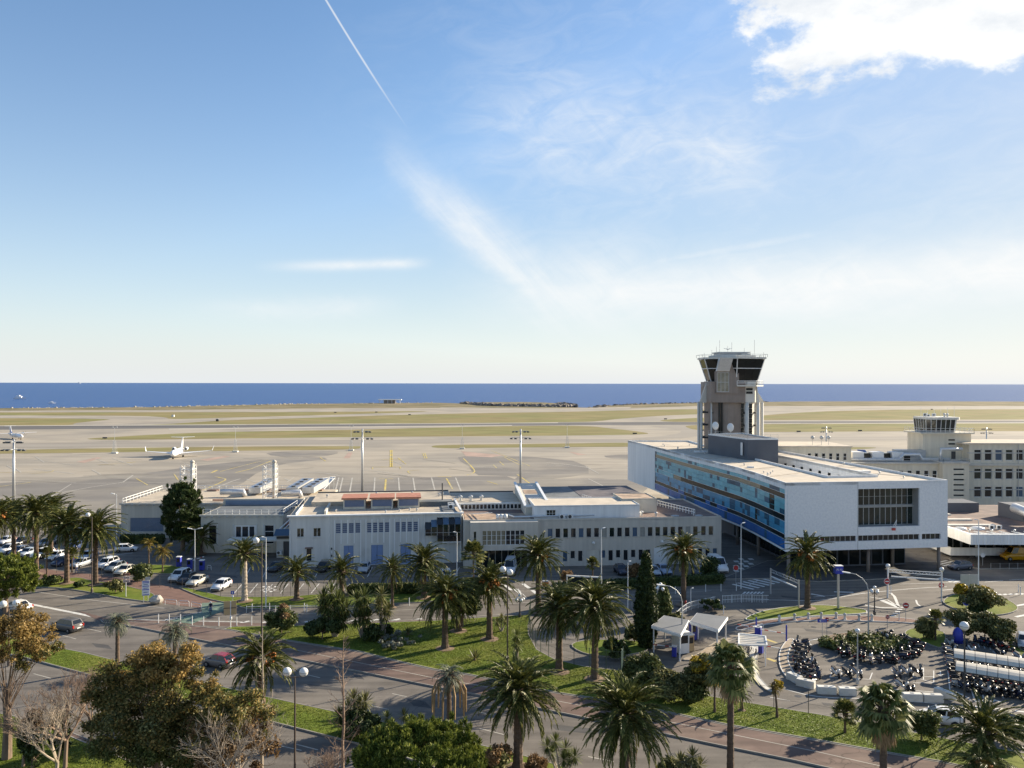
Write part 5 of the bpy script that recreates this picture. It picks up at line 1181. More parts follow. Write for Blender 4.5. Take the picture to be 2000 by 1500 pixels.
for u in (350, 508):                                          # lattice flue stands
    x = U(u); y = 6.0; o_ = MB(); h0, h1 = HT, 15.0; w_ = 1.25
    for (sx, sy) in ((-1, -1), (1, -1), (1, 1), (-1, 1)): o_.bar((x - .6 + sx * w_, y + sy * w_, h0), (x - .6 + sx * w_, y + sy * w_, h1 - .8), .12)
    for k in range(7):
        z = h0 + k * 1.1
        for (p, q) in (((-1, -1), (1, -1)), ((1, -1), (1, 1)), ((1, 1), (-1, 1)), ((-1, 1), (-1, -1))):
            o_.bar((x - .6 + p[0] * w_, y + p[1] * w_, z), (x - .6 + q[0] * w_, y + q[1] * w_, z), .08); o_.bar((x - .6 + p[0] * w_, y + p[1] * w_, z), (x - .6 + q[0] * w_, y + q[1] * w_, z + 1.0), .06)
    fs = o_.obj('flue_stand', 'metal_white', tb); MB().cyl(x + .25, y, h0, h1, .42, 12).lathe([(.5, h1), (.46, h1 + .25), (.1, h1 + .5)], 12, (x + .25, y, 0)).obj('flue', 'wall_beige', fs, True)
# front wing
A2 = (-58.4, 151.0); rz = R(2)
fw_ = thing('front_wing', 'flat-roofed pale wing with tall grey windows below the rooftop ducts', 'building', (*A2, 0), rz); Lw = 15.2
ops = [(1.4, 2.9, 1.6, 5.2), (6.2, 10.2, 1.6, 5.2), (11.8, 13.6, 1.6, 5.2)]
shell(MB(), Lw, 13, 0, 7.0, ops).obj('wall', 'wall_tan', fw_)
window(fw_, *ops[0], .1, 'glass', 'metal_white', 1, 1, .1); window(fw_, *ops[1], .1, 'glass', 'metal_white', 3, 1, .3); window(fw_, *ops[2], .1, 'glass', 'metal_white', 1, 3, .1)
for q in ops: MB().box(q[0] - .25, q[0] - .1, -.08, -.004, 1.2, 5.4).obj('pilaster', 'wall_white', fw_); MB().box(q[1] + .1, q[1] + .25, -.08, -.004, 1.2, 5.4).obj('pilaster', 'wall_white', fw_)
MB().box(.2, Lw - .2, .2, 12.8, 6.95, 7.05).obj('roof', 'roof_slate', fw_); MB().box(-.25, Lw + .2, -.25, .15, 6.9, 7.2).obj('eaves', 'wall_tan', fw_)
for i in range(11): MB().box(.6 + i * 1.4, .9 + i * 1.4, -.45, -.25, 6.7, 6.9).obj('eaves_bracket', 'metal_grey', fw_)
railing(fw_, [(.2, .5), (Lw, .5), (Lw, 12)], 7.1, 1.0, 1.3, 'metal_white', .03)
MB().box(0, Lw + 6, 13.0, 13.4, 5.0, 8.3).obj('clerestory', 'wall_tan', fw_); MB().box(.5, Lw + 5, 12.9, 12.99, 7.1, 8.0).obj('clerestory_band', 'shutter_blue', fw_)
# small link block with the dark door
lk = thing('link_block', 'small beige lean-to with a dark door between the wing and white workshop', 'building', (-43.0, 147.0, 0), R(3)); Ll = 4.4
ops = [(1.2, 2.5, .1, 3.1)]
shell(MB(), Ll, 12, 0, 4.6, ops).obj('wall', 'wall_beige', lk); door(lk, *ops[0], 'metal_dark', .1, 1)
MB().box(.2, Ll - .2, .2, 12, 4.55, 4.65).obj('roof', 'roof_gravel', lk); MB().add([(-.2, -1.6, 4.3), (Ll, -1.6, 4.3), (Ll, .3, 5.2), (-.2, .3, 5.2)], [(0, 1, 2, 3)]).obj('sloped_glazing', 'glass_blue', lk)
ac_unit(lk, .55, -.3, .6); ac_unit(lk, 3.2, -.3, .6); ac_unit(lk, 3.2, -.3, 1.4)
MB().box(0, Ll, -.14, -.004, 3.5, 3.9).obj('lintel', 'metal_dark', lk); MB().box(.3, Ll, 6, 11.8, 4.65, 5.3).obj('roof_kerb', 'red_tile', lk); MB().bar((-.3, -.4, 4.4), (2.6, 9, 7.6), .18).obj('roof_ladder', 'metal_white', lk); MB().bar((.5, -.4, 4.4), (3.4, 9, 7.6), .14).obj('roof_ladder', 'metal_white', lk)
# ================================================================== PLANTS
def frond_mesh(name, m, e0, bend, L=1.0, nl=24, wl=0.20, lw=0.020, droop=0.35, seed=0, rach=0.012):
    """feather leaf: arched midrib with two ranks of leaflets; leaves the origin along +x"""
    r = random.Random(seed); mb = MB(); N = 10; pts = []; tang = []; p = Vector((0, 0, 0)); yaw = r.uniform(-.10, .10)
    for i in range(N + 1):
        t = i / N; e = R(e0 - bend * t ** 1.25); d = Vector((math.cos(e), yaw * t, math.sin(e))).normalized()
        pts.append(p.copy()); tang.append(d); p = p + d * (L / N)
    mb.tube(pts, [rach * L * (1 - .8 * i / N) for i in range(N + 1)], 3, cap=False)
    for k in range(nl):
        t = .08 + .92 * (k + .5) / nl; f = t * N; i = min(N - 1, int(f)); c = pts[i].lerp(pts[i + 1], f - i); d = tang[i].lerp(tang[i + 1], f - i).normalized()
        side = d.cross(Vector((0, 0, 1)))
        side = side.normalized() if side.length > .1 else Vector((0, 1, 0)); up = side.cross(d).normalized()
        ll = L * wl * (math.sin(PI * min(1, .18 + t * .86)) ** .6) * r.uniform(.85, 1.1); a = R(58 - 36 * t)
        for sg in (-1, 1):
            v = (side * sg * math.sin(a) + d * math.cos(a) + up * r.uniform(.12, .42) - Vector((0, 0, droop * r.uniform(.6, 1.3)))).normalized()
            w_ = d * (lw * L); q = c + v * ll * .5 + up * .01 * L
            mb.add([c - w_ * .4, q - w_, c + v * ll - Vector((0, 0, ll * droop * .35)), q + w_], [(0, 1, 2, 3)])
    return mb.mesh(name, m)
def fan_mesh(name, m, e0, seed, L=1.0, droopy=.5):
    r = random.Random(seed); mb = MB(); e = R(e0); d = Vector((math.cos(e), 0, math.sin(e))); pl = .52 * L; tip = d * pl - Vector((0, 0, .06 * L))
    mb.tube([(0, 0, 0), d * pl * .5, tip], [.014 * L, .012 * L, .008 * L], 3, cap=False)
    up = Vector((0, 1, 0)).cross(d).normalized() * -1
    if up.z < 0: up = -up
    n = 18
    for i in range(n):
        a = R(-118 + 236 * (i + .5) / n); ln = L * .52 * (1 - .25 * abs(a) / 2.1) * r.uniform(.9, 1.08)
        v = (d * math.cos(a) + Vector((0, 1, 0)) * math.sin(a)).normalized(); w_ = v.cross(up).normalized() * (.052 * L)
        m1 = tip + v * ln * .55 + up * .03 * L; e_ = tip + v * ln - Vector((0, 0, ln * droopy * r.uniform(.5, 1.1)))
        mb.add([tip, m1 - w_, m1 + w_], [(0, 1, 2)]); mb.add([m1 - w_, e_, m1 + w_], [(0, 1, 2)])
    return mb.mesh(name, m)
ELEV = [84, 70, 56, 42, 28, 14, 0, -16, -34]
FM = {}
def fronds(kind):
    if kind in FM: return FM[kind]
    out = {}
    for j, e in enumerate(ELEV):
        out[e] = []
        for s in range(3):
            if kind == 'date': me = frond_mesh('frond', 'frond', e, 52 + 14 * s + max(0, e) * .25, 1, 34, .13, .021, .10, j * 10 + s)
            elif kind == 'queen': me = frond_mesh('frond', 'frond_yellow', e, 105 + 12 * s, 1, 22, .22, .02, .9, j * 10 + s + 300)
            elif kind == 'butia': me = frond_mesh('frond', 'frond_blue', e, 128 + 14 * s, 1, 24, .20, .02, .30, j * 10 + s + 600)
            elif kind == 'young': me = frond_mesh('frond', 'frond', e, 75 + 14 * s, 1, 24, .20, .019, .35, j * 10 + s + 900)
            elif kind == 'fan': me = fan_mesh('frond', 'fan_leaf', e, j * 10 + s + 40, 1, .55)
            elif kind == 'cham': me = fan_mesh('frond', 'frond', e, j * 10 + s + 80, 1, .15)
            out[e].append(me)
    FM[kind] = out; return out
FM['dead'] = [frond_mesh('dead_frond', 'dead_frond', -62 - 8 * s, 24, 1, 14, .13, .02, .5, s + 70) for s in range(3)]
FM['deadfan'] = [fan_mesh('dead_frond', 'dead_frond', -60 - 9 * s, s + 31, 1, .9) for s in range(3)]
def fruit_mesh(seed):
    r = random.Random(seed); mb = MB()
    for i in range(26):
        a = r.uniform(0, 2 * PI); e = R(r.uniform(-35, 30)); v = Vector((math.cos(a) * math.cos(e), math.sin(a) * math.cos(e), math.sin(e))); p = v * r.uniform(.5, .95)
        mb.tube([v * .3, p], .05, 3, False); mb.ball(p - Vector((0, 0, .12)), .17, 5, 4, (1, 1, 1.5))
    return mb.mesh('fruit_cluster', 'date_fruit')
FRUIT = fruit_mesh(3)
def trunk_mesh(h, r0, r1, m='bark_palm', seed=0, flare=1.5, lean=(0, 0)):
    r = random.Random(seed); mb = MB(); n = max(6, int(h / .28)); prof = []; pts = []
    for i in range(n + 1):
        t = i / n; rr = r0 + (r1 - r0) * t + (flare - 1) * r0 * math.exp(-t * h / .45); rr *= 1.06 if i % 2 else .94
        pts.append((lean[0] * t * t * h + r.uniform(-.015, .015), lean[1] * t * t * h, h * t)); prof.append(rr)
    return mb.tube(pts, prof, 9).mesh('trunk', m, False)
def palm(label, u, v0, vc, rpx, kind='date', n=84, r0=.40, fruit=0, dead=6, name='palm_tree', group=None, seed=None, full=1.0, emin=-34, emax=84, lean=(0, 0), tm='bark_palm', base_z=0.1, flare=1.45):
    """u,v0 = foot of the trunk; vc = row of the crown's heart; rpx = reach of the crown"""
    seed = seed if seed is not None else int(u * 7 + v0)
    r = random.Random(seed); g = G(u, v0, base_z); D = g.y
    h = H(v0, vc, u); Rm = rpx * D / FPX * (1.32 if kind == 'date' else 1.18)
    t = thing(name, label, 'palm tree', g, r.uniform(0, 6.28), group)
    if base_z and kind in ('date', 'fan'): MB().lathe([(r0 * 3.0, .055), (r0 * 2.0, .11), (r0 * .9, .2)], 11).obj('root_mound', 'soil', t)
    inst('trunk', trunk_mesh(h, r0, r0 * .82, tm, seed, flare, lean), t)
    cb = MB().ball((0, 0, -.25), r0 * 1.55, 10, 7, (1, 1, 1.25))
    for i in range(16):
        a = r.uniform(0, 6.28); z = r.uniform(-.7, .2); cb.bar((math.cos(a) * r0, math.sin(a) * r0, z), (math.cos(a) * r0 * 2.3, math.sin(a) * r0 * 2.3, z + .5), .12, .06)
    c = cb.obj('crown', 'bark_palm', t, loc=(lean[0] * h, lean[1] * h, h)); fm = fronds(kind); ks = [e for e in ELEV if emin <= e <= emax]
    for i in range(n):
        q = (i + .5) / n; want = emax - (emax - emin) * q ** (1 / full); e = min(ks, key=lambda x: abs(x - want + r.uniform(-8, 8)))
        o = inst('frond', r.choice(fm[e]), c, (0, 0, .18 - .45 * q), i * 2.39996 + r.uniform(-.15, .15)); s = Rm * r.uniform(.86, 1.08) * (.82 if e > 75 else 1.0); o.scale = (s, s, s); o.rotation_euler.x = r.uniform(-.12, .12)
    for i in range(dead):
        o = inst('dead_frond', r.choice(FM['deadfan' if kind == 'fan' else 'dead']), c, (0, 0, -.35 - r.random() * .5), r.uniform(0, 6.28)); s = Rm * r.uniform(.5, .75); o.scale = (s, s, s)
    for i in range(fruit):
        a = -R(40) + i * 1.1 - t.rotation_euler.z; inst('fruit_cluster', FRUIT, c, (math.cos(a) * r0 * 1.3, math.sin(a) * r0 * 1.3, -.1 + .3 * (i % 2)), a, Rm * .22)
    return t
GP_ = 'palms along the boulevard and airport gardens'
for a in [
    ('date palm with orange fruit cut by the left edge of the picture', -6, 1112, 1008, 42, dict(fruit=3)),
    ('dark date palm just right of the fruiting palm at left edge', 27, 1092, 1004, 38, dict()),
    ('tall date palm beside the round green pine at left', 71, 1122, 1004, 46, dict()),
    ('date palm half hidden behind the tall palms at left', 100, 1088, 1002, 42, dict()),
    ('date palm with bare brown trunk left of the globe lamp', 131, 1139, 1026, 46, dict()),
    ('broad date palm right behind the brown globe lamp post at left', 187, 1142, 1036, 50, dict(n=88)),
    ('low date palm under the big dark conifer', 392, 1082, 1050, 36, dict(n=44)),
    ('date palm with thick pale trunk and swollen neck beside the tan sign', 478, 1174, 1084, 42, dict(emin=-16, n=52, r0=.42, dead=0, tm='bark_pale')),
    ('short date palm on the verge before the white workshop corner', 580, 1171, 1119, 40, dict(emin=-16, n=46, r0=.36)),
    ('short date palm before the ribbed bays, left of the clipped hedge', 668, 1164, 1116, 38, dict(emin=-16, n=44)),
    ('slim date palm behind the clipped hedge', 767, 1187, 1112, 34, dict(n=44, r0=.22)),
    ('bushy date palm before the oriel of the white workshop', 829, 1168, 1098, 44, dict(n=78)),
    ('large date palm on the lawn nearest the white flower bed', 870, 1267, 1163, 56, dict(n=88, fruit=2)),
    ('small date palm behind the lawn palms with its crown in shade', 896, 1233, 1186, 36, dict(n=44)),
    ('date palm with orange fruit left of the dark double lamp', 957, 1249, 1140, 50, dict(n=78, fruit=4)),
    ('tall upright date palm before the golden ribbon window', 1052, 1196, 1086, 46, dict(n=88, fruit=1)),
    ('left of the two tall date palms by the curved fence', 1093, 1313, 1188, 58, dict(n=88)),
    ('right of the two tall date palms by the curved fence', 1163, 1327, 1186, 66, dict(n=94)),
    ('date palm with bright orange fruit before the beige office range', 1336, 1182, 1076, 42, dict(n=84, fruit=5)),
    ('date palm with red fruit before the white office block corner', 1578, 1188, 1086, 46, dict(n=80, fruit=4)),
    ('date palm with orange heart on the median beside the bare white tree', 511, 1386, 1288, 62, dict(n=78, fruit=5)),
    ('big dark date palm on the median at bottom centre', 1013, 1502, 1352, 78, dict(n=94)),
    ('largest date palm at the bottom edge right of centre', 1222, 1545, 1398, 88, dict(n=104, r0=.42)),
    ('date palm at the bottom right corner behind the sago palm', 1925, 1500, 1432, 78, dict(n=56, emin=-16)),
    ('short young date palm left of the small golden palm by the fence', 1450, 1388, 1355, 22, dict(n=30, r0=.14)),
    ]: palm(a[0], a[1], a[2], a[3], a[4], group=GP_, **a[5])
for a in [
    ('blue-grey jelly palm on the road edge above the autumn tree, left one', 230, 1302, 1216, 30, dict(n=44)),
    ('blue-grey jelly palm rising behind the autumn tree top, right one', 342, 1296, 1236, 36, dict(n=46)),
    ('blue-grey jelly palm hung with long tan flower stalks', 878, 1440, 1324, 36, dict(n=46, dead=4)),
    ]: palm(a[0], a[1], a[2], a[3], a[4], 'butia', group=GP_, emin=-16, r0=.24, **a[5])
for a in [
    ('young yellow-green palm nearest the tall conifer, left one', 291, 1103, 1062, 19, {}),
    ('young yellow palm in front of the conifer, right one', 318, 1118, 1078, 24, {}),
    ('little golden palm leaning on the lawn by the lower fence', 1519, 1402, 1348, 15, dict(lean=(-.12, .0))),
    ('small yellowish palm beside the tall fan palm', 1397, 1392, 1330, 24, dict(n=26)),
    ]: palm(a[0], a[1], a[2], a[3], a[4], 'queen', dict(n=22).get('x', a[5].pop('n', 20)) or 20, .11, 0, 2, group=GP_, emin=-16, **a[5])
palm('tall fan palm with shaggy skirt in front of the toll kiosk', 1428, 1512, 1300, 50, 'fan', 38, .30, 0, 36, group=GP_, emin=-34, flare=1.2, full=1.1)
palm('tall fan palm with shaggy skirt at lower right', 1727, 1524, 1385, 54, 'fan', 42, .30, 0, 32, group=GP_, flare=1.2, full=1.1)
for a in [('small bushy fan palm beside the tall lower right fan palm', 1652, 1432, 1392, 26), ('twin fan palm on the islet beside the scooter shelters', 1828, 1250, 1207, 17), ('low fan palm among the cordylines in the park', 745, 1242, 1188, 17), ('low fan palm in the park nearest the jelly palm bed', 712, 1240, 1196, 16),
          ('little fan palm beside the first parked cars at left', 92, 1122, 1080, 12), ('dwarf palm under the leaning date palms at left', 141, 1118, 1083, 13), ('small fan palm before the grey garage shutter', 1158, 1146, 1102, 14), ('small fan palm before the bay of the beige range', 925, 1150, 1082, 26)]:
    palm(a[0], a[1], a[2], a[3], a[4], 'cham', 34, .12, 0, 2, group=GP_, emin=-16, flare=1.1)
# tan flower stalks hanging from the jelly palm
jp = [o for o in bpy.data.objects if o.get('label', '').startswith('blue-grey jelly palm hung')][0]
for i in range(9):
    a = i * .7; mb = MB(); x, y = math.cos(a), math.sin(a); h = H(1440, 1324, 878); mb.tube([(x * .3, y * .3, h - .1), (x * 1.1, y * 1.1, h - .3), (x * 1.5, y * 1.5, h - 1.2), (x * 1.55, y * 1.55, h - 3.2)], [.04, .05, .13, .07], 5); mb.obj('flower_stalk', 'dead_frond', jp)
# sago palm with a rusty heart
sg = palm('low sago palm with rusty heart at the bottom right corner', 1925, 1530, 1498, 66, 'young', 40, .3, 0, 0, 'sago_palm', emin=0, emax=56)
MB().ball((0, 0, 0), .5, 10, 6, (1.6, 1.6, .8)).obj('cone', 'date_fruit', sg, True, (0, 0, H(1530, 1496, 1925)))

# ---- leaf clouds
def cloud_arrays(r, blobs, n, size, shell=.55, aspect=1.7, flat=.25, needle=False):
    vol = np.array([b[3] * b[4] * b[5] for b in blobs]) ** .8; vol /= vol.sum()
    idx = r.choice(len(blobs), n, p=vol); B = np.array(blobs)[idx]
    d = r.normal(size=(n, 3)); d /= np.linalg.norm(d, axis=1)[:, None]
    rad = (shell + (1 - shell) * r.random(n)) ; c = B[:, :3] + d * B[:, 3:6] * rad[:, None]
    nn = d * .7 + r.normal(size=(n, 3)) * .6; nn[:, 2] += flat; nn /= np.linalg.norm(nn, axis=1)[:, None]
    a = np.cross(nn, r.normal(size=(n, 3))); 
    if needle: a = d * .7 + r.normal(size=(n, 3)) * .45; a[:, 2] += .75
    a /= np.linalg.norm(a, axis=1)[:, None]; b = np.cross(nn, a); b /= np.linalg.norm(b, axis=1)[:, None] + 1e-6
    s = size * (.6 + .8 * r.random(n)); a *= (s * aspect / 2)[:, None]; b *= (s / 2)[:, None]
    return np.stack([c - a, c - b * .9, c + a, c + b * .9], 1).reshape(-1, 3)
def quads_mesh(name, V, m):
    n = len(V) // 4; me = bpy.data.meshes.new(name); me.vertices.add(n * 4); me.vertices.foreach_set('co', V.astype(np.float32).ravel())
    me.loops.add(n * 4); me.loops.foreach_set('vertex_index', np.arange(n * 4, dtype=np.int32)); me.polygons.add(n); me.polygons.foreach_set('loop_start', np.arange(0, n * 4, 4, dtype=np.int32))
    me.materials.append(MT[m]); me.update(calc_edges=True); return me
def clumps(seed, c, rad, k, cr=(.25, .42), up=-1.0, inner=.55):
    r = random.Random(seed); out = []
    for i in range(k):
        while True:
            d = Vector((r.gauss(0, 1), r.gauss(0, 1), r.gauss(0, 1))).normalized()
            if d.z > up: break
        q = inner + (1 - inner) * r.random() ** .6; s = r.uniform(*cr); q *= (1 - s * .6); R_ = min(rad) * s * 1.2
        out.append((c[0] + d.x * rad[0] * q, c[1] + d.y * rad[1] * q, c[2] + d.z * rad[2] * q, R_ * r.uniform(.8, 1.3), R_ * r.uniform(.8, 1.3), R_ * r.uniform(.6, 1.0)))
    for b in out[:k // 2]:                                   # stray sprigs past the outline
        v = Vector(b[:3]) - Vector(c); q = r.uniform(1.08, 1.28); s = min(rad) * r.uniform(.05, .11); out.append((c[0] + v.x * q, c[1] + v.y * q, c[2] + v.z * q, s, s, s * 1.6))
    return out
def limbs(seed, h, targets, r0, m='bark', spread=.3):
    lr = .42 if len(targets) < 60 else .16; targets = targets[:90:3] if len(targets) > 60 else targets
    """trunk with tapering limbs reaching towards the clumps"""
    r = random.Random(seed); mb = MB(); top = Vector((r.uniform(-.2, .2), r.uniform(-.2, .2), h))
    mb.tube([(0, 0, 0), (r.uniform(-.1, .1), r.uniform(-.1, .1), h * .5), top], [r0 * 1.25, r0, r0 * .75], 8)
    for b in targets:
        e = Vector(b[:3]); s = Vector((0, 0, h * r.uniform(.55, 1.0))); mid = s.lerp(e, .5) + Vector((r.uniform(-1, 1), r.uniform(-1, 1), r.uniform(-.2, .6))) * spread
        mb.tube([s, mid, e], [r0 * lr, r0 * lr * .55, r0 * .05], 5, False)
    return mb.mesh('trunk', m)
def tree(label, g, c, rad, k, n, size, lm, r0=.22, seed=1, cat='tree', name='tree', up=-.5, cr=(.25, .42), bark='bark', group=None, aspect=1.6, th=None, inner=.5, shell=.45, needle=False, lobes=None):
    """g = foot, c = crown centre above it, rad = crown radii"""
    t = thing(name, label, cat, g, 0, group); bl = clumps(seed, c, rad, k, cr, up, inner) if not lobes else [b for i, (lc, lr) in enumerate(lobes) for b in clumps(seed + i, lc, lr, k // len(lobes), cr, up, inner)]; rr = np.random.default_rng(seed)
    inst('trunk', limbs(seed, th or max(.4, c[2] - rad[2] * .45), [b for b in bl[:int(k * .7)]], r0, bark), t)
    mats = lm if isinstance(lm, (list, tuple)) else [(lm, 1.0)]
    bs = sorted(bl, key=lambda b: b[2] + rr.normal() * rad[2] * .25, reverse=True); i0 = 0
    for mname, frac in mats:
        i1 = min(len(bs), i0 + max(1, int(round(frac * len(bs))))); sub = bs[i0:i1] or bs[-1:]; i0 = i1
        inst('crown', quads_mesh('crown', cloud_arrays(rr, sub, int(n * frac), size, shell, aspect, needle=needle), mname), t)
    return t
def bush(label, u, v0, hw, hpx, lm='leaf_bush', n=2500, size=.22, name='shrub', seed=None, depth=1.0, k=22, cat='shrub', group=None, up=-.2, aspect=1.6):
    g = G(u, v0, .1); s = g.y / FPX; a = hw * s * 1.16; h = H(v0, v0 - hpx, u) * 1.02; n = int(n * 1.2); seed = seed or int(u * 3 + v0)
    return tree(label, g, (0, 0, h * .52), (a, a * depth, h * .5), k, n, size, lm, .07, seed, cat, name, -.9, (.3, .5), group=group, aspect=aspect, th=h * .4, inner=.25)

tree('big dark rounded conifer beside the technical building', G(357, 1076), (0, 0, 7.4), (3.9, 3.6, 6.0), 250, 42000, .17, 'leaf_dark', .4, 5, name='conifer', cr=(.10, .2), up=-1, needle=True, aspect=3, inner=.65, shell=.25)
tree('round green pine at the left edge beside the verge', G(12, 1200), (-.5, 0, 5.0), (4.9, 4.4, 3.1), 240, 46000, .11, 'leaf_pine', .3, 6, name='pine_tree', cr=(.10, .18), up=-.7, needle=True, aspect=4, inner=.7, shell=.2)
tree('domed green pine at the bottom edge below the jelly palm', Vector((-6.5, 57.6, 0)), (0, 0, 5.2), (4.9, 4.2, 2.3), 300, 90000, .075, 'leaf_pine', .3, 8, name='pine_tree', cr=(.11, .19), up=-.4, needle=True, aspect=4, inner=.72, shell=.2)
tree('large tree with dark green and rusty leaves at lower left', Vector((-27.4, 62.0, 0)), (-.4, 0, 7.0), (6.3, 5.4, 5.2), 330, 92000, .13, [('leaf_gold', .15), ('leaf_autumn', .50), ('leaf_olive', .20), ('leaf_bush', .15)], .34, 12, cr=(.18, .34), up=-.9, inner=.35, shell=.12, lobes=[((-.8, 0, 10.3), (1.9, 1.9, 2.0)), ((1.7, .3, 10.1), (1.9, 1.9, 2.0)), ((-3.7, 0, 8.4), (2.1, 2, 2.1)), ((3.9, -.3, 7.6), (2.3, 2.1, 2.3)), ((-.2, -.8, 6.6), (3.6, 3.2, 3.0)), ((-3.4, .2, 4.7), (2.6, 2.4, 2.5)), ((3.0, -.4, 4.4), (2.7, 2.5, 2.6)), ((0, 0, 3.9), (2.8, 2.4, 2.2))])
tree('rusty brown tree leaning right of the big autumn tree', Vector((-21.6, 60.5, 0)), (.6, 0, 5.6), (3.4, 3.2, 3.9), 110, 26000, .13, [('leaf_autumn', .45), ('leaf_brown', .55)], .2, 13, cr=(.11, .21), up=-.85, inner=.35, shell=.1)
tree('tall tree with thin golden leaves at the left edge', G(14, 1484), (.6, .2, 9.6), (3.6, 3.2, 3.4), 110, 21000, .125, [('leaf_gold', .75), ('leaf_autumn', .25)], .33, 14, cr=(.10, .2), up=-.7, bark='bark', inner=.3, th=6.0, shell=.1)
tree('dark glossy evergreen between the lawn palms', G(903, 1226), (0, 0, 3.6), (2.6, 2.4, 2.6), 40, 6500, .34, 'leaf_dark', .18, 15)
tree('dark cypress column covered with creeper at bottom left', G(66, 1505), (0, 0, 2.6), (1.15, 1.1, 2.7), 40, 6500, .17, [('leaf_brown', .25), ('leaf_dark', .75)], .16, 16, name='cypress_tree', up=-1)
tree('shorter dark column beside the creeper-covered cypress', G(117, 1478), (0, 0, 2.1), (.95, .9, 2.2), 34, 5200, .17, 'leaf_dark', .14, 17, name='cypress_tree', up=-1)
tree('yellow-tipped tree behind the tall fan palm', G(1372, 1370), (0, 0, 2.9), (1.7, 1.5, 2.4), 40, 6500, .2, [('leaf_yellow', .22), ('leaf_olive', .78)], .12, 18)
def cypress(label, u, v0, vt, hw, n, seed, lm='leaf_cypress'):
    g = G(u, v0, .1); h = H(v0, vt, u); w_ = hw * g.y / FPX; t = thing('cypress_tree', label, 'tree', g); r = np.random.default_rng(seed)
    MB().tube([(0, 0, 0), (0, 0, h * .8)], [.16, .05], 7).obj('trunk', 'bark', t)
    prof = lambda q: w_ * (math.sin(PI * min(1, .12 + q * .88)) ** .55) * (1 - .35 * q)
    bl = [(r.normal() * .06, r.normal() * .06, h * (.03 + .95 * i / 44), prof(i / 44) * r.uniform(.88, 1.06), prof(i / 44) * r.uniform(.88, 1.06), h * .045) for i in range(45)]
    V = cloud_arrays(r, bl, n, .24, .72, 2.2, .5); inst('crown', quads_mesh('crown', V, lm), t); return t
cypress('tall dark pointed cypress left of the toll kiosk', 1263, 1263, 1074, 27, 20000, 2); cypress('short cypress right of the tall cypress', 1297, 1213, 1138, 18, 6500, 3, 'leaf_bush')
cypress('thin cypress by the shaded wall of the beige office range', 1258, 1135, 1075, 7, 2500, 4)
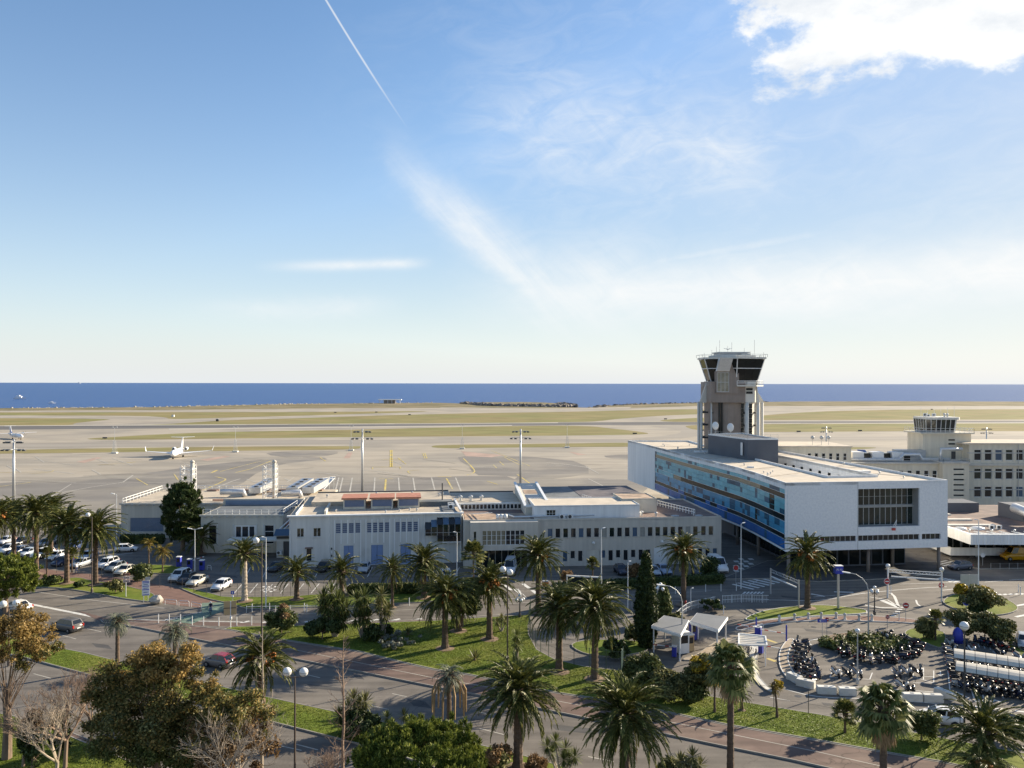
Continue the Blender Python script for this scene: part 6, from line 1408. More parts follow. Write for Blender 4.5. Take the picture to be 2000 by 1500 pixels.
for a in [
    ('dark green shrub with reddish tips beside the traffic island', 550, 1237, 28, 52, dict(lm=[('leaf_brown', .15), ('leaf_bush', .85)], n=3600)),
    ('low dark round shrub in the park left of the cordylines', 630, 1249, 42, 42, dict(lm='leaf_dark', n=4200)),
    ('dark undergrowth below the fan palms in the park', 735, 1248, 36, 30, dict(lm='leaf_dark', n=3200)),
    ('silver-leaved flower bed on the lawn', 778, 1258, 52, 18, dict(lm='leaf_grey', n=4200, size=.16, name='flower_bed', cat='plants')),
    ('clipped round shrub behind the blue and white board', 279, 1134, 25, 33, dict(lm='leaf_bush', n=3200)),
    ('tall shrub by the gate end of the curved fence', 1254, 1341, 38, 66, dict(lm='leaf_bush', n=6500, size=.2)),
    ('long dark shrub on the lawn below the grey-green one', 1352, 1374, 34, 44, dict(lm='leaf_bush', n=4200, size=.18)),
    ('grey-green shrub left of the yellow-tipped tree', 1312, 1366, 44, 60, dict(lm='leaf_olive', n=6500, size=.2)),
    ('rounded shrub under the two tall palms on the islet', 1205, 1285, 26, 36, dict(lm='leaf_dark', n=3000)),
    ('shrub behind the tall cypress by the kiosk', 1240, 1255, 20, 34, dict(lm='leaf_olive', n=2200)),
    ('yellow-flowering shrub on the roundabout island', 1912, 1194, 44, 56, dict(lm=[('leaf_yellow', .3), ('leaf_olive', .7)], n=6000)),
    ('small dark round shrub on the roundabout island', 1912, 1199, 17, 28, dict(lm='leaf_dark', n=1800)),
    ('left end of the oleander hedge behind the scooter shelters', 1887, 1240, 30, 52, dict(lm='leaf_olive', n=5200)),
    ('middle of the oleander hedge behind the scooter shelters', 1925, 1250, 32, 52, dict(lm='leaf_olive', n=5200)),
    ('right end of the oleander hedge behind the scooter shelters', 1960, 1258, 28, 48, dict(lm='leaf_olive', n=4600)),
    ('dense shrub between the lower right fan palms', 1802, 1446, 28, 64, dict(lm='leaf_bush', n=5600, size=.17)),
    ('shrub at the right edge behind the corner date palm', 1985, 1445, 34, 50, dict(lm='leaf_bush', n=5000, size=.17)),
    ('rusty shrub right of the domed pine at the bottom edge', 962, 1515, 40, 60, dict(lm=[('leaf_brown', .4), ('leaf_olive', .6)], n=5500, size=.16)),
    ('low shrub on the median under the thin bare tree', 700, 1436, 42, 46, dict(lm='leaf_dark', n=5000, size=.18)),
    ('low dark shrub on the left verge under the broad palm', 153, 1147, 9, 11, dict(lm='leaf_dark', n=700)),
    ('leafy low hedge between the verge palms at left', 98, 1142, 26, 20, dict(lm='leaf_bush', n=3000, depth=.6)),
    ('loose shrub on the verge behind the pink direction sign', 226, 1157, 20, 26, dict(lm='leaf_olive', n=2000)),
    ('bare purple shrub by the shaded beige wall', 1238, 1132, 16, 34, dict(lm='leaf_brown', n=1300, size=.18)),
    ('pinkish leafless shrub before the lower beige windows', 1110, 1140, 14, 28, dict(lm='leaf_brown', n=900, size=.18)),
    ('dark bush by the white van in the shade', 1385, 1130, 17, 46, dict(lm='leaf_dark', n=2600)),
    ('dark bushes behind the round lamp at centre', 930, 1170, 30, 40, dict(lm='leaf_dark', n=3200)),
    ('low shrub by the small triple lamp near the cypress', 1322, 1218, 18, 22, dict(lm='leaf_olive', n=1600)),
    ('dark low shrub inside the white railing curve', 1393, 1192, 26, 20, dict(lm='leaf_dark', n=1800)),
    ('long-leaved agave clump on the islet by the shelters', 1806, 1246, 20, 40, dict(lm='leaf_olive', n=1800, aspect=4.5, size=.14)),
    ('ornamental grass tuft at the bottom edge near the big palm', 1050, 1512, 26, 34, dict(lm='leaf_brown', n=1500, aspect=6, size=.09)),
    ('leafy shrub at the bottom edge below the largest palm', 1330, 1530, 40, 50, dict(lm='leaf_olive', n=2600, aspect=3.2, size=.2)),
    ('green shrub on the lawn by the jelly palm stalks', 1520, 1346, 10, 16, dict(lm='leaf_yellow', n=500)),
    ]: bush(a[0], a[1], a[2], a[3], a[4], **a[5])
def hedge(label, a, b, h, wd, n, lm, name='hedge', seed=1):
    A, B = G(*a), G(*b); d = (B - A); L_ = d.length; t = thing(name, label, 'hedge', A, math.atan2(d.y, d.x)); r = np.random.default_rng(seed)
    k = max(3, int(L_ / (wd * .6))); bl = [(L_ * (i + .5) / k, r.normal() * .05, h * .5, wd * .62, wd * .5 * r.uniform(.9, 1.1), h * .5 * r.uniform(.94, 1.05)) for i in range(k)]
    MB().box(.1, L_ - .1, -wd * .3, wd * .3, 0, h * .86).obj('hedge_core', 'leaf_dark', t)
    V = cloud_arrays(r, bl, n, .2, .82, 1.6, .3); inst('foliage', quads_mesh('foliage', V, lm), t); return t
hedge('clipped hedge with lit top along the middle car park', (684, 1161), (868, 1158), 1.7, 1.8, 6500, 'leaf_bush', seed=1)
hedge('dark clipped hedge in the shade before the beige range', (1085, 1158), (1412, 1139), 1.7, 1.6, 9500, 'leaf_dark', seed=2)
hedge('dark hedge at the foot of the technical building', (238, 1062), (320, 1062), 2.0, 1.4, 3000, 'leaf_dark', seed=3)
# ground cover on the shrub island
g0 = G(1690, 1262); rr = np.random.default_rng(4); bl = []
for i in range(70):
    a = rnd.uniform(0, 6.28); q = rnd.random() ** .5; p = G(1690 + math.cos(a) * q * 84, 1260 + math.sin(a) * q * 17, .1); bl.append((p.x, p.y, .45, .8, .8, .55))
o = inst('ground_cover', quads_mesh('ground_cover', cloud_arrays(rr, bl, 9000, .2, .5, 1.8, .5), 'leaf_bush')); stuff(o, 'dense low green ground cover on the oval island among the scooters', 'ground cover')
# rosette plants
def rosette_mesh(seed, n=46, L=1.0, w_=.045, m='leaf_olive', emin=-50, stiff=True):
    r = random.Random(seed); mb = MB()
    for i in range(n):
        a = i * 2.39996; e = R(85 - (85 - emin) * (i + .5) / n + r.uniform(-6, 6)); d = Vector((math.cos(a) * math.cos(e), math.sin(a) * math.cos(e), math.sin(e))); sd = Vector((-math.sin(a), math.cos(a), 0)) * (w_ * L)
        t = d * L * r.uniform(.85, 1.1) - Vector((0, 0, (.0 if stiff else .3) * L * math.cos(e))); mdl = d * L * .5
        mb.add([(0, 0, 0), mdl - sd, t, mdl + sd], [(0, 1, 2, 3)])
    return mb.mesh('rosette', m)
ROS = [rosette_mesh(i, 84, 1, .05, m='leaf_bush', emin=-75) for i in range(3)]; ROSP = [rosette_mesh(i + 5, 76, 1, .05, m='leaf_olive', emin=-70) for i in range(2)]; AGV = rosette_mesh(9, 30, 1, .07, 'leaf_olive', 0)
def yucca(label, u, v0, heads, s=.75, name='cordyline', pale=False, cat='shrub'):
    """heads: (du px, row of head)"""
    g = G(u, v0, .1); t = thing(name, label, cat, g); k = g.y / FPX
    for i, (du, v) in enumerate(heads):
        h = H(v0, v, u); x = du * k; y = rnd.uniform(-.4, .4) if i else 0
        st = MB().tube([(x * .15, y * .2, 0), (x * .6, y * .7, h * .5), (x, y, h)], [.1, .075, .06], 6).obj('stem', 'bark_pale', t); inst('rosette', rnd.choice(ROSP if pale else ROS), st, (x, y, h), rnd.uniform(0, 6), s)
    return t
yucca('big cordyline cluster in the park left of centre', 655, 1244, [(-22, 1168), (-8, 1160), (6, 1170), (14, 1180), (-14, 1185), (0, 1190), (12, 1202), (-20, 1198), (22, 1190), (-28, 1184), (4, 1212), (-10, 1208), (18, 1214)], 1.6)
yucca('cordyline pair standing before the white flower bed', 708, 1246, [(-10, 1172), (4, 1166), (10, 1184), (-6, 1190), (2, 1204), (-12, 1208), (12, 1206)], 1.5)
yucca('fan-shaped cordyline crown above the park bed', 748, 1248, [(-2, 1162), (12, 1192), (-8, 1180), (4, 1204)], 1.3, pale=True)
yucca('yucca clump on the median, lit pale green, left of the jelly palm', 688, 1428, [(4, 1366), (-8, 1384), (14, 1380), (-22, 1396), (26, 1372), (10, 1400), (-12, 1404)], 1.15, pale=True)
yucca('single yucca left of the pair above the domed pine', 757, 1436, [(0, 1402)], .8)
yucca('paler yucca right of the pair above the domed pine', 790, 1432, [(0, 1398)], .8, pale=True)
yucca('group of slender yuccas at the bottom edge by the big palm', 1098, 1520, [(-28, 1458), (-12, 1446), (8, 1462), (26, 1476), (-18, 1474), (4, 1480), (16, 1484)], .85)
yucca('tall cordyline beside the dark double lamp post', 1010, 1290, [(0, 1242), (-3, 1254), (4, 1262)], .9)
yucca('cordyline stand at the foot of the fruiting lawn palm', 980, 1234, [(0, 1208), (-8, 1216), (8, 1214)], .8, pale=True)
yucca('pale yucca at the bottom edge right of the largest palm', 1345, 1545, [(-14, 1488), (10, 1480), (24, 1496)], .9, pale=True)
for lb, u, v, s in [('spiky agave on the lawn left of the lamp post', 928, 1290, 1.3), ('spiky agave low in the park bed', 798, 1240, 1.1), ('spiky agave at the bottom edge left of the slender yuccas', 985, 1500, 1.0)]:
    t = thing('agave', lb, 'shrub', G(u, v, .12)); inst('rosette', AGV, t, (0, 0, .1), 0, s); MB().cyl(0, 0, -.05, .25, .14, 8).obj('base', 'bark', t)

# ---- leafless trees
def bare(label, g, h, kind='spire', seed=1, r0=.12, m='twig', name='bare_tree', spread=1.0):
    r = random.Random(seed); t = thing(name, label, 'tree', g); mb = MB(); tw_ = MB()
    def grow(p, d, L_, rad, lev):
        q = p + d * L_; mid = p.lerp(q, .5) + Vector((r.uniform(-.05, .05), r.uniform(-.05, .05), 0)) * L_
        (mb if lev < 2 else tw_).tube([p, mid, q], [rad, rad * .8, rad * .55], 4 if lev else 6, False)
        if lev >= 5 or L_ < .16: return
        for i in range(r.choice([2, 3, 3]) if lev else 4):
            dd = (d + Vector((r.gauss(0, .55), r.gauss(0, .55), r.uniform(-.1, .45))) * spread).normalized(); grow(p.lerp(q, r.uniform(.45, 1)), dd, L_ * r.uniform(.55, .8), max(.008, rad * .55), lev + 1)
    if kind == 'spire':
        pts = [(r.uniform(-.06, .06), r.uniform(-.06, .06), h * i / 8) for i in range(9)]; mb.tube(pts, [r0 * (1 - .85 * i / 8) for i in range(9)], 6)
        for i in range(46):
            z = h * (.12 + .86 * i / 46); a = r.uniform(0, 6.28); L_ = h * .15 * (1.05 - z / h) + .35; d = Vector((math.cos(a), math.sin(a), r.uniform(.3, .9))).normalized()
            p = Vector((0, 0, z)); q = p + d * L_; tw_.tube([p, p.lerp(q, .5) - Vector((0, 0, .05)), q + Vector((0, 0, .15))], [.03, .022, .012], 3, False)
            for j in range(4):
                s_ = p.lerp(q, r.uniform(.4, 1)); e = s_ + (d + Vector((r.gauss(0, .6), r.gauss(0, .6), r.uniform(.1, .7)))).normalized() * L_ * .45; tw_.tube([s_, e], [.014, .008], 3, False)
    else:
        mb.tube([(0, 0, 0), (.05, 0, h * .12), (.1, .05, h * .26)], [r0 * 1.2, r0, r0 * .9], 7)
        for i in range(5): grow(Vector((.1, .05, h * .25)), Vector((r.gauss(0, .5), r.gauss(0, .5), 1)).normalized(), h * .28, r0 * .6, 0)
    inst('trunk', mb.mesh('trunk', m), t); inst('crown', tw_.mesh('crown', m), t); return t
bare('slender leafless tree with pale bark behind the double globe lamp', Vector((-19.7, 63.5, 0)), 12.6, 'spire', 3, .16, 'twig_pale')
bare('slender leafless tree standing alone on the road side at centre', Vector((-13.6, 65.0, 0)), 11.6, 'spire', 4, .15, 'twig')
bare('leafless spreading tree with pinkish twigs at lower left', G(128, 1502), 9.2, 'wide', 5, .16, 'twig', spread=.9)
bare('leafless tree with pale forked trunk at the lower left corner', G(110, 1540), 8.0, 'wide', 6, .15, 'twig_pale', spread=1.0)
bare('leafless twiggy tree behind the big autumn tree', G(178, 1470), 8.2, 'wide', 7, .14, 'twig', spread=.8)
bare('leafless pale tree leaning right of the rusty tree', Vector((-20.3, 57.5, 0)), 9.6, 'wide', 9, .15, 'twig_pale', spread=1.1)
bare('small leafless shrub-tree in front of the lone slender tree', Vector((-13.9, 61.0, 0)), 5.2, 'wide', 10, .10, 'twig', spread=1.2)
bare('leafless low tree at the left edge under the golden tree', G(46, 1500), 6.0, 'wide', 11, .12, 'twig', spread=1.1)
# short-cut grass blades on the lawns near the camera
def lawn_tufts(poly, n, seed, z):
    r = np.random.default_rng(seed); P = np.array([(p[0], p[1]) for p in poly]); lo, hi = P.min(0), P.max(0); pts = []
    q = r.uniform(lo, hi, (n * 3, 2)); ins = np.zeros(len(q), bool); j = len(P) - 1
    for i in range(len(P)):
        c = ((P[i, 1] > q[:, 1]) != (P[j, 1] > q[:, 1])) & (q[:, 0] < (P[j, 0] - P[i, 0]) * (q[:, 1] - P[i, 1]) / (P[j, 1] - P[i, 1] + 1e-9) + P[i, 0]); ins ^= c; j = i
    q = q[ins][:n]; m = len(q); a = r.uniform(0, PI, m); h = r.uniform(.02, .055, m); w_ = .05
    c, s = np.cos(a) * w_, np.sin(a) * w_; lean = r.normal(0, .04, (m, 2)); V = np.zeros((m, 4, 3))
    V[:, 0] = np.stack([q[:, 0] - c, q[:, 1] - s, np.full(m, z)], 1); V[:, 1] = np.stack([q[:, 0] + c, q[:, 1] + s, np.full(m, z)], 1)
    V[:, 2] = np.stack([q[:, 0] + c * .3 + lean[:, 0], q[:, 1] + s * .3 + lean[:, 1], z + h], 1); V[:, 3] = np.stack([q[:, 0] - c * .5 + lean[:, 0], q[:, 1] - s * .5 + lean[:, 1], z + h * .8], 1)
    return V.reshape(-1, 3)
leafmat('blade', (0.115, 0.155, 0.020), (0.18, 0.20, 0.04), .35, .35)
V = [lawn_tufts(GP([(452, 1229), (620, 1225), (850, 1216), (1036, 1204), (1032, 1241), (1048, 1273), (1083, 1292), (1143, 1306), (1213, 1314), (1250, 1335), (1380, 1363), (1487, 1381), (1607, 1401), (1800, 1438), (2000, 1476)] + [(u, v - 4) for u, v in prom_up[4:-1]][::-1]), 110000, 1, .15),
     lawn_tufts(GP([(61, 1259), (165, 1279), (400, 1338), (578, 1378), (750, 1415), (978, 1469), (850, 1499), (760, 1467), (583, 1422), (350, 1363), (61, 1286)]), 45000, 2, .11), lawn_tufts(GP([(-40, 1395), (20, 1402), (90, 1424), (205, 1472), (280, 1505), (-40, 1560)]), 16000, 3, .11)]
stuff(inst('grass', quads_mesh('grass', np.concatenate(V), 'blade')), 'short sunlit grass on the lawns', 'grass')
# ================================================================== VEHICLES
def car_proto(kind):
    """x forward, y left, z up; returns a list of (part, mesh, colourable, children)"""
    P = dict(hatch=(4.0, 1.74, 1.48, .98, .95, .25, -1.35, -1.9, .72), sedan=(4.5, 1.78, 1.45, .95, .95, .30, -.95, -1.6, .74), suv=(4.5, 1.84, 1.68, 1.08, 1.05, .45, -1.75, -2.1, .86),
             mini=(3.6, 1.63, 1.49, .98, .85, .20, -1.2, -1.68, .78), mpv=(4.3, 1.80, 1.64, 1.05, 1.20, .35, -1.7, -2.05, .86), van=(5.4, 2.0, 2.45, 1.35, 1.75, 1.05, -2.55, -2.66, 1.1))[kind]
    L, W, Ht, zb, xa, xr, xq, xt, zn = P; hl = L / 2; hw = W / 2; wr = .31 if kind != 'van' else .36; zs = .20
    xf, xb = hl, -hl
    st = [(xf, zn * .62, .80), (xf - .06, zn * .92, .90), (xf - .35, zn, .96), (xa + .02, zb, 1.0), (0, zb + .01, 1.0), (xt + .15, zb + .02, .99), (xb + .12, zb * .98 if kind != 'sedan' else zb * .96, .95), (xb, zb * .72, .88)]
    mb = MB(); ring = []
    for (x, zt, wf) in st:
        w_ = hw * wf; lo = zs + (.12 if x in (xf, xb) else 0)
        ring.append([(x, -w_ * .92, lo), (x, -w_, lo + (zt - lo) * .45), (x, -w_ * .99, lo + (zt - lo) * .8), (x, -w_ * .90, zt), (x, w_ * .90, zt), (x, w_ * .99, lo + (zt - lo) * .8), (x, w_, lo + (zt - lo) * .45), (x, w_ * .92, lo)])
    n = 8; vs = [p for r_ in ring for p in r_]; fs = []
    for i in range(len(ring) - 1):
        for k in range(n): fs.append((i * n + k, i * n + (k + 1) % n, (i + 1) * n + (k + 1) % n, (i + 1) * n + k))
    fs += [tuple(range(n))[::-1], tuple(range((len(ring) - 1) * n, len(ring) * n))]
    mb.add(vs, [f[::-1] for f in fs]); body = mb.mesh('body', 'car_paint', True)
    # cabin
    wb_, wt = hw * .90, hw * .74
    lo = [(xa, wb_, zb - .02), (xa, -wb_, zb - .02), (xt, -wb_ * .97, zb), (xt, wb_ * .97, zb)]; hi = [(xr, wt, Ht - .04), (xr, -wt, Ht - .04), (xq, -wt * .97, Ht - .05), (xq, wt * .97, Ht - .05)]
    c = MB().add(lo + hi, [(4, 7, 6, 5), (0, 4, 5, 1), (1, 5, 6, 2), (2, 6, 7, 3), (3, 7, 4, 0)])
    mx_, my = (xr + xq) / 2, wt * .6
    c.add([(xr - .05, wt * .95, Ht - .035), (xr - .05, -wt * .95, Ht - .035), (xq + .05, -wt * .9, Ht - .045), (xq + .05, wt * .9, Ht - .045), (xr - .3, wt * .7, Ht), (xr - .3, -wt * .7, Ht), (xq + .35, -wt * .7, Ht - .01), (xq + .35, wt * .7, Ht - .01)],
          [(4, 7, 6, 5), (0, 4, 5, 1), (1, 5, 6, 2), (2, 6, 7, 3), (3, 7, 4, 0)])
    cabin = c.mesh('roof', 'car_paint', False)
    def quad(a, b, c_, d, off, m_=.06):
        a, b, c_, d = map(Vector, (a, b, c_, d)); nn = (b - a).cross(d - a).normalized(); ce = (a + b + c_ + d) / 4
        q = [ce + (p - ce) * (1 - m_ * 2) + nn * off for p in (a, b, c_, d)]; return MB().add(q, [(0, 1, 2, 3)])
    parts = [('body', body, True, []), ('roof', cabin, True, [])]
    def outq(a, b, c_, d, outward, name, m_=.06, mat_='car_glass'):
        q = quad(a, b, c_, d, .012, m_); nn = (Vector(b) - Vector(a)).cross(Vector(d) - Vector(a))
        if nn.dot(Vector(outward)) < 0: q = quad(d, c_, b, a, .012, m_)
        parts.append((name, q.mesh(name, mat_), False, []))
    outq(lo[0], lo[1], hi[1], hi[0], (1, 0, .5), 'windscreen'); outq(lo[3], lo[2], hi[2], hi[3], (-1, 0, .5), 'rear_window', .09)
    mid = .5 if kind != 'van' else .72
    for sg, (l0, l1, h0, h1) in ((1, (lo[0], lo[3], hi[0], hi[3])), (-1, (lo[1], lo[2], hi[1], hi[2]))):
        l0, l1, h0, h1 = map(Vector, (l0, l1, h0, h1)); segs = ((0, mid), (mid, 1)) if kind != 'van' else ((mid - .72 + .0, .28),)
        for (t0, t1) in segs: outq(l0.lerp(l1, t0), l0.lerp(l1, t1), h0.lerp(h1, t1), h0.lerp(h1, t0), (0, sg, .3), 'side_window', .055)
    for sg in (-1, 1):
        parts.append(('headlight', MB().ball((xf - .16, sg * hw * .66, zn * .80), .17, 8, 5, (.8, 1.1, .55)).mesh('headlight', 'lamp_clear', True), False, []))
        parts.append(('tail_light', MB().box(xb - .01, xb + .14, sg * hw * .80 - .1, sg * hw * .80 + .1, zb * .62, zb * .95).mesh('tail_light', 'lamp_red'), False, []))
        parts.append(('mirror', MB().ball((xa - .15, sg * (hw + .08), zb + .05), .11, 8, 5, (.6, 1, .8)).mesh('mirror', 'car_paint', True), True, []))
    parts.append(('bumper', MB().box(xf - .1, xf + .03, -hw * .72, hw * .72, .26, .46).mesh('bumper', 'plastic_black'), False, [])); parts.append(('bumper', MB().box(xb - .04, xb + .1, -hw * .78, hw * .78, .28, .46).mesh('bumper', 'plastic_black'), False, []))
    parts.append(('number_plate', MB().box(xb - .055, xb - .03, -.26, .26, .52, .63).mesh('number_plate', 'sign_white'), False, []))
    wx_ = hl - .78; ty = MB().lathe([(wr * .62, -.1), (wr * .95, -.1), (wr, -.06), (wr, .06), (wr * .95, .1), (wr * .62, .1)], 16, axis='y').mesh('tyre', 'tyre', True); rm_ = MB().lathe([(.05, -.11), (wr * .62, -.09), (wr * .62, .09), (.05, .11)], 12, axis='y').mesh('rim', 'rim')
    arch = MB().lathe([(wr * 1.16, -.02), (wr * 1.16, .02)], 16, axis='y').mesh('wheel', 'plastic_black')
    for x in (wx_, -wx_):
        for sg in (-1, 1): parts.append(('wheel', arch, False, [('tyre', ty, (0, sg * .02, 0)), ('rim', rm_, (0, sg * .025, 0))], (x, sg * (hw - .035), wr)))
    return parts
PROTO = {}
def car(label, u, v, heading, kind, col, group='cars parked by the airport buildings', name=None, roofcol=None, z=.0):
    if kind not in PROTO: PROTO[kind] = car_proto(kind)
    t = thing(name or ('parked_van' if kind == 'van' else 'car'), label, 'van' if kind == 'van' else 'car', G(u, v, z), R(heading), group)
    for p in PROTO[kind]:
        o = inst(p[0], p[1], t, p[4] if len(p) > 4 else None)
        if p[2]: o.color = (*(roofcol if roofcol and p[0] == 'roof' else col), 1)
        for nm, me, lc in p[3]: inst(nm, me, o, lc)
    return t
Wc, Sc_, Kc, Nc, Cc, Gc, Rc = (.78, .78, .77), (.42, .44, .46), (.02, .02, .022), (.03, .045, .10), (.62, .58, .48), (.17, .18, .19), (.30, .02, .02)
for a in [
    ('white hatchback standing alone beside the technical building', 247, 1077, 14, 'hatch', Wc),
    ('white people carrier first in the near left row by the palms', 19, 1079, -100, 'mpv', Wc),
    ('dark blue car between two white ones in the left row', 38, 1082, -100, 'hatch', Nc),
    ('silver blue car in the left row beside the tall palm', 56, 1085, -100, 'sedan', (.34, .40, .48)),
    ('white car in the left row just behind the tall palm trunk', 84, 1088, -100, 'suv', Wc),
    ('white car in the left row between the palm trunks', 110, 1092, -100, 'hatch', Wc),
    ('navy car in the left row left of the leaning palm trunk', 122, 1103, -100, 'hatch', Nc),
    ('silver grey car behind the brown lamp post', 160, 1106, -100, 'sedan', Sc_),
    ('pale blue car in the second left row behind the palms', 172, 1092, -100, 'hatch', (.36, .42, .50)),
    ('white estate car near the right end of the left row', 210, 1108, -100, 'suv', Wc),
    ('dark silver car second from the right end of the left row', 226, 1114, -100, 'hatch', (.20, .23, .25)),
    ('cream car at the right end of the left row by the clipped shrub', 246, 1120, -100, 'sedan', Cc),
    ('pale car in the far left row in shade', 12, 1062, -95, 'hatch', (.5, .5, .52)), ('dark car in the far left row in shade', 44, 1063, -95, 'hatch', Kc), ('grey car in the far left row behind tall palms', 92, 1066, -95, 'sedan', Gc), ('blue car in the far left row behind the broad palm', 150, 1072, -95, 'hatch', (.06, .09, .2)),
    ('white car behind the dark one in the middle car park', 352, 1132, -98, 'suv', Wc), ('dark car tucked between two pale ones in the middle car park', 366, 1137, -98, 'hatch', Kc), ('cream car in the middle car park', 386, 1141, -98, 'sedan', Cc), ('white hatchback nearest the fence in the middle car park', 433, 1150, -98, 'hatch', Wc),
    ('black car before the white workshop, facing the camera', 632, 1114, -92, 'hatch', Kc), ('silver car before the blue doors, facing the camera', 712, 1116, -90, 'hatch', Sc_), ('dark car by the link block', 540, 1114, -95, 'hatch', Kc),
    ('white car roof showing under the oriel', 872, 1130, -85, 'hatch', Wc), ('dark car with bright headlights before the beige range', 1214, 1120, -82, 'hatch', (.03, .035, .06)), ('silver blue car by the white shutter', 1296, 1119, -80, 'sedan', (.30, .36, .46)), ('pale car partly behind the cypress', 1276, 1122, -80, 'hatch', (.40, .45, .5)),
    ('dark car beside the white van in the shade', 1368, 1124, -80, 'hatch', Gc),
    ]: car(*a)
car('white van parked in shade beside the chequered bays', 1402, 1114, -82, 'van', Wc); car('white delivery van below the bay of the beige range', 997, 1119, -95, 'van', (.55, .58, .62))
GD = 'cars driving on the boulevard and roads'
car('dark people carrier with pale rear driving on the boulevard', 131, 1231, 157, 'mpv', (.13, .12, .11), GD, 'car')
car('small dark car with a red roof driving on the boulevard', 428, 1301, 157, 'mini', (.16, .15, .15), GD, 'car', (.26, .03, .035))
car('white car at the left edge half hidden by golden leaves', 34, 1192, 157, 'sedan', Wc, GD, 'car')
car('white car behind the lower right shrubs', 1836, 1412, 160, 'hatch', Wc, GD, 'car')
car('grey car turning out beside the crossing by the office block', 1876, 1112, -165, 'hatch', (.10, .11, .14), GD, 'car')
car('silver car at the right edge by the roundabout island', 2003, 1262, -120, 'hatch', Sc_, GD, 'car')
car('bright yellow van with a long bonnet under the white canopy', 1988, 1094, 180, 'van', (.55, .28, .01), None, 'yellow_van', z=.13)

# ---- motor scooters
def scooter_parts():
    P = []
    wl = MB().lathe([(.14, -.06), (.24, -.06), (.27, 0), (.24, .06), (.14, .06)], 14, axis='y').mesh('wheel', 'tyre', True); hub = MB().lathe([(.03, -.07), (.15, -.05), (.15, .05), (.03, .07)], 10, axis='y').mesh('rim', 'rim')
    P += [('wheel', wl, 0, (.66, 0, .27), [('rim', hub)]), ('wheel', wl, 0, (-.62, 0, .27), [('rim', hub)])]
    b = MB()
    prof = [(-.98, .62, .72, .10), (-.75, .42, .80, .20), (-.35, .34, .78, .22), (-.05, .28, .60, .20), (.12, .24, .36, .19), (.34, .24, .36, .19), (.46, .28, .80, .20), (.60, .52, 1.0, .17), (.74, .62, .92, .08)]
    vs = []
    for x, z0, z1, w_ in prof: vs += [(x, -w_ * .7, z0), (x, -w_, (z0 + z1) / 2), (x, -w_ * .7, z1), (x, w_ * .7, z1), (x, w_, (z0 + z1) / 2), (x, w_ * .7, z0)]
    fs = [(i * 6 + (k + 1) % 6, i * 6 + k, (i + 1) * 6 + k, (i + 1) * 6 + (k + 1) % 6) for i in range(len(prof) - 1) for k in range(6)] + [(0, 1, 2, 3, 4, 5), tuple(range(6 * len(prof) - 6, 6 * len(prof)))[::-1]]
    P.append(('body', b.add(vs, fs).mesh('body', 'bike_body', True), 1, None, []))
    P.append(('seat', MB().add([(-.85, -.15, .78), (-.85, .15, .78), (.0, .14, .66), (.0, -.14, .66), (-.88, -.13, .90), (-.88, .13, .90), (-.35, .15, .86), (-.35, -.15, .86), (.02, .1, .76), (.02, -.1, .76)], [(4, 7, 6, 5), (7, 9, 8, 6), (0, 4, 5, 1), (3, 2, 8, 9), (0, 3, 9, 7, 4), (1, 5, 6, 8, 2)]).mesh('seat', 'seat_leather'), 0, None, []))
    P.append(('front_fork', MB().bar((.66, -.08, .27), (.5, -.08, .8), .05).bar((.66, .08, .27), (.5, .08, .8), .05).box(.45, .9, -.07, .07, .5, .56).mesh('front_fork', 'metal_dark'), 0, None, []))
    P.append(('handlebar', MB().tube([(.42, -.36, 1.02), (.5, -.2, 1.04), (.52, 0, 1.0), (.5, .2, 1.04), (.42, .36, 1.02)], .025, 6).mesh('handlebar', 'plastic_black'), 0, None, [('mirror', MB().bar((.47, -.25, 1.02), (.42, -.33, 1.25), .02).ball((.42, -.34, 1.28), .07, 6, 4, (.3, 1, .7)).bar((.47, .25, 1.02), (.42, .33, 1.25), .02).ball((.42, .34, 1.28), .07, 6, 4, (.3, 1, .7)).mesh('mirror', 'plastic_black'))]))
    P.append(('windscreen', MB().add([(.60, -.2, 1.0), (.60, .2, 1.0), (.46, .17, 1.38), (.46, -.17, 1.38)], [(0, 1, 2, 3)]).mesh('windscreen', 'windshield'), 0, None, []))
    P.append(('headlight', MB().ball((.72, 0, .86), .1, 8, 5, (.5, 1.2, .8)).mesh('headlight', 'lamp_clear', True), 0, None, []))
    P.append(('tail_light', MB().box(-1.0, -.95, -.1, .1, .66, .74).mesh('tail_light', 'lamp_red'), 0, None, []))
    P.append(('exhaust', MB().tube([(-.2, -.2, .26), (-.6, -.22, .3), (-.95, -.22, .4)], [.04, .06, .06], 7).mesh('exhaust', 'metal_grey'), 0, None, []))
    return P
SP = scooter_parts(); BOX = MB().ball((-.98, 0, 1.02), .24, 10, 6, (1, 1.05, .75)).mesh('top_box', 'plastic_black', True)
SCN = [(.012, .012, .013)] * 5 + [(.02, .02, .022), (.03, .03, .035), (.05, .05, .055), (.25, .26, .27), (.45, .45, .44), (.08, .01, .01), (.012, .02, .05)]
rs = random.Random(5)
def scooter(label, u, v, heading, group, box=None, col=None):
    t = thing('motor_scooter', label, 'scooter', G(u, v), R(heading), group)
    for nm, me, c, lc, kids in SP:
        if nm == 'windscreen' and rs.random() < .4: continue
        o = inst(nm, me, t, lc)
        if c: o.color = (*(col or rs.choice(SCN)), 1)
        for k in kids: inst(k[0], k[1], o)
    if box if box is not None else rs.random() < .4: inst('top_box', BOX, t)
    return t
for i in range(10): scooter(f'{ORD[i]} dark scooter from the top in the packed row along the left white kerb', 1566 + i * 1.4 + rs.uniform(-3, 3) - (6 if 2 < i < 7 else 0), 1262 + i * 7.6, 8 + rs.uniform(-12, 12) + (180 if i % 3 == 0 else 0), 'scooters along the left white kerb')
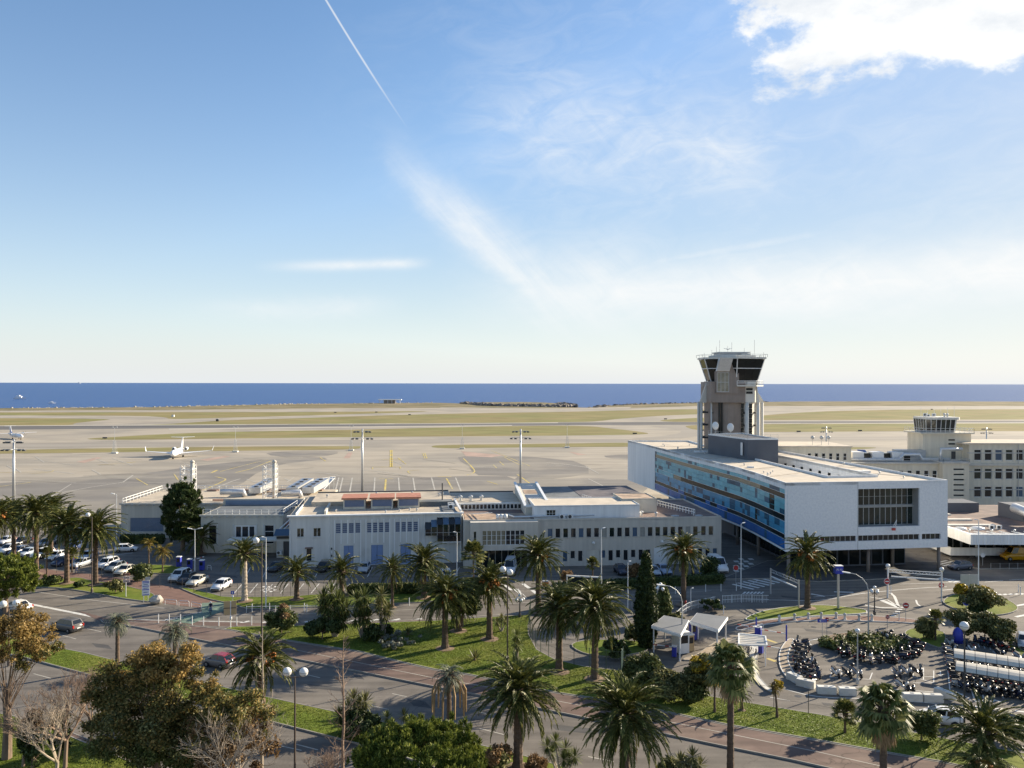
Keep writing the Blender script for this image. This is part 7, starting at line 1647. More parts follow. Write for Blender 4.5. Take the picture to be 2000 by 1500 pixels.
for i in range(4): scooter(f'{ORD[i]} scooter from the top in the outer file beside the left kerb row', 1580 + i * 5, 1300 + i * 10, 20 + rs.uniform(-15, 15), 'scooters along the left white kerb')
arc = smooth_poly([Vector((1642, 1276, 0)), Vector((1672, 1287, 0)), Vector((1702, 1293, 0)), Vector((1738, 1291, 0)), Vector((1770, 1284, 0)), Vector((1786, 1272, 0)), Vector((1782, 1258, 0))], 3, False)
for i, p in enumerate(arc): scooter(f'{ORD[i]} scooter counted from the left round the planted oval island', p.x + rs.uniform(-5, 5), p.y + rs.uniform(-4, 4), 60 + i * 5 + rs.uniform(-28, 28), 'scooters around the planted oval island')
for i in range(3): scooter(f'{ORD[i]} scooter from the left in the trio behind the planted oval island', 1726 + i * 9, 1246 + i * 4, 150 + rs.uniform(-10, 10), 'scooters behind the planted oval island')
for a in [('white-nosed scooter first in the marked bays below the oval island', 1634, 1321, -85, (.55, .55, .53)), ('black scooter second in the marked bays below the oval island', 1656, 1322, -80, None), ('scooter third in the marked bays below the oval island', 1676, 1322, -80, (.3, .31, .33)),
          ('black scooter left of the two in the right marked bays', 1772, 1318, -80, None), ('black scooter right of the two in the right marked bays', 1792, 1318, -75, None), ('grey scooter standing left of the right marked bays', 1754, 1322, -90, (.2, .2, .21)),
          ('big black scooter by the white blocks right of the fan palm', 1778, 1352, -80, None), ('dark scooter nearest the fan palm by the white blocks', 1764, 1346, -70, None), ('grey covered scooter by the left shelter end', 1857, 1262, -95, (.42, .41, .38)), ('white scooter behind the rear shelter', 1900, 1276, -95, (.6, .6, .58)), ('black scooter behind the rear shelter beside the white one', 1894, 1266, 90, None),
          ('lone black scooter at the right behind the rear shelter', 1954, 1284, -90, None), ('grey scooter at the right edge behind the rear shelter', 1993, 1290, -80, (.3, .31, .33))]:
    scooter(a[0], a[1], a[2], a[3], 'single scooters in the bike park', None, a[4])
for i in range(9): scooter(f'{ORD[i]} scooter from the top in the file at the shelters left end', 1859 + i * 2.2 + rs.uniform(-2, 2), 1275 + i * 8.4, 5 + rs.uniform(-12, 12), 'scooters at the left end of the shelters')
for i in range(10): scooter(f'{ORD[i]} scooter from the left in the row before the front shelter', 1884 + i * 14.2 + rs.uniform(-2, 2), 1348 + i * 2.0, -82 + rs.uniform(-8, 8), 'scooters before the front shelter')
for i in range(9): scooter(f'{ORD[i]} scooter from the left half under the front shelter canopy', 1888 + i * 14.6, 1331 + i * 2.1, 98 + rs.uniform(-8, 8), 'scooters under the front shelter')
for i in range(8): scooter(f'{ORD[i]} scooter from the left in the gap between the two shelters', 1892 + i * 15.5, 1307 + i * 2.2, -82 + rs.uniform(-8, 8), 'scooters between the shelters')
for i in range(5): scooter(f'{ORD[i]} scooter from the left in shade along the oleander hedge', 1912 + i * 12, 1258 + i * 3.0, 95 + rs.uniform(-8, 8), 'scooters along the oleander hedge')

# ---- aircraft
def fuselage(L, r, nose=.16, tail=.34, n=18):
    pr = [(.02, 0), (r * .45, L * .015), (r * .78, L * .05), (r * .96, L * nose * .7), (r, L * nose), (r, L * (1 - tail)), (r * .82, L * (1 - tail * .55)), (r * .5, L * (1 - tail * .22)), (r * .15, L)]
    return MB().lathe([(a, L / 2 - b) for a, b in pr], n, (0, 0, 0), 'x')
def wing(mb, x0, y0, z0, x1, y1, z1, c0, c1, th=.12):
    for sg in (-1, 1):
        v = []
        for (x, y, z, c) in ((x0, y0, z0, c0), (x1, y1, z1, c1)):
            v += [(x, sg * y, z), (x - c * .35, sg * y, z + c * th / 2), (x - c, sg * y, z), (x - c * .35, sg * y, z - c * th / 2)]
        mb.add(v, [(0, 1, 5, 4), (1, 2, 6, 5), (2, 3, 7, 6), (3, 0, 4, 7), (0, 3, 2, 1), (4, 5, 6, 7)])
    return mb
def gear(parent, P, r=.32):
    for x, y, z in P:
        g_ = MB().bar((x, y, .25), (x, y, z), .14).obj('landing_gear', 'metal_grey', parent)
        MB().lathe([(.1, -.16), (r, -.14), (r, .14), (.1, .16)], 12, (x, y - .18, r), 'y').lathe([(.1, -.16), (r, -.14), (r, .14), (.1, .16)], 12, (x, y + .18, r), 'y').obj('tyre', 'tyre', g_)
# business jet facing the camera
g = G(346, 893); bj = thing('business_jet', 'white business jet with T-tail and rear engines on the apron', 'aircraft', g, R(-78))
fuselage(25, 1.35).obj('fuselage', 'aircraft_white', bj, True, (-1.6, 0, 2.3))
wing(MB(), 1.4, .9, 1.6, -4.2, 13.6, 2.4, 5.2, 1.5).obj('wing', 'aircraft_white', bj)
for sg in (-1, 1): MB().add([(-4.2, sg * 13.6, 2.35), (-5.6, sg * 13.6, 2.35), (-6.2, sg * 14.2, 4.3), (-5.6, sg * 14.2, 4.3), (-4.2, sg * 13.45, 2.35), (-5.6, sg * 13.45, 2.35), (-6.2, sg * 14.05, 4.3), (-5.6, sg * 14.05, 4.3)], [(0, 1, 2, 3), (7, 6, 5, 4), (0, 3, 7, 4), (1, 5, 6, 2), (3, 2, 6, 7)]).obj('winglet', 'aircraft_white', bj)
MB().add([(-8.2, .15, 3.2), (-12.6, .15, 3.2), (-13.8, .1, 7.8), (-11.4, .1, 7.8), (-8.2, -.15, 3.2), (-12.6, -.15, 3.2), (-13.8, -.1, 7.8), (-11.4, -.1, 7.8)], [(3, 2, 1, 0), (4, 5, 6, 7), (0, 4, 7, 3), (1, 2, 6, 5), (3, 7, 6, 2)]).obj('tail_fin', 'aircraft_white', bj)
wing(MB(), -11.2, 0.05, 7.8, -12.8, 4.9, 7.9, 2.4, 1.2).obj('tailplane', 'aircraft_white', bj)
for sg in (-1, 1):
    e_ = MB().lathe([(.55, 2.1), (.75, 1.9), (.8, .8), (.6, -1.6), (.45, -2.0)], 16, (-7.6, sg * 2.5, 3.1), 'x').obj('engine', 'aircraft_white', bj, True); MB().lathe([(.02, 2.14), (.56, 2.12)], 16, (-7.6, sg * 2.5, 3.1), 'x').obj('intake', 'metal_dark', e_); MB().bar((-7.6, sg * 1.1, 2.8), (-7.6, sg * 1.8, 3.0), 1.8, .2).obj('pylon', 'aircraft_white', e_)
MB().box(9.3, 9.75, -.75, .75, 2.7, 3.1).obj('windscreen', 'car_glass', bj)
for i in range(6):
    for sg in (-1, 1): MB().ball((5.5 - i * 1.3, sg * 1.3, 2.6), .2, 8, 5, (1, .3, 1.2)).obj('cabin_window', 'car_glass', bj)
gear(bj, [(8.4, 0, 1.4), (-2.4, 2.0, 1.6), (-2.4, -2.0, 1.6)])
# turboprop taxiing
g = G(31, 857.0); tp = thing('turboprop_airliner', 'white turboprop with blue tail taxiing at the left edge', 'aircraft', g, R(-42), None, .8)
fuselage(27, 1.45).obj('fuselage', 'aircraft_white', tp, True, (0, 0, 2.3))
wing(MB(), 2.2, .2, 4.0, 1.0, 13.2, 4.2, 2.8, 1.6).obj('wing', 'aircraft_white', tp)
MB().add([(-8.5, .2, 3.4), (-13, .2, 3.4), (-13.6, .1, 8.6), (-11.2, .1, 8.6), (-8.5, -.2, 3.4), (-13, -.2, 3.4), (-13.6, -.1, 8.6), (-11.2, -.1, 8.6)], [(3, 2, 1, 0), (4, 5, 6, 7), (0, 4, 7, 3), (1, 2, 6, 5), (3, 7, 6, 2)]).obj('tail_fin', 'aircraft_white', tp)
MB().add([(-8.2, .26, 3.5), (-11.0, .26, 3.5), (-12.4, .16, 7.0), (-11.0, .16, 7.0), (-8.2, -.26, 3.5), (-11.0, -.26, 3.5), (-12.4, -.16, 7.0), (-11.0, -.16, 7.0)], [(3, 2, 1, 0), (4, 5, 6, 7), (0, 4, 7, 3), (3, 7, 6, 2)]).obj('fin_flash', 'aircraft_blue', tp)
wing(MB(), -11.4, .05, 8.6, -12.3, 3.6, 8.7, 2.0, 1.2).obj('tailplane', 'aircraft_white', tp)
for sg in (-1, 1):
    e_ = MB().lathe([(.25, 2.6), (.55, 2.2), (.62, 0), (.4, -2.6), (.1, -3.0)], 14, (1.8, sg * 4.2, 3.9), 'x').obj('engine', 'aircraft_white', tp, True)
    pb = MB()
    for k in range(6): a = k * PI / 3; pb.bar((4.5, sg * 4.2, 3.9), (4.5, sg * 4.2 + 1.9 * math.cos(a), 3.9 + 1.9 * math.sin(a)), .2, .06)
    pb.obj('propeller', 'metal_dark', e_)
MB().box(12.2, 12.7, -.75, .75, 2.7, 3.1).obj('windscreen', 'car_glass', tp); gear(tp, [(10.5, 0, 1.4), (0, 2.0, 1.5), (0, -2.0, 1.5)], .4)
for i in range(12): MB().ball((7.5 - i * 1.2, -1.42, 2.6), .2, 8, 5, (1, .3, 1.2)).obj('cabin_window', 'car_glass', tp)
# airliner behind the old terminal
al = thing('airliner', 'white airliner parked behind the old terminal beside its cab', 'aircraft', Vector((px_at(1775, 262), 262, 0)), R(-28))
fuselage(30, 1.85).obj('fuselage', 'aircraft_white', al, True, (0, 0, 11.6 - 8.2)); wing(MB(), 3, 1.2, 2.6, -4, 14, 3.6, 5.5, 1.6).obj('wing', 'aircraft_white', al)
MB().add([(-9, .2, 5.0), (-14, .2, 5.0), (-15.5, .1, 10.0), (-13, .1, 10.0), (-9, -.2, 5.0), (-14, -.2, 5.0), (-15.5, -.1, 10.0), (-13, -.1, 10.0)], [(3, 2, 1, 0), (4, 5, 6, 7), (0, 4, 7, 3), (1, 2, 6, 5), (3, 7, 6, 2)]).obj('tail_fin', 'aircraft_blue', al)
for sg in (-1, 1): MB().lathe([(.8, 2.0), (1.0, 1.2), (.7, -2.0)], 14, (1.5, sg * 5, 1.7), 'x').obj('engine', 'aircraft_white', al, True)
gear(al, [(11, 0, 1.6), (-2, 2.5, 1.8), (-2, -2.5, 1.8)], .45)
# boats
def boat(label, u, v, s, heading, wake=0):
    g = G(u, v, -3.0); t = thing('motor_yacht', label, 'boat', g, R(heading))
    MB().add([(-6 * s, -1.6 * s, -.3), (2 * s, -1.8 * s, -.3), (7 * s, 0, -.3), (2 * s, 1.8 * s, -.3), (-6 * s, 1.6 * s, -.3), (-6.2 * s, -1.9 * s, 1.8 * s), (2 * s, -2.1 * s, 2.0 * s), (8.2 * s, 0, 2.5 * s), (2 * s, 2.1 * s, 2.0 * s), (-6.2 * s, 1.9 * s, 1.8 * s)], [(0, 1, 6, 5), (1, 2, 7, 6), (2, 3, 8, 7), (3, 4, 9, 8), (4, 0, 5, 9), (5, 6, 7, 8, 9)]).obj('hull', 'aircraft_white', t)
    MB().box(-4 * s, 2.5 * s, -1.5 * s, 1.5 * s, 1.9 * s, 3.6 * s).box(-3 * s, .5 * s, -1.2 * s, 1.2 * s, 3.6 * s, 4.8 * s).obj('cabin', 'aircraft_white', t)
    if wake: MB().add([(-6 * s, -1, .05), (-6 * s, 1, .05), (-wake, 3, .03), (-wake, -3, .03)], [(0, 1, 2, 3)]).obj('wake', 'aircraft_white', t)
boat('white motor yacht trailing a wake on the sea at left', 38, 779.4, 1.7, 8, 60); boat('distant white boat on the horizon at left', 154, 749.0, 9, 30); boat('tiny white boat near the shore at left', 101, 788.2, .8, 20)
pier = thing('lookout_pavilion', 'small white open-roofed pavilion on the shore beyond the runways', 'pavilion', G(762, 787.8)); MB().box(-18, 18, -4, 4, 5.2, 6.4).obj('roof', 'wall_bright', pier); MB().box(-10, 8, -3, 3, 0, 5.2).obj('wall', 'concrete', pier)
for i in range(6): MB().cyl(-16 + i * 6.4, -3.2, 0, 5.2, .4, 8).obj('pillar', 'wall_bright', pier)
# ================================================================== STREET FURNITURE
def globe(parent, x, y, z, r=.33):
    o = MB().ball((x, y, z), r, 14, 9).obj('globe', 'globe', parent, True); MB().lathe([(r * 1.005, -.02), (r * 1.02, .0), (r * 1.005, .03)], 16, (x, y, z), 'z', False).obj('band', 'globe_cap', o); return o
def globe_lamp(label, u, v0, vt, arms, m='metal_brown', r=.34, group='globe street lamps', lx=.75):
    g = G(u, v0, .1); h = H(v0, vt, u); t = thing('globe_lamp', label, 'street lamp', g, 0, group)
    MB().tube([(0, 0, 0), (0, 0, 1.2), (0, 0, h)], [.11, .09, .06], 8).lathe([(.2, 0), (.18, .5), (.12, .6)], 10).obj('pole', m, t)
    for a, dz in arms:
        x, y = math.cos(a) * lx, math.sin(a) * lx; MB().tube([(0, 0, h - .1 + dz * .3), (x * .6, y * .6, h - .12 + dz), (x, y, h - .05 + dz)], .04, 6).obj('arm', m, t); globe(t, x, y, h + .28 + dz, r)
    return t
globe_lamp('double globe lamp standing by the boulevard at lower left', 577, 1518, 1322, [(R(160), 0), (R(-10), .12)], r=.36)
globe_lamp('dark lamp with globes on the lawn in the middle', 992, 1292, 1118, [(R(165), 0), (R(-60), -.2)], r=.36, lx=.55)
globe_lamp('tall brown globe lamp rising from the promenade at left', 512, 1292, 1062, [(R(165), 0)], r=.36)
globe_lamp('brown globe lamp before the broad palm at left', 180, 1157, 1010, [(R(165), 0)], r=.34)
globe_lamp('dark single globe lamp at the scooter park on the right', 1885, 1446, 1230, [(R(100), 0)], r=.40, m='metal_dark', lx=.05)
globe_lamp('double globe lamp at the left edge behind golden leaves', 18, 1300, 1186, [(R(170), 0), (R(10), .1)], r=.40)
globe_lamp('low globe lamp rising above the scooters', 1676, 1336, 1238, [(R(90), 0)], r=.26, m='metal_grey', lx=.04)
for lb, u, v0, vt in [('five-globe lamp on the traffic island by the barrier exit', 1709, 1201, 1152), ('five-globe lamp by the short cypress', 1291, 1214, 1146), ('five-globe lamp on the lawn edge behind the lawn palms', 1016, 1206, 1168)]:
    t = globe_lamp(lb, u, v0, vt, [(i * PI / 2 + .4, -.5) for i in range(4)], 'metal_dark', .24, lx=.5); globe(t, 0, 0, H(v0, vt, u) + .3, .24)
def mast_lamp(label, u, v0, vt, arm=1.0, ang=180, double=False, m='metal_white', group='plain street lamps', goose=False):
    g = G(u, v0, .0); h = H(v0, vt, u); t = thing('street_lamp', label, 'street lamp', g, 0, group)
    if goose:
        a = R(ang); P = [(0, 0, 0), (0, 0, h * .72)] + [(math.cos(a) * arm * (1 - math.cos(q)), math.sin(a) * arm * (1 - math.cos(q)), h * .72 + h * .26 * math.sin(q)) for q in (.4, .8, 1.2, 1.5)]
        MB().tube(P, [.10, .08, .06, .05, .05, .05], 8).obj('pole', m, t); e = Vector(P[-1]); d = Vector((math.cos(a), math.sin(a), .12)); MB().bar(e, e + d * .95, .3, .12).obj('lantern', 'metal_white', t)
    else:
        MB().tube([(0, 0, 0), (0, 0, h)], [.10, .05], 8).obj('pole', m, t)
        for k in ((0, 1) if double else (0,)):
            a = R(ang) + k * PI; d = Vector((math.cos(a), math.sin(a), .15)); MB().bar((0, 0, h), Vector((0, 0, h)) + d * arm * .5, .06).obj('arm', m, t); MB().bar(Vector((0, 0, h + .05)) + d * arm * .4, Vector((0, 0, h + .05)) + d * arm, .28, .1).obj('lantern', 'metal_white', t)
    MB().box(-.14, .14, -.14, .14, 0, .05).obj('base_plate', 'metal_grey', t); return t
for a in [
    ('white lamp pole before the link block', 520, 1188, 1050, .6, 200, {}), ('white lamp pole before the oriel', 893, 1132, 1040, .6, 200, {}), ('white lamp pole before the square windows', 1175, 1142, 1033, .7, 20, {}), ('shorter white lamp pole left of the tall cypress', 1227, 1192, 1098, .5, 20, {}),
    ('white lamp pole before the chequered bays', 1448, 1150, 1023, .7, 20, {}), ('double-armed lamp in the shade of the conifer', 381, 1116, 1034, 1.2, 190, dict(double=True)), ('tall pale lamp pole before the low terminal', 1912, 1182, 1016, .7, 200, {}), ('thin lamp by the apron fence left of the technical building', 228, 1062, 966, 1.2, 170, {}),
    ('curved-arm lamp over the toll kiosk', 1333, 1272, 1140, 2.3, 185, dict(goose=True, m='metal_grey')), ('curved-arm lamp above the scooter island', 1697, 1252, 1118, 2.3, 170, dict(goose=True, m='metal_grey')), ('low lamp post on the white railing', 1350, 1184, 1150, .4, 0, {})]:
    mast_lamp(a[0], a[1], a[2], a[3], a[4], a[5], **a[6])
# apron floodlight masts
def flood(label, u, v0, vt, s=1.0):
    g = G(u, v0); h = H(v0, vt, u); t = thing('floodlight_mast', label, 'floodlight mast', g, 0, 'apron floodlight masts')
    MB().tube([(0, 0, 0), (0, 0, h)], [.42 * s, .22 * s], 10).obj('pole', 'metal_galv', t, True)
    for z, w_ in ((h - .6 * s, 2.2 * s), (h - 2.6 * s, 2.8 * s)):
        a = MB().bar((-w_, 0, z), (w_, 0, z), .14 * s).bar((0, -w_ * .5, z), (0, w_ * .5, z), .14 * s).obj('cross_arm', 'metal_grey', t)
        for x in (-w_, -w_ * .55, w_ * .55, w_): MB().cbox(x, -.2, z - .25 * s, .75 * s, .6 * s, .35 * s).obj('floodlight', 'metal_dark', a)
for a in [('tall floodlight mast at the left above the palms', 27, 988, 858, 1.0), ('tall floodlight mast behind the white workshop', 708, 964, 838, 1.0), ('tall floodlight mast behind the lantern roof', 1017, 958, 838, 1.0), ('floodlight mast behind the dark plant room', 1614, 885, 833, .9), ('floodlight mast behind the old terminal at right', 1927, 888, 835, .9)]: flood(*a)
for i, (lb, u, v0, vt) in enumerate([('lattice mast on the far apron edge, leftmost', 224, 885.5, 835), ('lattice mast on the far apron edge right of the jet', 460, 883, 835), ('lattice mast on the far apron edge at the grass tip', 686, 880, 833), ('lattice mast on the far apron edge beside the red patch', 903, 877, 831), ('lattice mast on the far apron edge nearest the office block', 1108, 874.5, 830)]):
    g = G(u, v0); h = H(v0, vt, u); t = thing('lattice_mast', lb, 'mast', g, 0, 'lattice masts on the far apron edge'); mb = MB()
    for sx, sy in ((-1, -1), (1, -1), (1, 1), (-1, 1)): mb.bar((sx * .8, sy * .8, 0), (sx * .3, sy * .3, h * .5), .08)
    for k in range(6): mb.bar((-.7 + k * .06, -.7, k * h / 12), (.7 - k * .06, -.7, (k + 1) * h / 12), .08); mb.bar((.7 - k * .06, -.7, k * h / 12), (-.7 + k * .06, -.7, (k + 1) * h / 12), .08)
    mb.obj('lattice', 'metal_galv', t); MB().tube([(0, 0, h * .5), (0, 0, h)], .07, 6).obj('pole', 'metal_galv', t); MB().bar((-1, 0, h), (1, 0, h), .12).cbox(-.9, 0, h + .2, .6, .4, .4).cbox(.9, 0, h + .2, .6, .4, .4).obj('floodlight', 'metal_grey', t); MB().box(-1.2, 1.2, -.9, .9, 0, .6).obj('base_block', 'concrete_pale', t)

# ---- signs
def text_mesh(s, size, m, name='lettering'):
    c = bpy.data.curves.new(name, 'FONT'); c.body = s; c.size = size; c.align_x = 'CENTER'; c.align_y = 'CENTER'; c.extrude = .004
    o = bpy.data.objects.new(name, c); COL.objects.link(o); bpy.context.view_layer.update()
    me = bpy.data.meshes.new_from_object(o.evaluated_get(bpy.context.evaluated_depsgraph_get())); bpy.data.objects.remove(o); bpy.data.curves.remove(c)
    me.materials.clear(); me.materials.append(MT[m]); return me
def lettering(parent, s, size, m, loc, rz=0.0):
    o = inst('lettering', text_mesh(s, size, m), parent, loc); o.rotation_euler = (R(90), 0, rz); return o
def round_sign(label, u, v0, vt, r, m, bar=None, ang=0, post='metal_grey', arrow=False, cat='road sign'):
    g = G(u, v0, .05); h = H(v0, vt, u); t = thing('road_sign', label, cat, g, R(ang), 'round road signs')
    MB().tube([(0, 0, 0), (0, 0, h)], .04, 8).obj('post', post, t)
    d = MB().lathe([(.01, -.07), (r, -.07), (r, -.04), (.01, -.04)], 22, (0, 0, h), 'y').obj('disc', m, t); MB().lathe([(r * .9, -.075), (r, -.075), (r, -.071), (r * .9, -.071)], 22, (0, 0, h), 'y', False).obj('rim', 'sign_white', d)
    if bar: MB().box(-r * .62, r * .62, -.085, -.076, h - r * .16, h + r * .16).obj('bar', 'sign_white', d)
    if arrow: MB().box(-r * .5, r * .35, -.085, -.076, h - r * .1, h + r * .1).add([(r * .2, -.086, h + r * .38), (r * .62, -.086, h), (r * .2, -.086, h - r * .38)], [(2, 1, 0)]).obj('arrow', 'sign_white', d)
    return t
round_sign('red no-entry sign on the left gantry post', 1733, 1169, 1135.5, .46, 'red_sign', True); round_sign('red no-entry sign on the right gantry post', 1839, 1173, 1143, .46, 'red_sign', True); round_sign('red no-entry sign alone on the ring road', 1770, 1214, 1182.5, .42, 'red_sign', True, -12)
round_sign('small red no-entry sign above the blue arrow board', 1616, 1241, 1210, .28, 'red_sign', True); round_sign('small red no-entry sign by the striped island end', 1734, 1228, 1205, .28, 'red_sign', True)
round_sign('blue round sign with a white arrow on the roundabout island', 1888, 1199, 1176, .52, 'blue_sign', False, 0, arrow=True); round_sign('red-rimmed round sign by the chequered bays', 1438, 1137, 1109, .45, 'red_sign', False); round_sign('pale round sign back on the roundabout island', 1877, 1171, 1148, .42, 'sign_tan', False); round_sign('white round sign before the low wall of the terminal', 1920, 1105, 1084, .42, 'sign_white', False)
# parking totem
g = G(1638, 1189); t = thing('parking_sign', 'blue parking totem reading P2 twice on a grey pole', 'sign', g); h = H(1189, 1105, 1638); MB().tube([(0, 0, 0), (0, 0, h - .9)], .17, 10).obj('pole', 'metal_galv', t)
bx = MB().box(-.55, .55, -.4, .4, h - 1.1, h).obj('panel', 'blue_sign', t); MB().box(-.57, .57, -.42, .42, h, h + .06).obj('cap', 'sign_white', bx); lettering(bx, 'P2 P2', .36, 'sign_white', (0, -.41, h - .5))
# blue arrow board
g = G(1607, 1243); t = thing('direction_board', 'blue direction board with a white arrow over the planted island', 'sign', g); h = H(1243, 1214, 1607)
MB().tube([(0, 0, 0), (0, 0, h)], .04, 6).obj('post', 'metal_grey', t); bx = MB().box(-.62, .55, -.08, -.04, h - .1, h + .3).obj('panel', 'blue_sign', t); MB().box(-.2, .45, -.09, -.081, h + .07, h + .12).add([(-.45, -.091, h + .1), (-.2, -.091, h + .24), (-.2, -.091, h - .04)], [(0, 2, 1)]).obj('arrow', 'sign_white', bx)
# tan sign back, blue square above, by the cycle crossing
g = G(451, 1228); t = thing('sign_back', 'tan back of a large road sign by the cycle crossing', 'sign', g, R(12)); h0, h1 = H(1228, 1201, 448), H(1228, 1174, 448); MB().tube([(0, 0, 0), (0, 0, h1)], .06, 6).obj('post', 'metal_white', t); MB().box(-.85, .7, .0, .05, h0, h1).obj('panel', 'sign_tan', t); MB().box(-.86, .71, -.03, -.002, (h0 + h1) / 2 - .05, (h0 + h1) / 2 + .05).obj('brace', 'metal_brown', t); MB().ball((.05, -.1, h0 - .4), .22, 10, 7, (.7, .7, 1.4)).obj('signal_lamp', 'metal_white', t, True)
g = G(455, 1182); t = thing('road_sign', 'blue square sign on the verge above the tan sign', 'road sign', g); h = H(1182, 1157, 455); MB().tube([(0, 0, 0), (0, 0, h)], .04, 6).obj('post', 'metal_grey', t); bx = MB().box(-.24, .24, -.08, -.05, h - .26, h + .22).obj('panel', 'blue_sign', t); MB().box(-.08, .08, -.09, -.082, h - .16, h + .12).obj('symbol', 'sign_white', bx); MB().ball((0, -.05, h - .55), .16, 8, 6).obj('plate', 'sign_white', t)
# information board (blue and white)
g = G(285.5, 1176); t = thing('information_board', 'white board with blue lines of lettering on two posts', 'sign', g, R(18)); h0, h1 = H(1176, 1163, 285), H(1176, 1134, 285); wd = .52
for x in (-.3, .3): MB().bar((x, 0, 0), (x, 0, h0 + .2), .07).obj('post', 'metal_white', t)
bx = MB().box(-wd, wd, -.08, -.02, h0, h1).obj('panel', 'sign_white', t); hh = h1 - h0
for q in (.95, .86, .63, .40, .05): MB().box(-wd * .86, wd * .86, -.09, -.082, h0 + hh * q - .05, h0 + hh * q + .05).obj('printed_line', 'blue_sign', bx)
for q in (.74, .5, .22): MB().box(-wd * .6, wd * .5, -.09, -.082, h0 + hh * q - .06, h0 + hh * q + .06).obj('printed_line', 'shutter_blue', bx)
MB().box(-.1, .6, .05, .08, h1 + .02, h1 + .5).obj('rear_plate', 'metal_grey', t)
# pink direction plates on a trunk-like post
g = G(246.5, 1167); t = thing('direction_sign', 'stack of pink direction plates on a pale post', 'sign', g, R(14)); h = H(1167, 1119, 246); MB().bar((0, 0, 0), (0, 0, h), .09).obj('post', 'sign_white', t)
for i, q in enumerate((.62, .76, .89)):
    bx = MB().box(-.35 + .04 * i, .55, -.1, -.05, h * q, h * q + .36).obj('plate', 'sign_pink' if i < 2 else 'red_tile', t)
    for k in range(3): MB().box(-.2 + k * .22, -.06 + k * .22, -.108, -.102, h * q + .1, h * q + .25).obj('printed_mark', 'metal_dark', bx)
# grey backs of the big boards by the roundabout
g = G(1895, 1156); t = thing('sign_back', 'pair of grey sign backs by the roundabout island', 'sign', g); h = H(1156, 1122, 1895)
for x in (-.75, .72): MB().box(x - .68, x + .68, .0, .05, h * .28, h).obj('panel', 'metal_grey', t)
MB().bar((0, .1, 0), (0, .1, h), .12).obj('post', 'metal_galv', t)
# advertising frame at centre
g = G(1108, 1178); t = thing('billboard', 'glazed advertising frame between the palms at centre', 'billboard', g, R(-12)); MB().bar((0, 0, 0), (0, 0, 4.0), .16).bar((5.0, 0, 0), (5.0, 0, 4.0), .16).bar((-.08, 0, 4.0), (5.08, 0, 4.0), .2).obj('frame', 'metal_white', t); MB().box(.1, 4.9, -.03, .03, 1.0, 3.9).obj('pane', 'glass_green', t)
# ---- gantries
def gantry(label, a, b, h, lamps=True, m='metal_white'):
    A, B = G(*a), G(*b); d = B - A; L_ = d.length; t = thing('height_gantry', label, 'gantry', A, math.atan2(d.y, d.x))
    for x in (0, L_): MB().tube([(x, 0, 0), (x, 0, h)], .11, 8).obj('post', m, t)
    mb = MB()
    for z in (h - .15, h - .55): mb.bar((0, 0, z), (L_, 0, z), .09)
    n = int(L_ / .45)
    for i in range(n): mb.bar((L_ * i / n, 0, h - .15 if i % 2 else h - .55), (L_ * (i + 1) / n, 0, h - .55 if i % 2 else h - .15), .05)
    mb.obj('truss', m, t); MB().bar((L_ * .06, -.1, h - 1.15), (L_ * .94, -.1, h - 1.15), .16).obj('limit_bar', 'sign_white', t)
    if lamps:
        for x in (0, L_): globe(t, x, 0, h + .35, .33)
    return t
gantry('long height-limit gantry with globe lamps before the office block', (1735, 1168), (1840, 1176), H(1168, 1110, 1735)); gantry('smaller height-limit gantry at the shaded entrance', (1506, 1160), (1561, 1186), 3.9, False, 'metal_galv')
# ---- toll canopies, kiosks, barriers
def toll(label, pts, hz, seed):
    P = [G(u, v, hz) for u, v in pts]; c = sum(P, Vector()) / 4; t = thing('toll_canopy', label, 'canopy', (c.x, c.y, 0)); Q = [(p - c).to_2d() for p in P]
    MB().prism(Q, hz - .32, hz).obj('roof_edge', 'wall_bright', t); MB().prism([q * .96 for q in Q], hz, hz + .03).obj('roof', 'toll_roof', t)
    for q in Q: MB().tube([(q.x * .88, q.y * .88, .0), (q.x * .88, q.y * .88, hz - .32)], .09, 8).obj('post', 'metal_white', t)
    return t
toll('left grey-topped toll canopy', [(1273, 1222), (1298, 1202), (1347, 1211), (1331, 1240)], 3.2, 1); toll('right grey-topped toll canopy', [(1348, 1214), (1362, 1197), (1423, 1205), (1404, 1231)], 3.2, 2)
def kiosk(label, u, v, m, w_=.9, d=.9, h=2.1, rz=0): 
    t = thing('kiosk', label, 'kiosk', G(u, v, .1), R(rz)); b = MB().box(-w_ / 2, w_ / 2, -d / 2, d / 2, 0, h).obj('body', m, t); MB().box(-w_ * .55, w_ * .55, -d * .55, d * .55, h, h + .12).obj('roof', 'metal_white', t); MB().box(-w_ * .36, w_ * .36, -d / 2 - .02, -d / 2, h * .5, h * .88).obj('pane', 'glass', t); return t
kiosk('white toll booth under the left canopy', 1330, 1272, 'metal_white', 1.3, 1.8, 2.4, 20); kiosk('blue ticket booth under the right canopy', 1354, 1248, 'blue_paint', .8, .9, 2.0); kiosk('beige cabinet under the left canopy', 1346, 1270, 'sign_tan', .9, 1.0, 1.9, 20)
def barrier(label, a, b, boxm='blue_paint'):
    A, B = G(*a, .1), G(*b, .1); d = B - A; L_ = d.length; t = thing('barrier', label, 'barrier', A, math.atan2(d.y, d.x)); MB().box(-.25, .25, -.25, .25, 0, 1.15).obj('housing', boxm, t); MB().box(-.27, .27, -.27, .27, 1.15, 1.25).obj('cap', 'metal_white', t)
    n = max(4, int(L_ / .5))
    for i in range(n): MB().bar((.2 + (L_ - .2) * i / n, -.3, 1.0), (.2 + (L_ - .2) * (i + 1) / n, -.3, 1.0), .09).obj('arm_band', 'red_metal' if i % 3 == 1 else 'sign_white', t)
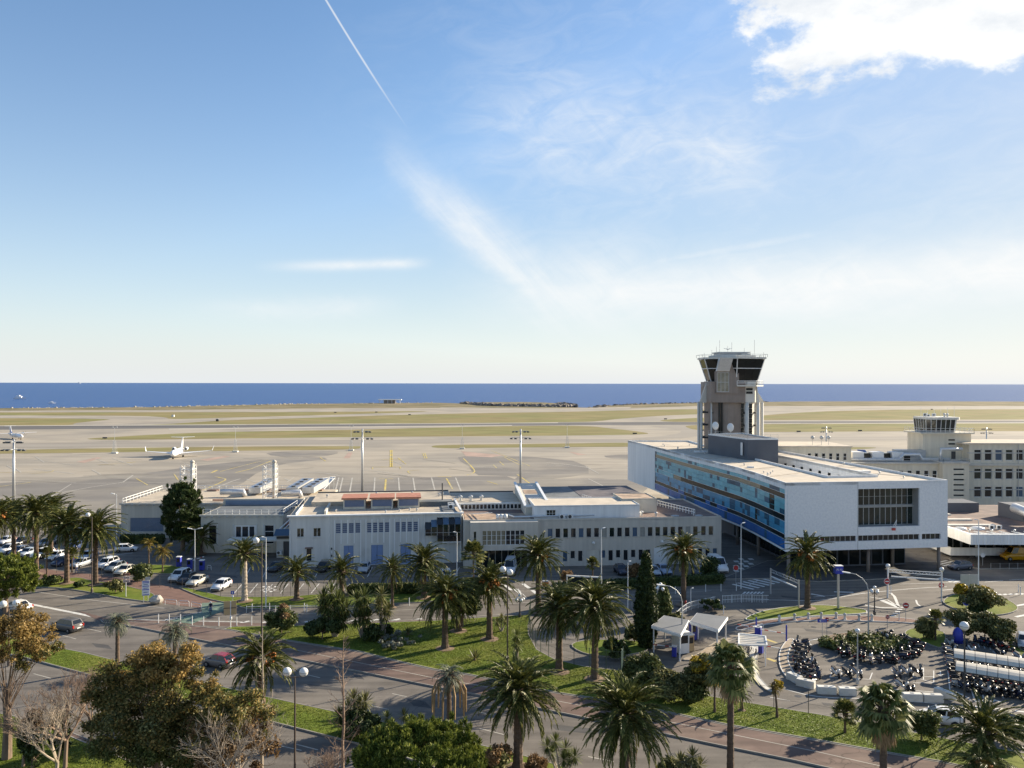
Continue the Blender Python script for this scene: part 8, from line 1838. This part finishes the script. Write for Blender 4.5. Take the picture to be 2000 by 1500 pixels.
barrier('striped barrier arm left of the toll kiosk', (1318, 1282), (1276, 1277)); barrier('striped barrier arm over the exit lane', (1484, 1243), (1536, 1252)); barrier('striped barrier arm by the covered bicycle stand', (1480, 1243), (1440, 1236)); barrier('striped barrier arm before the white kerb', (1487, 1275), (1526, 1282))
barrier('raised white barrier in the conifer shade', (372, 1106), (396, 1098))
for lb, u, v in [('blue post at the end of the exit lane', 1537, 1252), ('blue post left of the exit barrier', 1478, 1236)]:
    t = thing('post', lb, 'post', G(u, v, .1)); MB().cyl(0, 0, 0, 1.9, .1, 10).obj('shaft', 'blue_paint', t); MB().lathe([(.1, 1.9), (.06, 1.98)], 10).obj('cap', 'blue_paint', t)
for lb, u, v in [('blue ticket machine left of the raised barrier', 350, 1106), ('blue ticket machine below the raised barrier', 371, 1111), ('blue ticket machine right of the double lamp', 395, 1113)]: kiosk(lb, u, v, 'blue_paint', .7, .7, 1.6)
# covered bicycle stand with bicycles
P = [G(1382, 1250, 2.4), G(1497, 1262, 2.4), G(1494, 1242, 2.4), G(1385, 1232, 2.4)]
P = [G(1444, 1259, 2.4), G(1499, 1261, 2.4), G(1496, 1243, 2.4), G(1444, 1238, 2.4)]; c = sum(P, Vector()) / 4; t = thing('bicycle_stand', 'white-framed glass roof over a bicycle stand', 'shelter', (c.x, c.y, 0)); Q = [(p - c).to_2d() for p in P]
for i in range(4): MB().bar((*Q[i], 2.4), (*Q[(i + 1) % 4], 2.4), .16).obj('roof_frame', 'metal_white', t); MB().tube([(*(Q[i] * .9), 0), (*(Q[i] * .9), 2.4)], .06, 6).obj('post', 'metal_white', t)
for i in range(6):
    a, b = Q[0].lerp(Q[3], i / 6), Q[1].lerp(Q[2], i / 6); MB().bar((*a, 2.42), (*b, 2.42), .05).obj('roof_bar', 'metal_white', t)
MB().sheet([q * .97 for q in Q], 2.38).obj('roof_pane', 'shelter', t)
def bicycle(label, g, rz, group=None, col='metal_dark'):
    t = thing('bicycle', label, 'bicycle', g, rz, group)
    for x in (-.52, .52):
        w_ = MB().tube([(x + .34 * math.cos(a), 0, .34 + .34 * math.sin(a)) for a in [i * PI / 8 for i in range(17)]], .022, 5, False)
        for k in range(4): w_.bar((x, 0, .34), (x + .34 * math.cos(k * PI / 2 + .4), 0, .34 + .34 * math.sin(k * PI / 2 + .4)), .008)
        w_.obj('wheel', 'tyre', t)
    MB().bar((-.52, 0, .34), (-.05, 0, .32), .03).bar((-.05, 0, .32), (-.18, 0, .85), .03).bar((-.15, 0, .78), (.38, 0, .82), .035).bar((-.05, 0, .32), (.38, 0, .78), .035).bar((.52, 0, .34), (.36, 0, .95), .03).bar((-.52, 0, .34), (-.17, 0, .75), .025).obj('frame', col, t)
    MB().ball((-.2, 0, .9), .13, 8, 5, (1.1, .6, .35)).obj('saddle', 'seat_leather', t); MB().tube([(.25, -.26, 1.0), (.36, -.15, 1.02), (.36, .15, 1.02), (.25, .26, 1.0)], .018, 5).obj('handlebar', 'metal_grey', t)
    return t
for i, lb in enumerate(('bicycle under the glass roof stand, left one', 'bicycle under the glass roof stand, middle one', 'bicycle below the glass roof stand, right one')): bicycle(lb, G(1455 + i * 11, 1276 + i * 3), R(25 + 20 * i), 'bicycles at the covered stand')
bicycle('bicycle leaning by the low wall of the terminal', G(1898, 1096, .13), R(10))
# ---- concrete blocks
for lb, u, v, rz, L_ in [('white concrete block upright at the kerb bend, first of the chain', 1553, 1330, -62, 2.2), ('white concrete block second of the chain at the kerb bend', 1575, 1341, -35, 2.4), ('weathered concrete block third of the chain beside the bike bays', 1615, 1354, -6, 2.4), ('concrete block fourth of the chain left of the fan palm', 1656, 1357, -6, 2.2), ('white concrete block right of the fan palm', 1783, 1368, -4, 2.4), ('white concrete block before the last slanted one', 1823, 1370, -5, 2.4), ('slanted white concrete block ending the chain', 1847, 1362, -62, 2.6)]:
    t = thing('concrete_block', lb, 'concrete block', G(u, v), R(rz), 'concrete blocks round the bike park'); b = MB(); x, y, z, e = L_ * .39, .36, .74, .05
    b.add([(-x, -y, 0), (x, -y, 0), (x, y, 0), (-x, y, 0), (-x, -y, z - e), (x, -y, z - e), (x, y, z - e), (-x, y, z - e), (-x + e, -y + e, z), (x - e, -y + e, z), (x - e, y - e, z), (-x + e, y - e, z)], [(8, 9, 10, 11), (0, 1, 5, 4), (1, 2, 6, 5), (2, 3, 7, 6), (3, 0, 4, 7), (4, 5, 9, 8), (5, 6, 10, 9), (6, 7, 11, 10), (7, 4, 8, 11)]).obj('block', 'block', t); MB().box(-.15, .15, -.1, .1, z, z + .04).obj('lifting_eye', 'metal_grey', t)
# ---- bollards and posts
def bollard(label, u, v, h=1.0, kind='post', group=None):
    t = thing('bollard', label, 'bollard', G(u, v, .02), 0, group)
    if kind == 'post': MB().cyl(0, 0, 0, h, .06, 8).obj('shaft', 'metal_white', t); MB().lathe([(.062, h), (.05, h + .05), (.01, h + .08)], 8).obj('cap', 'metal_grey', t)
    else: MB().lathe([(.24, 0), (.24, .12), (.17, .2), (.15, .62), (.21, .68), (.21, .80), (.12, .92), (.02, .96)], 12).obj('shaft', 'block', t, True); MB().lathe([(.22, .70), (.22, .73)], 12).obj('ring', 'kerb', t)
for i, (u, v) in enumerate(sorted([(310, 1217), (331, 1217), (353, 1217.5), (376, 1221), (398, 1222), (428, 1223), (463, 1222), (492, 1221)])): bollard(f'{ORD[i]} white post from the left in the row along the crossing island', u, v, 1.15, group='white posts along the crossing')
for i, (u, v) in enumerate(sorted([(493, 1195), (527, 1194), (595, 1194), (733, 1188), (763, 1186), (800, 1183), (600, 1196), (1320, 1160), (1379, 1156), (1409, 1155), (1439, 1154), (1285, 1163)])): bollard(f'{ORD[i]} white post from the left in the row along the park road verge', u, v, 1.1, group='white posts along the park road')
for i, (u, v) in enumerate(sorted([(1523, 1215), (1553, 1212), (1580, 1210), (1605, 1209), (1634, 1209), (1651, 1211), (1679, 1213), (1704, 1213)])): bollard(f'{ORD[i]} white stone bollard from the left along the red paved walk', u, v, 1, 'stone', 'stone bollards along the red walk')
for i, (u, v) in enumerate(sorted([(1990, 1157), (1994, 1162), (1757, 1213), (1741, 1160), (1414, 1200)])): bollard(f'{ORD[i]} slim white post from the left among the ring road islands', u, v, 1.2, group='slim white posts at the ring road')
def hoop(label, a, b, h=.8, group='white hoop rails by the crossing'):
    A, B = G(*a, .02), G(*b, .02); d = B - A; L_ = d.length; t = thing('hoop_rail', label, 'railing', A, math.atan2(d.y, d.x), group)
    MB().tube([(0, 0, 0), (0, 0, h * .8), (.15, 0, h), (L_ - .15, 0, h), (L_, 0, h * .8), (L_, 0, 0)], .035, 6).obj('hoop', 'metal_white', t); MB().bar((0, 0, h * .5), (L_, 0, h * .5), .03).obj('mid_rail', 'metal_white', t)
for a, b in [((323, 1181), (346, 1183)), ((350, 1184), (370, 1185)), ((374, 1186), (394, 1191)), ((405, 1113), (413, 1114)), ((1462, 1236), (1492, 1230))]: hoop({323: 'left hoop rail of the three by the cycle path', 350: 'middle hoop rail of the three by the cycle path', 374: 'right hoop rail of the three by the cycle path', 405: 'small white hoop rail beside the blue ticket machines', 1462: 'low white hoop rail beside the exit lane barrier'}[a[0]], a, b)
# ---- fences
def fence(label, pts, h, step, m='fence_green', name='fence', mesh=True, smooth=3, wires=3, group=None, r=.035):
    P = GP(pts); P = smooth_poly(P, smooth, False) if smooth else P; o = P[0].copy(); t = thing(name, label, 'fence', o, 0, group)
    tot = 0; mb = MB(); last = None
    for i in range(len(P) - 1):
        a, b = P[i] - o, P[i + 1] - o
        for k in range(wires): mb.bar((a.x, a.y, h * (k + 1) / wires - .03), (b.x, b.y, h * (k + 1) / wires - .03), .018 if m != 'metal_white' else .05)
        if mesh:
            n = max(1, int((b - a).length / .22))
            for q in range(n): p = a.lerp(b, q / n); mb.bar((p.x, p.y, .08), (p.x, p.y, h - .04), .009 if m != 'metal_white' else .03)
    mb.obj('mesh_panel', m, t); acc = 0
    for i in range(len(P) - 1):
        a, b = P[i] - o, P[i + 1] - o; L_ = (b - a).length; s_ = acc
        while s_ <= L_: p = a.lerp(b, s_ / L_); MB().tube([(p.x, p.y, 0), (p.x, p.y, h + .08)], r, 6).obj('fence_post', m, t); s_ += step
        acc = s_ - L_
    return t
fence('dark green curved fence round the park islet', [(1037, 1204), (1034, 1226), (1035, 1243), (1052, 1272), (1086, 1291), (1143, 1305), (1213, 1314)], 2.3, 1.9)
fence('thin dark fence along the lower lawn edge', [(1385, 1363), (1487, 1381), (1607, 1401), (1760, 1430), (1860, 1448), (2040, 1484)], 2.2, 3.2, 'metal_dark', mesh=False, wires=2, smooth=0)
fence('dark post fence round the left and middle car park', [(90, 1116), (180, 1128), (262, 1138), (330, 1150), (395, 1162), (450, 1167), (560, 1165), (690, 1161)], 2.0, 2.6, 'metal_dark', mesh=False, wires=3)
fence('white railing curving behind the toll canopies', [(1322, 1212), (1342, 1195), (1364, 1188), (1398, 1181)], 1.15, 1.5, 'metal_white', 'railing', wires=2); fence('white railing right of the toll canopies', [(1412, 1179), (1450, 1177), (1502, 1178)], 1.15, 1.5, 'metal_white', 'railing', wires=2)
fence('low white railing along the park road', [(482, 1197), (560, 1196), (620, 1195)], .9, 2.0, 'metal_white', 'railing', mesh=False, wires=1, smooth=0); fence('thin rail on the pavement before the low terminal', [(1936, 1112), (1972, 1112), (2010, 1111)], 1.0, 1.6, 'metal_grey', 'railing', mesh=False, wires=1, smooth=0)
fence('white rail behind the short cypress in the shade', [(1235, 1190), (1330, 1186), (1345, 1190)], 1.0, 2.0, 'metal_grey', 'railing', mesh=False, wires=2, smooth=0)
g = G(1214, 1316); t = thing('gate', 'dark green slatted gate at the end of the curved fence', 'gate', g, R(75))
for x in (0, 1.9): MB().bar((x, 0, 0), (x, 0, 2.4), .08).obj('post', 'fence_green', t)
for i in range(10): MB().bar((0, 0, .3 + i * .22), (1.9, 0, .3 + i * .22), .05).obj('slat', 'fence_green', t)
# ---- scooter shelters
def shelter(label, a, b, n, hz=2.1, dep=2.0):
    A, B = G(*a, hz), G(*b, hz); A.z = B.z = 0; d = B - A; L_ = d.length; t = thing('scooter_shelter', label, 'shelter', A, math.atan2(d.y, d.x), 'scooter shelters'); wd = L_ / n
    prof = [(0, hz), (dep * .25, hz + .28), (dep * .5, hz + .42), (dep * .75, hz + .46), (dep, hz + .42)]
    mb = MB(); vs = []
    for y, z in prof: vs += [(.03, y, z), (wd - .03, y, z)]
    for y, z in prof[::-1]: vs += [(.03, y, z - .04), (wd - .03, y, z - .04)]
    m_ = len(prof) * 2; mb.add(vs, [(2 * i, 2 * i + 1, (2 * i + 3) % (2 * m_), (2 * i + 2) % (2 * m_)) for i in range(m_)] + [tuple(range(0, 2 * m_, 2))[::-1], tuple(range(1, 2 * m_, 2))]); me = mb.mesh('roof_panel', 'shelter', False)
    for i in range(n): inst('roof_panel', me, t, (i * wd, 0, 0))
    for i in range(n + 1):
        r_ = MB()
        for k in range(4): r_.bar((i * wd, prof[k][0], prof[k][1] - .06), (i * wd, prof[k + 1][0], prof[k + 1][1] - .06), .07)
        r_.obj('rib', 'metal_dark', t)
        if i % 2 == 0: MB().bar((i * wd, dep * .9, 0), (i * wd, dep * .9, hz + .4), .1).obj('post', 'metal_dark', t)
    MB().bar((0, 0, hz - .06), (L_, 0, hz - .06), .08).obj('eaves_beam', 'metal_dark', t)
shelter('rear curved cream shelter over the scooters', (1864, 1284), (2060, 1313), 9); shelter('front curved cream shelter over the scooters', (1867, 1309), (2060, 1341), 9)
# ---- odds and ends
t = thing('covered_object', 'tall blue cover beside the oleander hedge', 'cover', G(1872, 1255)); MB().lathe([(.55, 0), (.62, .5), (.58, 1.2), (.4, 1.65), (.12, 1.85), (.02, 1.88)], 14).obj('cover', 'blue_paint', t, True); MB().lathe([(.6, .02), (.64, .06)], 14).obj('hem', 'blue_paint', t)
r = random.Random(2); mb = MB().ball((0, 0, .5), .85, 10, 7, (1.2, .9, .8)); mb.v = [tuple(c + r.uniform(-.1, .1) for c in v) for v in mb.v]; o = mb.obj('boulder', 'rock_pale', None, False, G(306, 1178, .1)); tag(o, 'pale boulder at the tip of the left verge', 'boulder')
t = thing('canopy', 'low white canopy slab before the front wing', 'canopy', Vector((-52, 146.5, 0)), R(3)); MB().box(0, 11.5, 0, 3.4, 3.0, 3.25).obj('roof', 'concrete_pale', t)
for x in (.5, 5.5, 11): MB().cyl(x, .4, 0, 3.0, .1, 8).obj('post', 'metal_grey', t)
t = thing('boarding_stairs', 'white boarding stairs standing on the apron behind the workshop', 'stairs', G(622, 962), R(60)); MB().add([(0, -1, 0), (6, -1, 3.6), (6, 1, 3.6), (0, 1, 0), (0, -1, .3), (6, -1, 3.9), (6, 1, 3.9), (0, 1, .3)], [(0, 3, 2, 1), (4, 5, 6, 7), (0, 1, 5, 4), (1, 2, 6, 5), (2, 3, 7, 6), (3, 0, 4, 7)]).obj('flight', 'metal_white', t); railing(t, [(0, -1), (6, -1)], 3.2, 1.0, 1.2, 'metal_white', .04); MB().bar((5.5, -.9, 0), (5.5, -.9, 3.4), .15).bar((5.5, .9, 0), (5.5, .9, 3.4), .15).obj('legs', 'metal_grey', t)
for i, (lb, u, v, c) in enumerate([('orange rubbish bin beside the shaded palm trunk', 1066, 1146, 'date_fruit'), ('white service box on the far taxiway', 338, 814.2, 'metal_white'), ('dark service vehicle on the far taxiway', 425, 823, 'metal_dark')]):
    t = thing('service_box', lb, 'box', G(u, v)); s = 1.0 if i == 0 else 2.2; MB().box(-.5 * s, .5 * s, -.4 * s, .4 * s, .1, .8 * s).obj('body', c, t); MB().box(-.45 * s, .45 * s, -.35 * s, .35 * s, .8 * s, .95 * s).obj('lid', 'metal_grey', t)
# small red thing below the loggia
t = thing('wall_fixture', 'small red fixture hanging below the big loggia opening', 'fixture', Vector((64.0, 134.9, 0)), R(8)); MB().box(-.28, .22, -.4, .0, 7.45, 7.85).obj('box', 'red_metal', t); MB().bar((.3, -.2, 7.85), (.55, -.1, 9.2), .1).bar((-.2, -.2, 7.85), (.55, -.1, 9.2), .06).obj('hanger', 'metal_white', t)

# ================================================================== PEOPLE
def person(label, g, rz, pose, top, legs, hairc='metal_dark', h=1.74, helmet=None):
    """one continuous skinned body"""
    J = dict(pelvis=(0, 0, .92), belly=(.01, 0, 1.12), chest=(.02, 0, 1.34), neck=(.02, 0, 1.50), head=(.04, 0, 1.62), crown=(.04, 0, 1.70), shl=(.0, .19, 1.42), shr=(.0, -.19, 1.42), ell=(.02, .25, 1.15), elr=(.02, -.25, 1.15), hal=(.12, .25, .93), har=(.12, -.25, .93),
             hil=(0, .09, .88), hir=(0, -.09, .88), knl=(.03, .10, .50), knr=(.03, -.10, .50), anl=(0, .10, .09), anr=(0, -.10, .09), tol=(.16, .11, .03), tor=(.16, -.11, .03))
    J.update(pose); E = [('pelvis', 'belly'), ('belly', 'chest'), ('chest', 'neck'), ('neck', 'head'), ('head', 'crown'), ('chest', 'shl'), ('chest', 'shr'), ('shl', 'ell'), ('shr', 'elr'), ('ell', 'hal'), ('elr', 'har'), ('pelvis', 'hil'), ('pelvis', 'hir'), ('hil', 'knl'), ('hir', 'knr'), ('knl', 'anl'), ('knr', 'anr'), ('anl', 'tol'), ('anr', 'tor')]
    RD = dict(pelvis=.15, belly=.14, chest=.155, neck=.055, head=.095, crown=.075, shl=.065, shr=.065, ell=.048, elr=.048, hal=.038, har=.038, hil=.095, hir=.095, knl=.062, knr=.062, anl=.045, anr=.045, tol=.035, tor=.035)
    ks = list(J); me = bpy.data.meshes.new('person'); me.from_pydata([Vector(J[k]) * (h / 1.74) for k in ks], [(ks.index(a), ks.index(b)) for a, b in E], []); o = bpy.data.objects.new('person', me); COL.objects.link(o); o.location = g; o.rotation_euler = (0, 0, rz)
    o.modifiers.new('skin', 'SKIN'); 
    for i, k in enumerate(ks): me.skin_vertices[0].data[i].radius = (RD[k] * h / 1.74,) * 2
    me.skin_vertices[0].data[ks.index('pelvis')].use_root = True; sb = o.modifiers.new('sub', 'SUBSURF'); sb.levels = sb.render_levels = 2
    bpy.context.view_layer.update(); m2 = bpy.data.meshes.new_from_object(o.evaluated_get(bpy.context.evaluated_depsgraph_get())); o.modifiers.clear(); o.data = m2; m2.name = 'person'; m2.materials.clear()
    for n_ in ('skin', top, legs, 'metal_dark'): m2.materials.append(MT[n_])
    zp, zn_ = J['pelvis'][2], J['neck'][2]
    for p in m2.polygons:
        c = p.center * (1.74 / h); lim = [(Vector(J[k]), RD[k], s_) for k, s_ in (('head', 0), ('crown', 0), ('neck', 0), ('hal', 0), ('har', 0), ('chest', 1), ('belly', 1), ('shl', 1), ('shr', 1), ('ell', 1), ('elr', 1), ('pelvis', 2), ('hil', 2), ('hir', 2), ('knl', 2), ('knr', 2), ('anl', 2), ('anr', 2), ('tol', 3), ('tor', 3))]
        p.material_index = min(lim, key=lambda q: (q[0] - c).length - q[1])[2]; p.use_smooth = True
    hd = Vector(J['head']) * (h / 1.74)
    if helmet: MB().ball(hd + Vector((-.01, 0, .06)), .145, 12, 8, (1.1, .95, .8)).obj('helmet', helmet, o, True)
    else: MB().ball(hd + Vector((-.025, 0, .05)), .115, 12, 8, (1.0, .95, .9)).obj('hair', hairc, o, True)
    for sy in (-.035, .035): MB().ball(hd + Vector((.092, sy, .02)), .013, 6, 4).obj('eye', 'metal_dark', o)
    MB().ball(hd + Vector((.105, 0, -.015)), .02, 6, 4, (1, .7, 1.3)).obj('nose', 'skin', o)
    for sd, k in ((1, 'hal'), (-1, 'har')):
        b = Vector(J[k]) * (h / 1.74); mb = MB()
        for i in range(4): mb.tube([b + Vector((.01, (i - 1.5) * .02, -.01)), b + Vector((.055, (i - 1.5) * .022, -.03)), b + Vector((.06, (i - 1.5) * .022, -.07 - .008 * (i in (1, 2)))) ], [.011, .010, .008], 5)
        mb.tube([b + Vector((.0, -sd * .03, 0)), b + Vector((.035, -sd * .055, -.03))], [.012, .009], 5); mb.obj('hand', 'skin', o)
    return tag(o, label, 'person')
ride = dict(pelvis=(-.18, 0, .98), belly=(-.10, 0, 1.16), chest=(.02, 0, 1.34), neck=(.10, 0, 1.47), head=(.15, 0, 1.58), crown=(.16, 0, 1.66), shl=(.06, .18, 1.38), shr=(.06, -.18, 1.38), ell=(.20, .24, 1.18), elr=(.20, -.24, 1.18), hal=(.32, .24, 1.05), har=(.32, -.24, 1.05), hil=(-.15, .09, .95), hir=(-.15, -.09, .95), knl=(.16, .11, .72), knr=(.10, -.11, .62), anl=(.04, .11, .36), anr=(-.06, -.11, .24), tol=(.17, .11, .32), tor=(.07, -.11, .18))
g = G(412, 1199, .03); bicycle('bicycle ridden across the green crossing', g, R(-70), None, 'blue_paint'); person('cyclist in dark blue with pale helmet riding over the crossing', g, R(-70), ride, 'cloth_navy', 'cloth_blue', helmet='metal_white')
walk = dict(knl=(.14, .10, .50), anl=(.12, .10, .10), tol=(.28, .11, .05), anr=(-.22, -.10, .12), tor=(-.08, -.11, .05), ell=(-.10, .24, 1.15), hal=(-.06, .25, .92), elr=(.10, -.24, 1.15), har=(.22, -.24, .98))
person('pedestrian in white top walking on the red path behind palms', G(150, 1119, .03), R(170), walk, 'cloth_white', 'cloth_blue')
t = thing('hydrant', 'small red post beside the white railing in shade', 'post', G(1340, 1190)); MB().lathe([(.16, 0), (.16, .15), (.11, .2), (.11, .95), (.17, 1.0), (.15, 1.15), (.03, 1.22)], 12).obj('shaft', 'red_metal', t, True); MB().lathe([(.115, .5), (.13, .52), (.13, .6), (.115, .62)], 12, (0, 0, 0), 'z', False).obj('ring', 'metal_white', t)

# small boards beside the taxiways
for i, (u, v) in enumerate([(205, 857.5), (655, 806.5), (735, 806), (800, 811), (1240, 848.5), (1300, 819.5), (1375, 842), (1560, 844.5), (1680, 842.8), (1820, 800.5)]):
    t = thing('taxiway_board', f'{ORD[i]} small dark board from the left beside the far taxiways', 'sign', G(u, v), 0, 'boards beside the taxiways'); MB().box(-1.3, 1.3, -.12, .12, .25, 1.1).obj('panel', 'metal_dark', t); MB().box(-1.0, -.9, -.1, .1, 0, .25).box(.9, 1.0, -.1, .1, 0, .25).obj('feet', 'metal_grey', t)
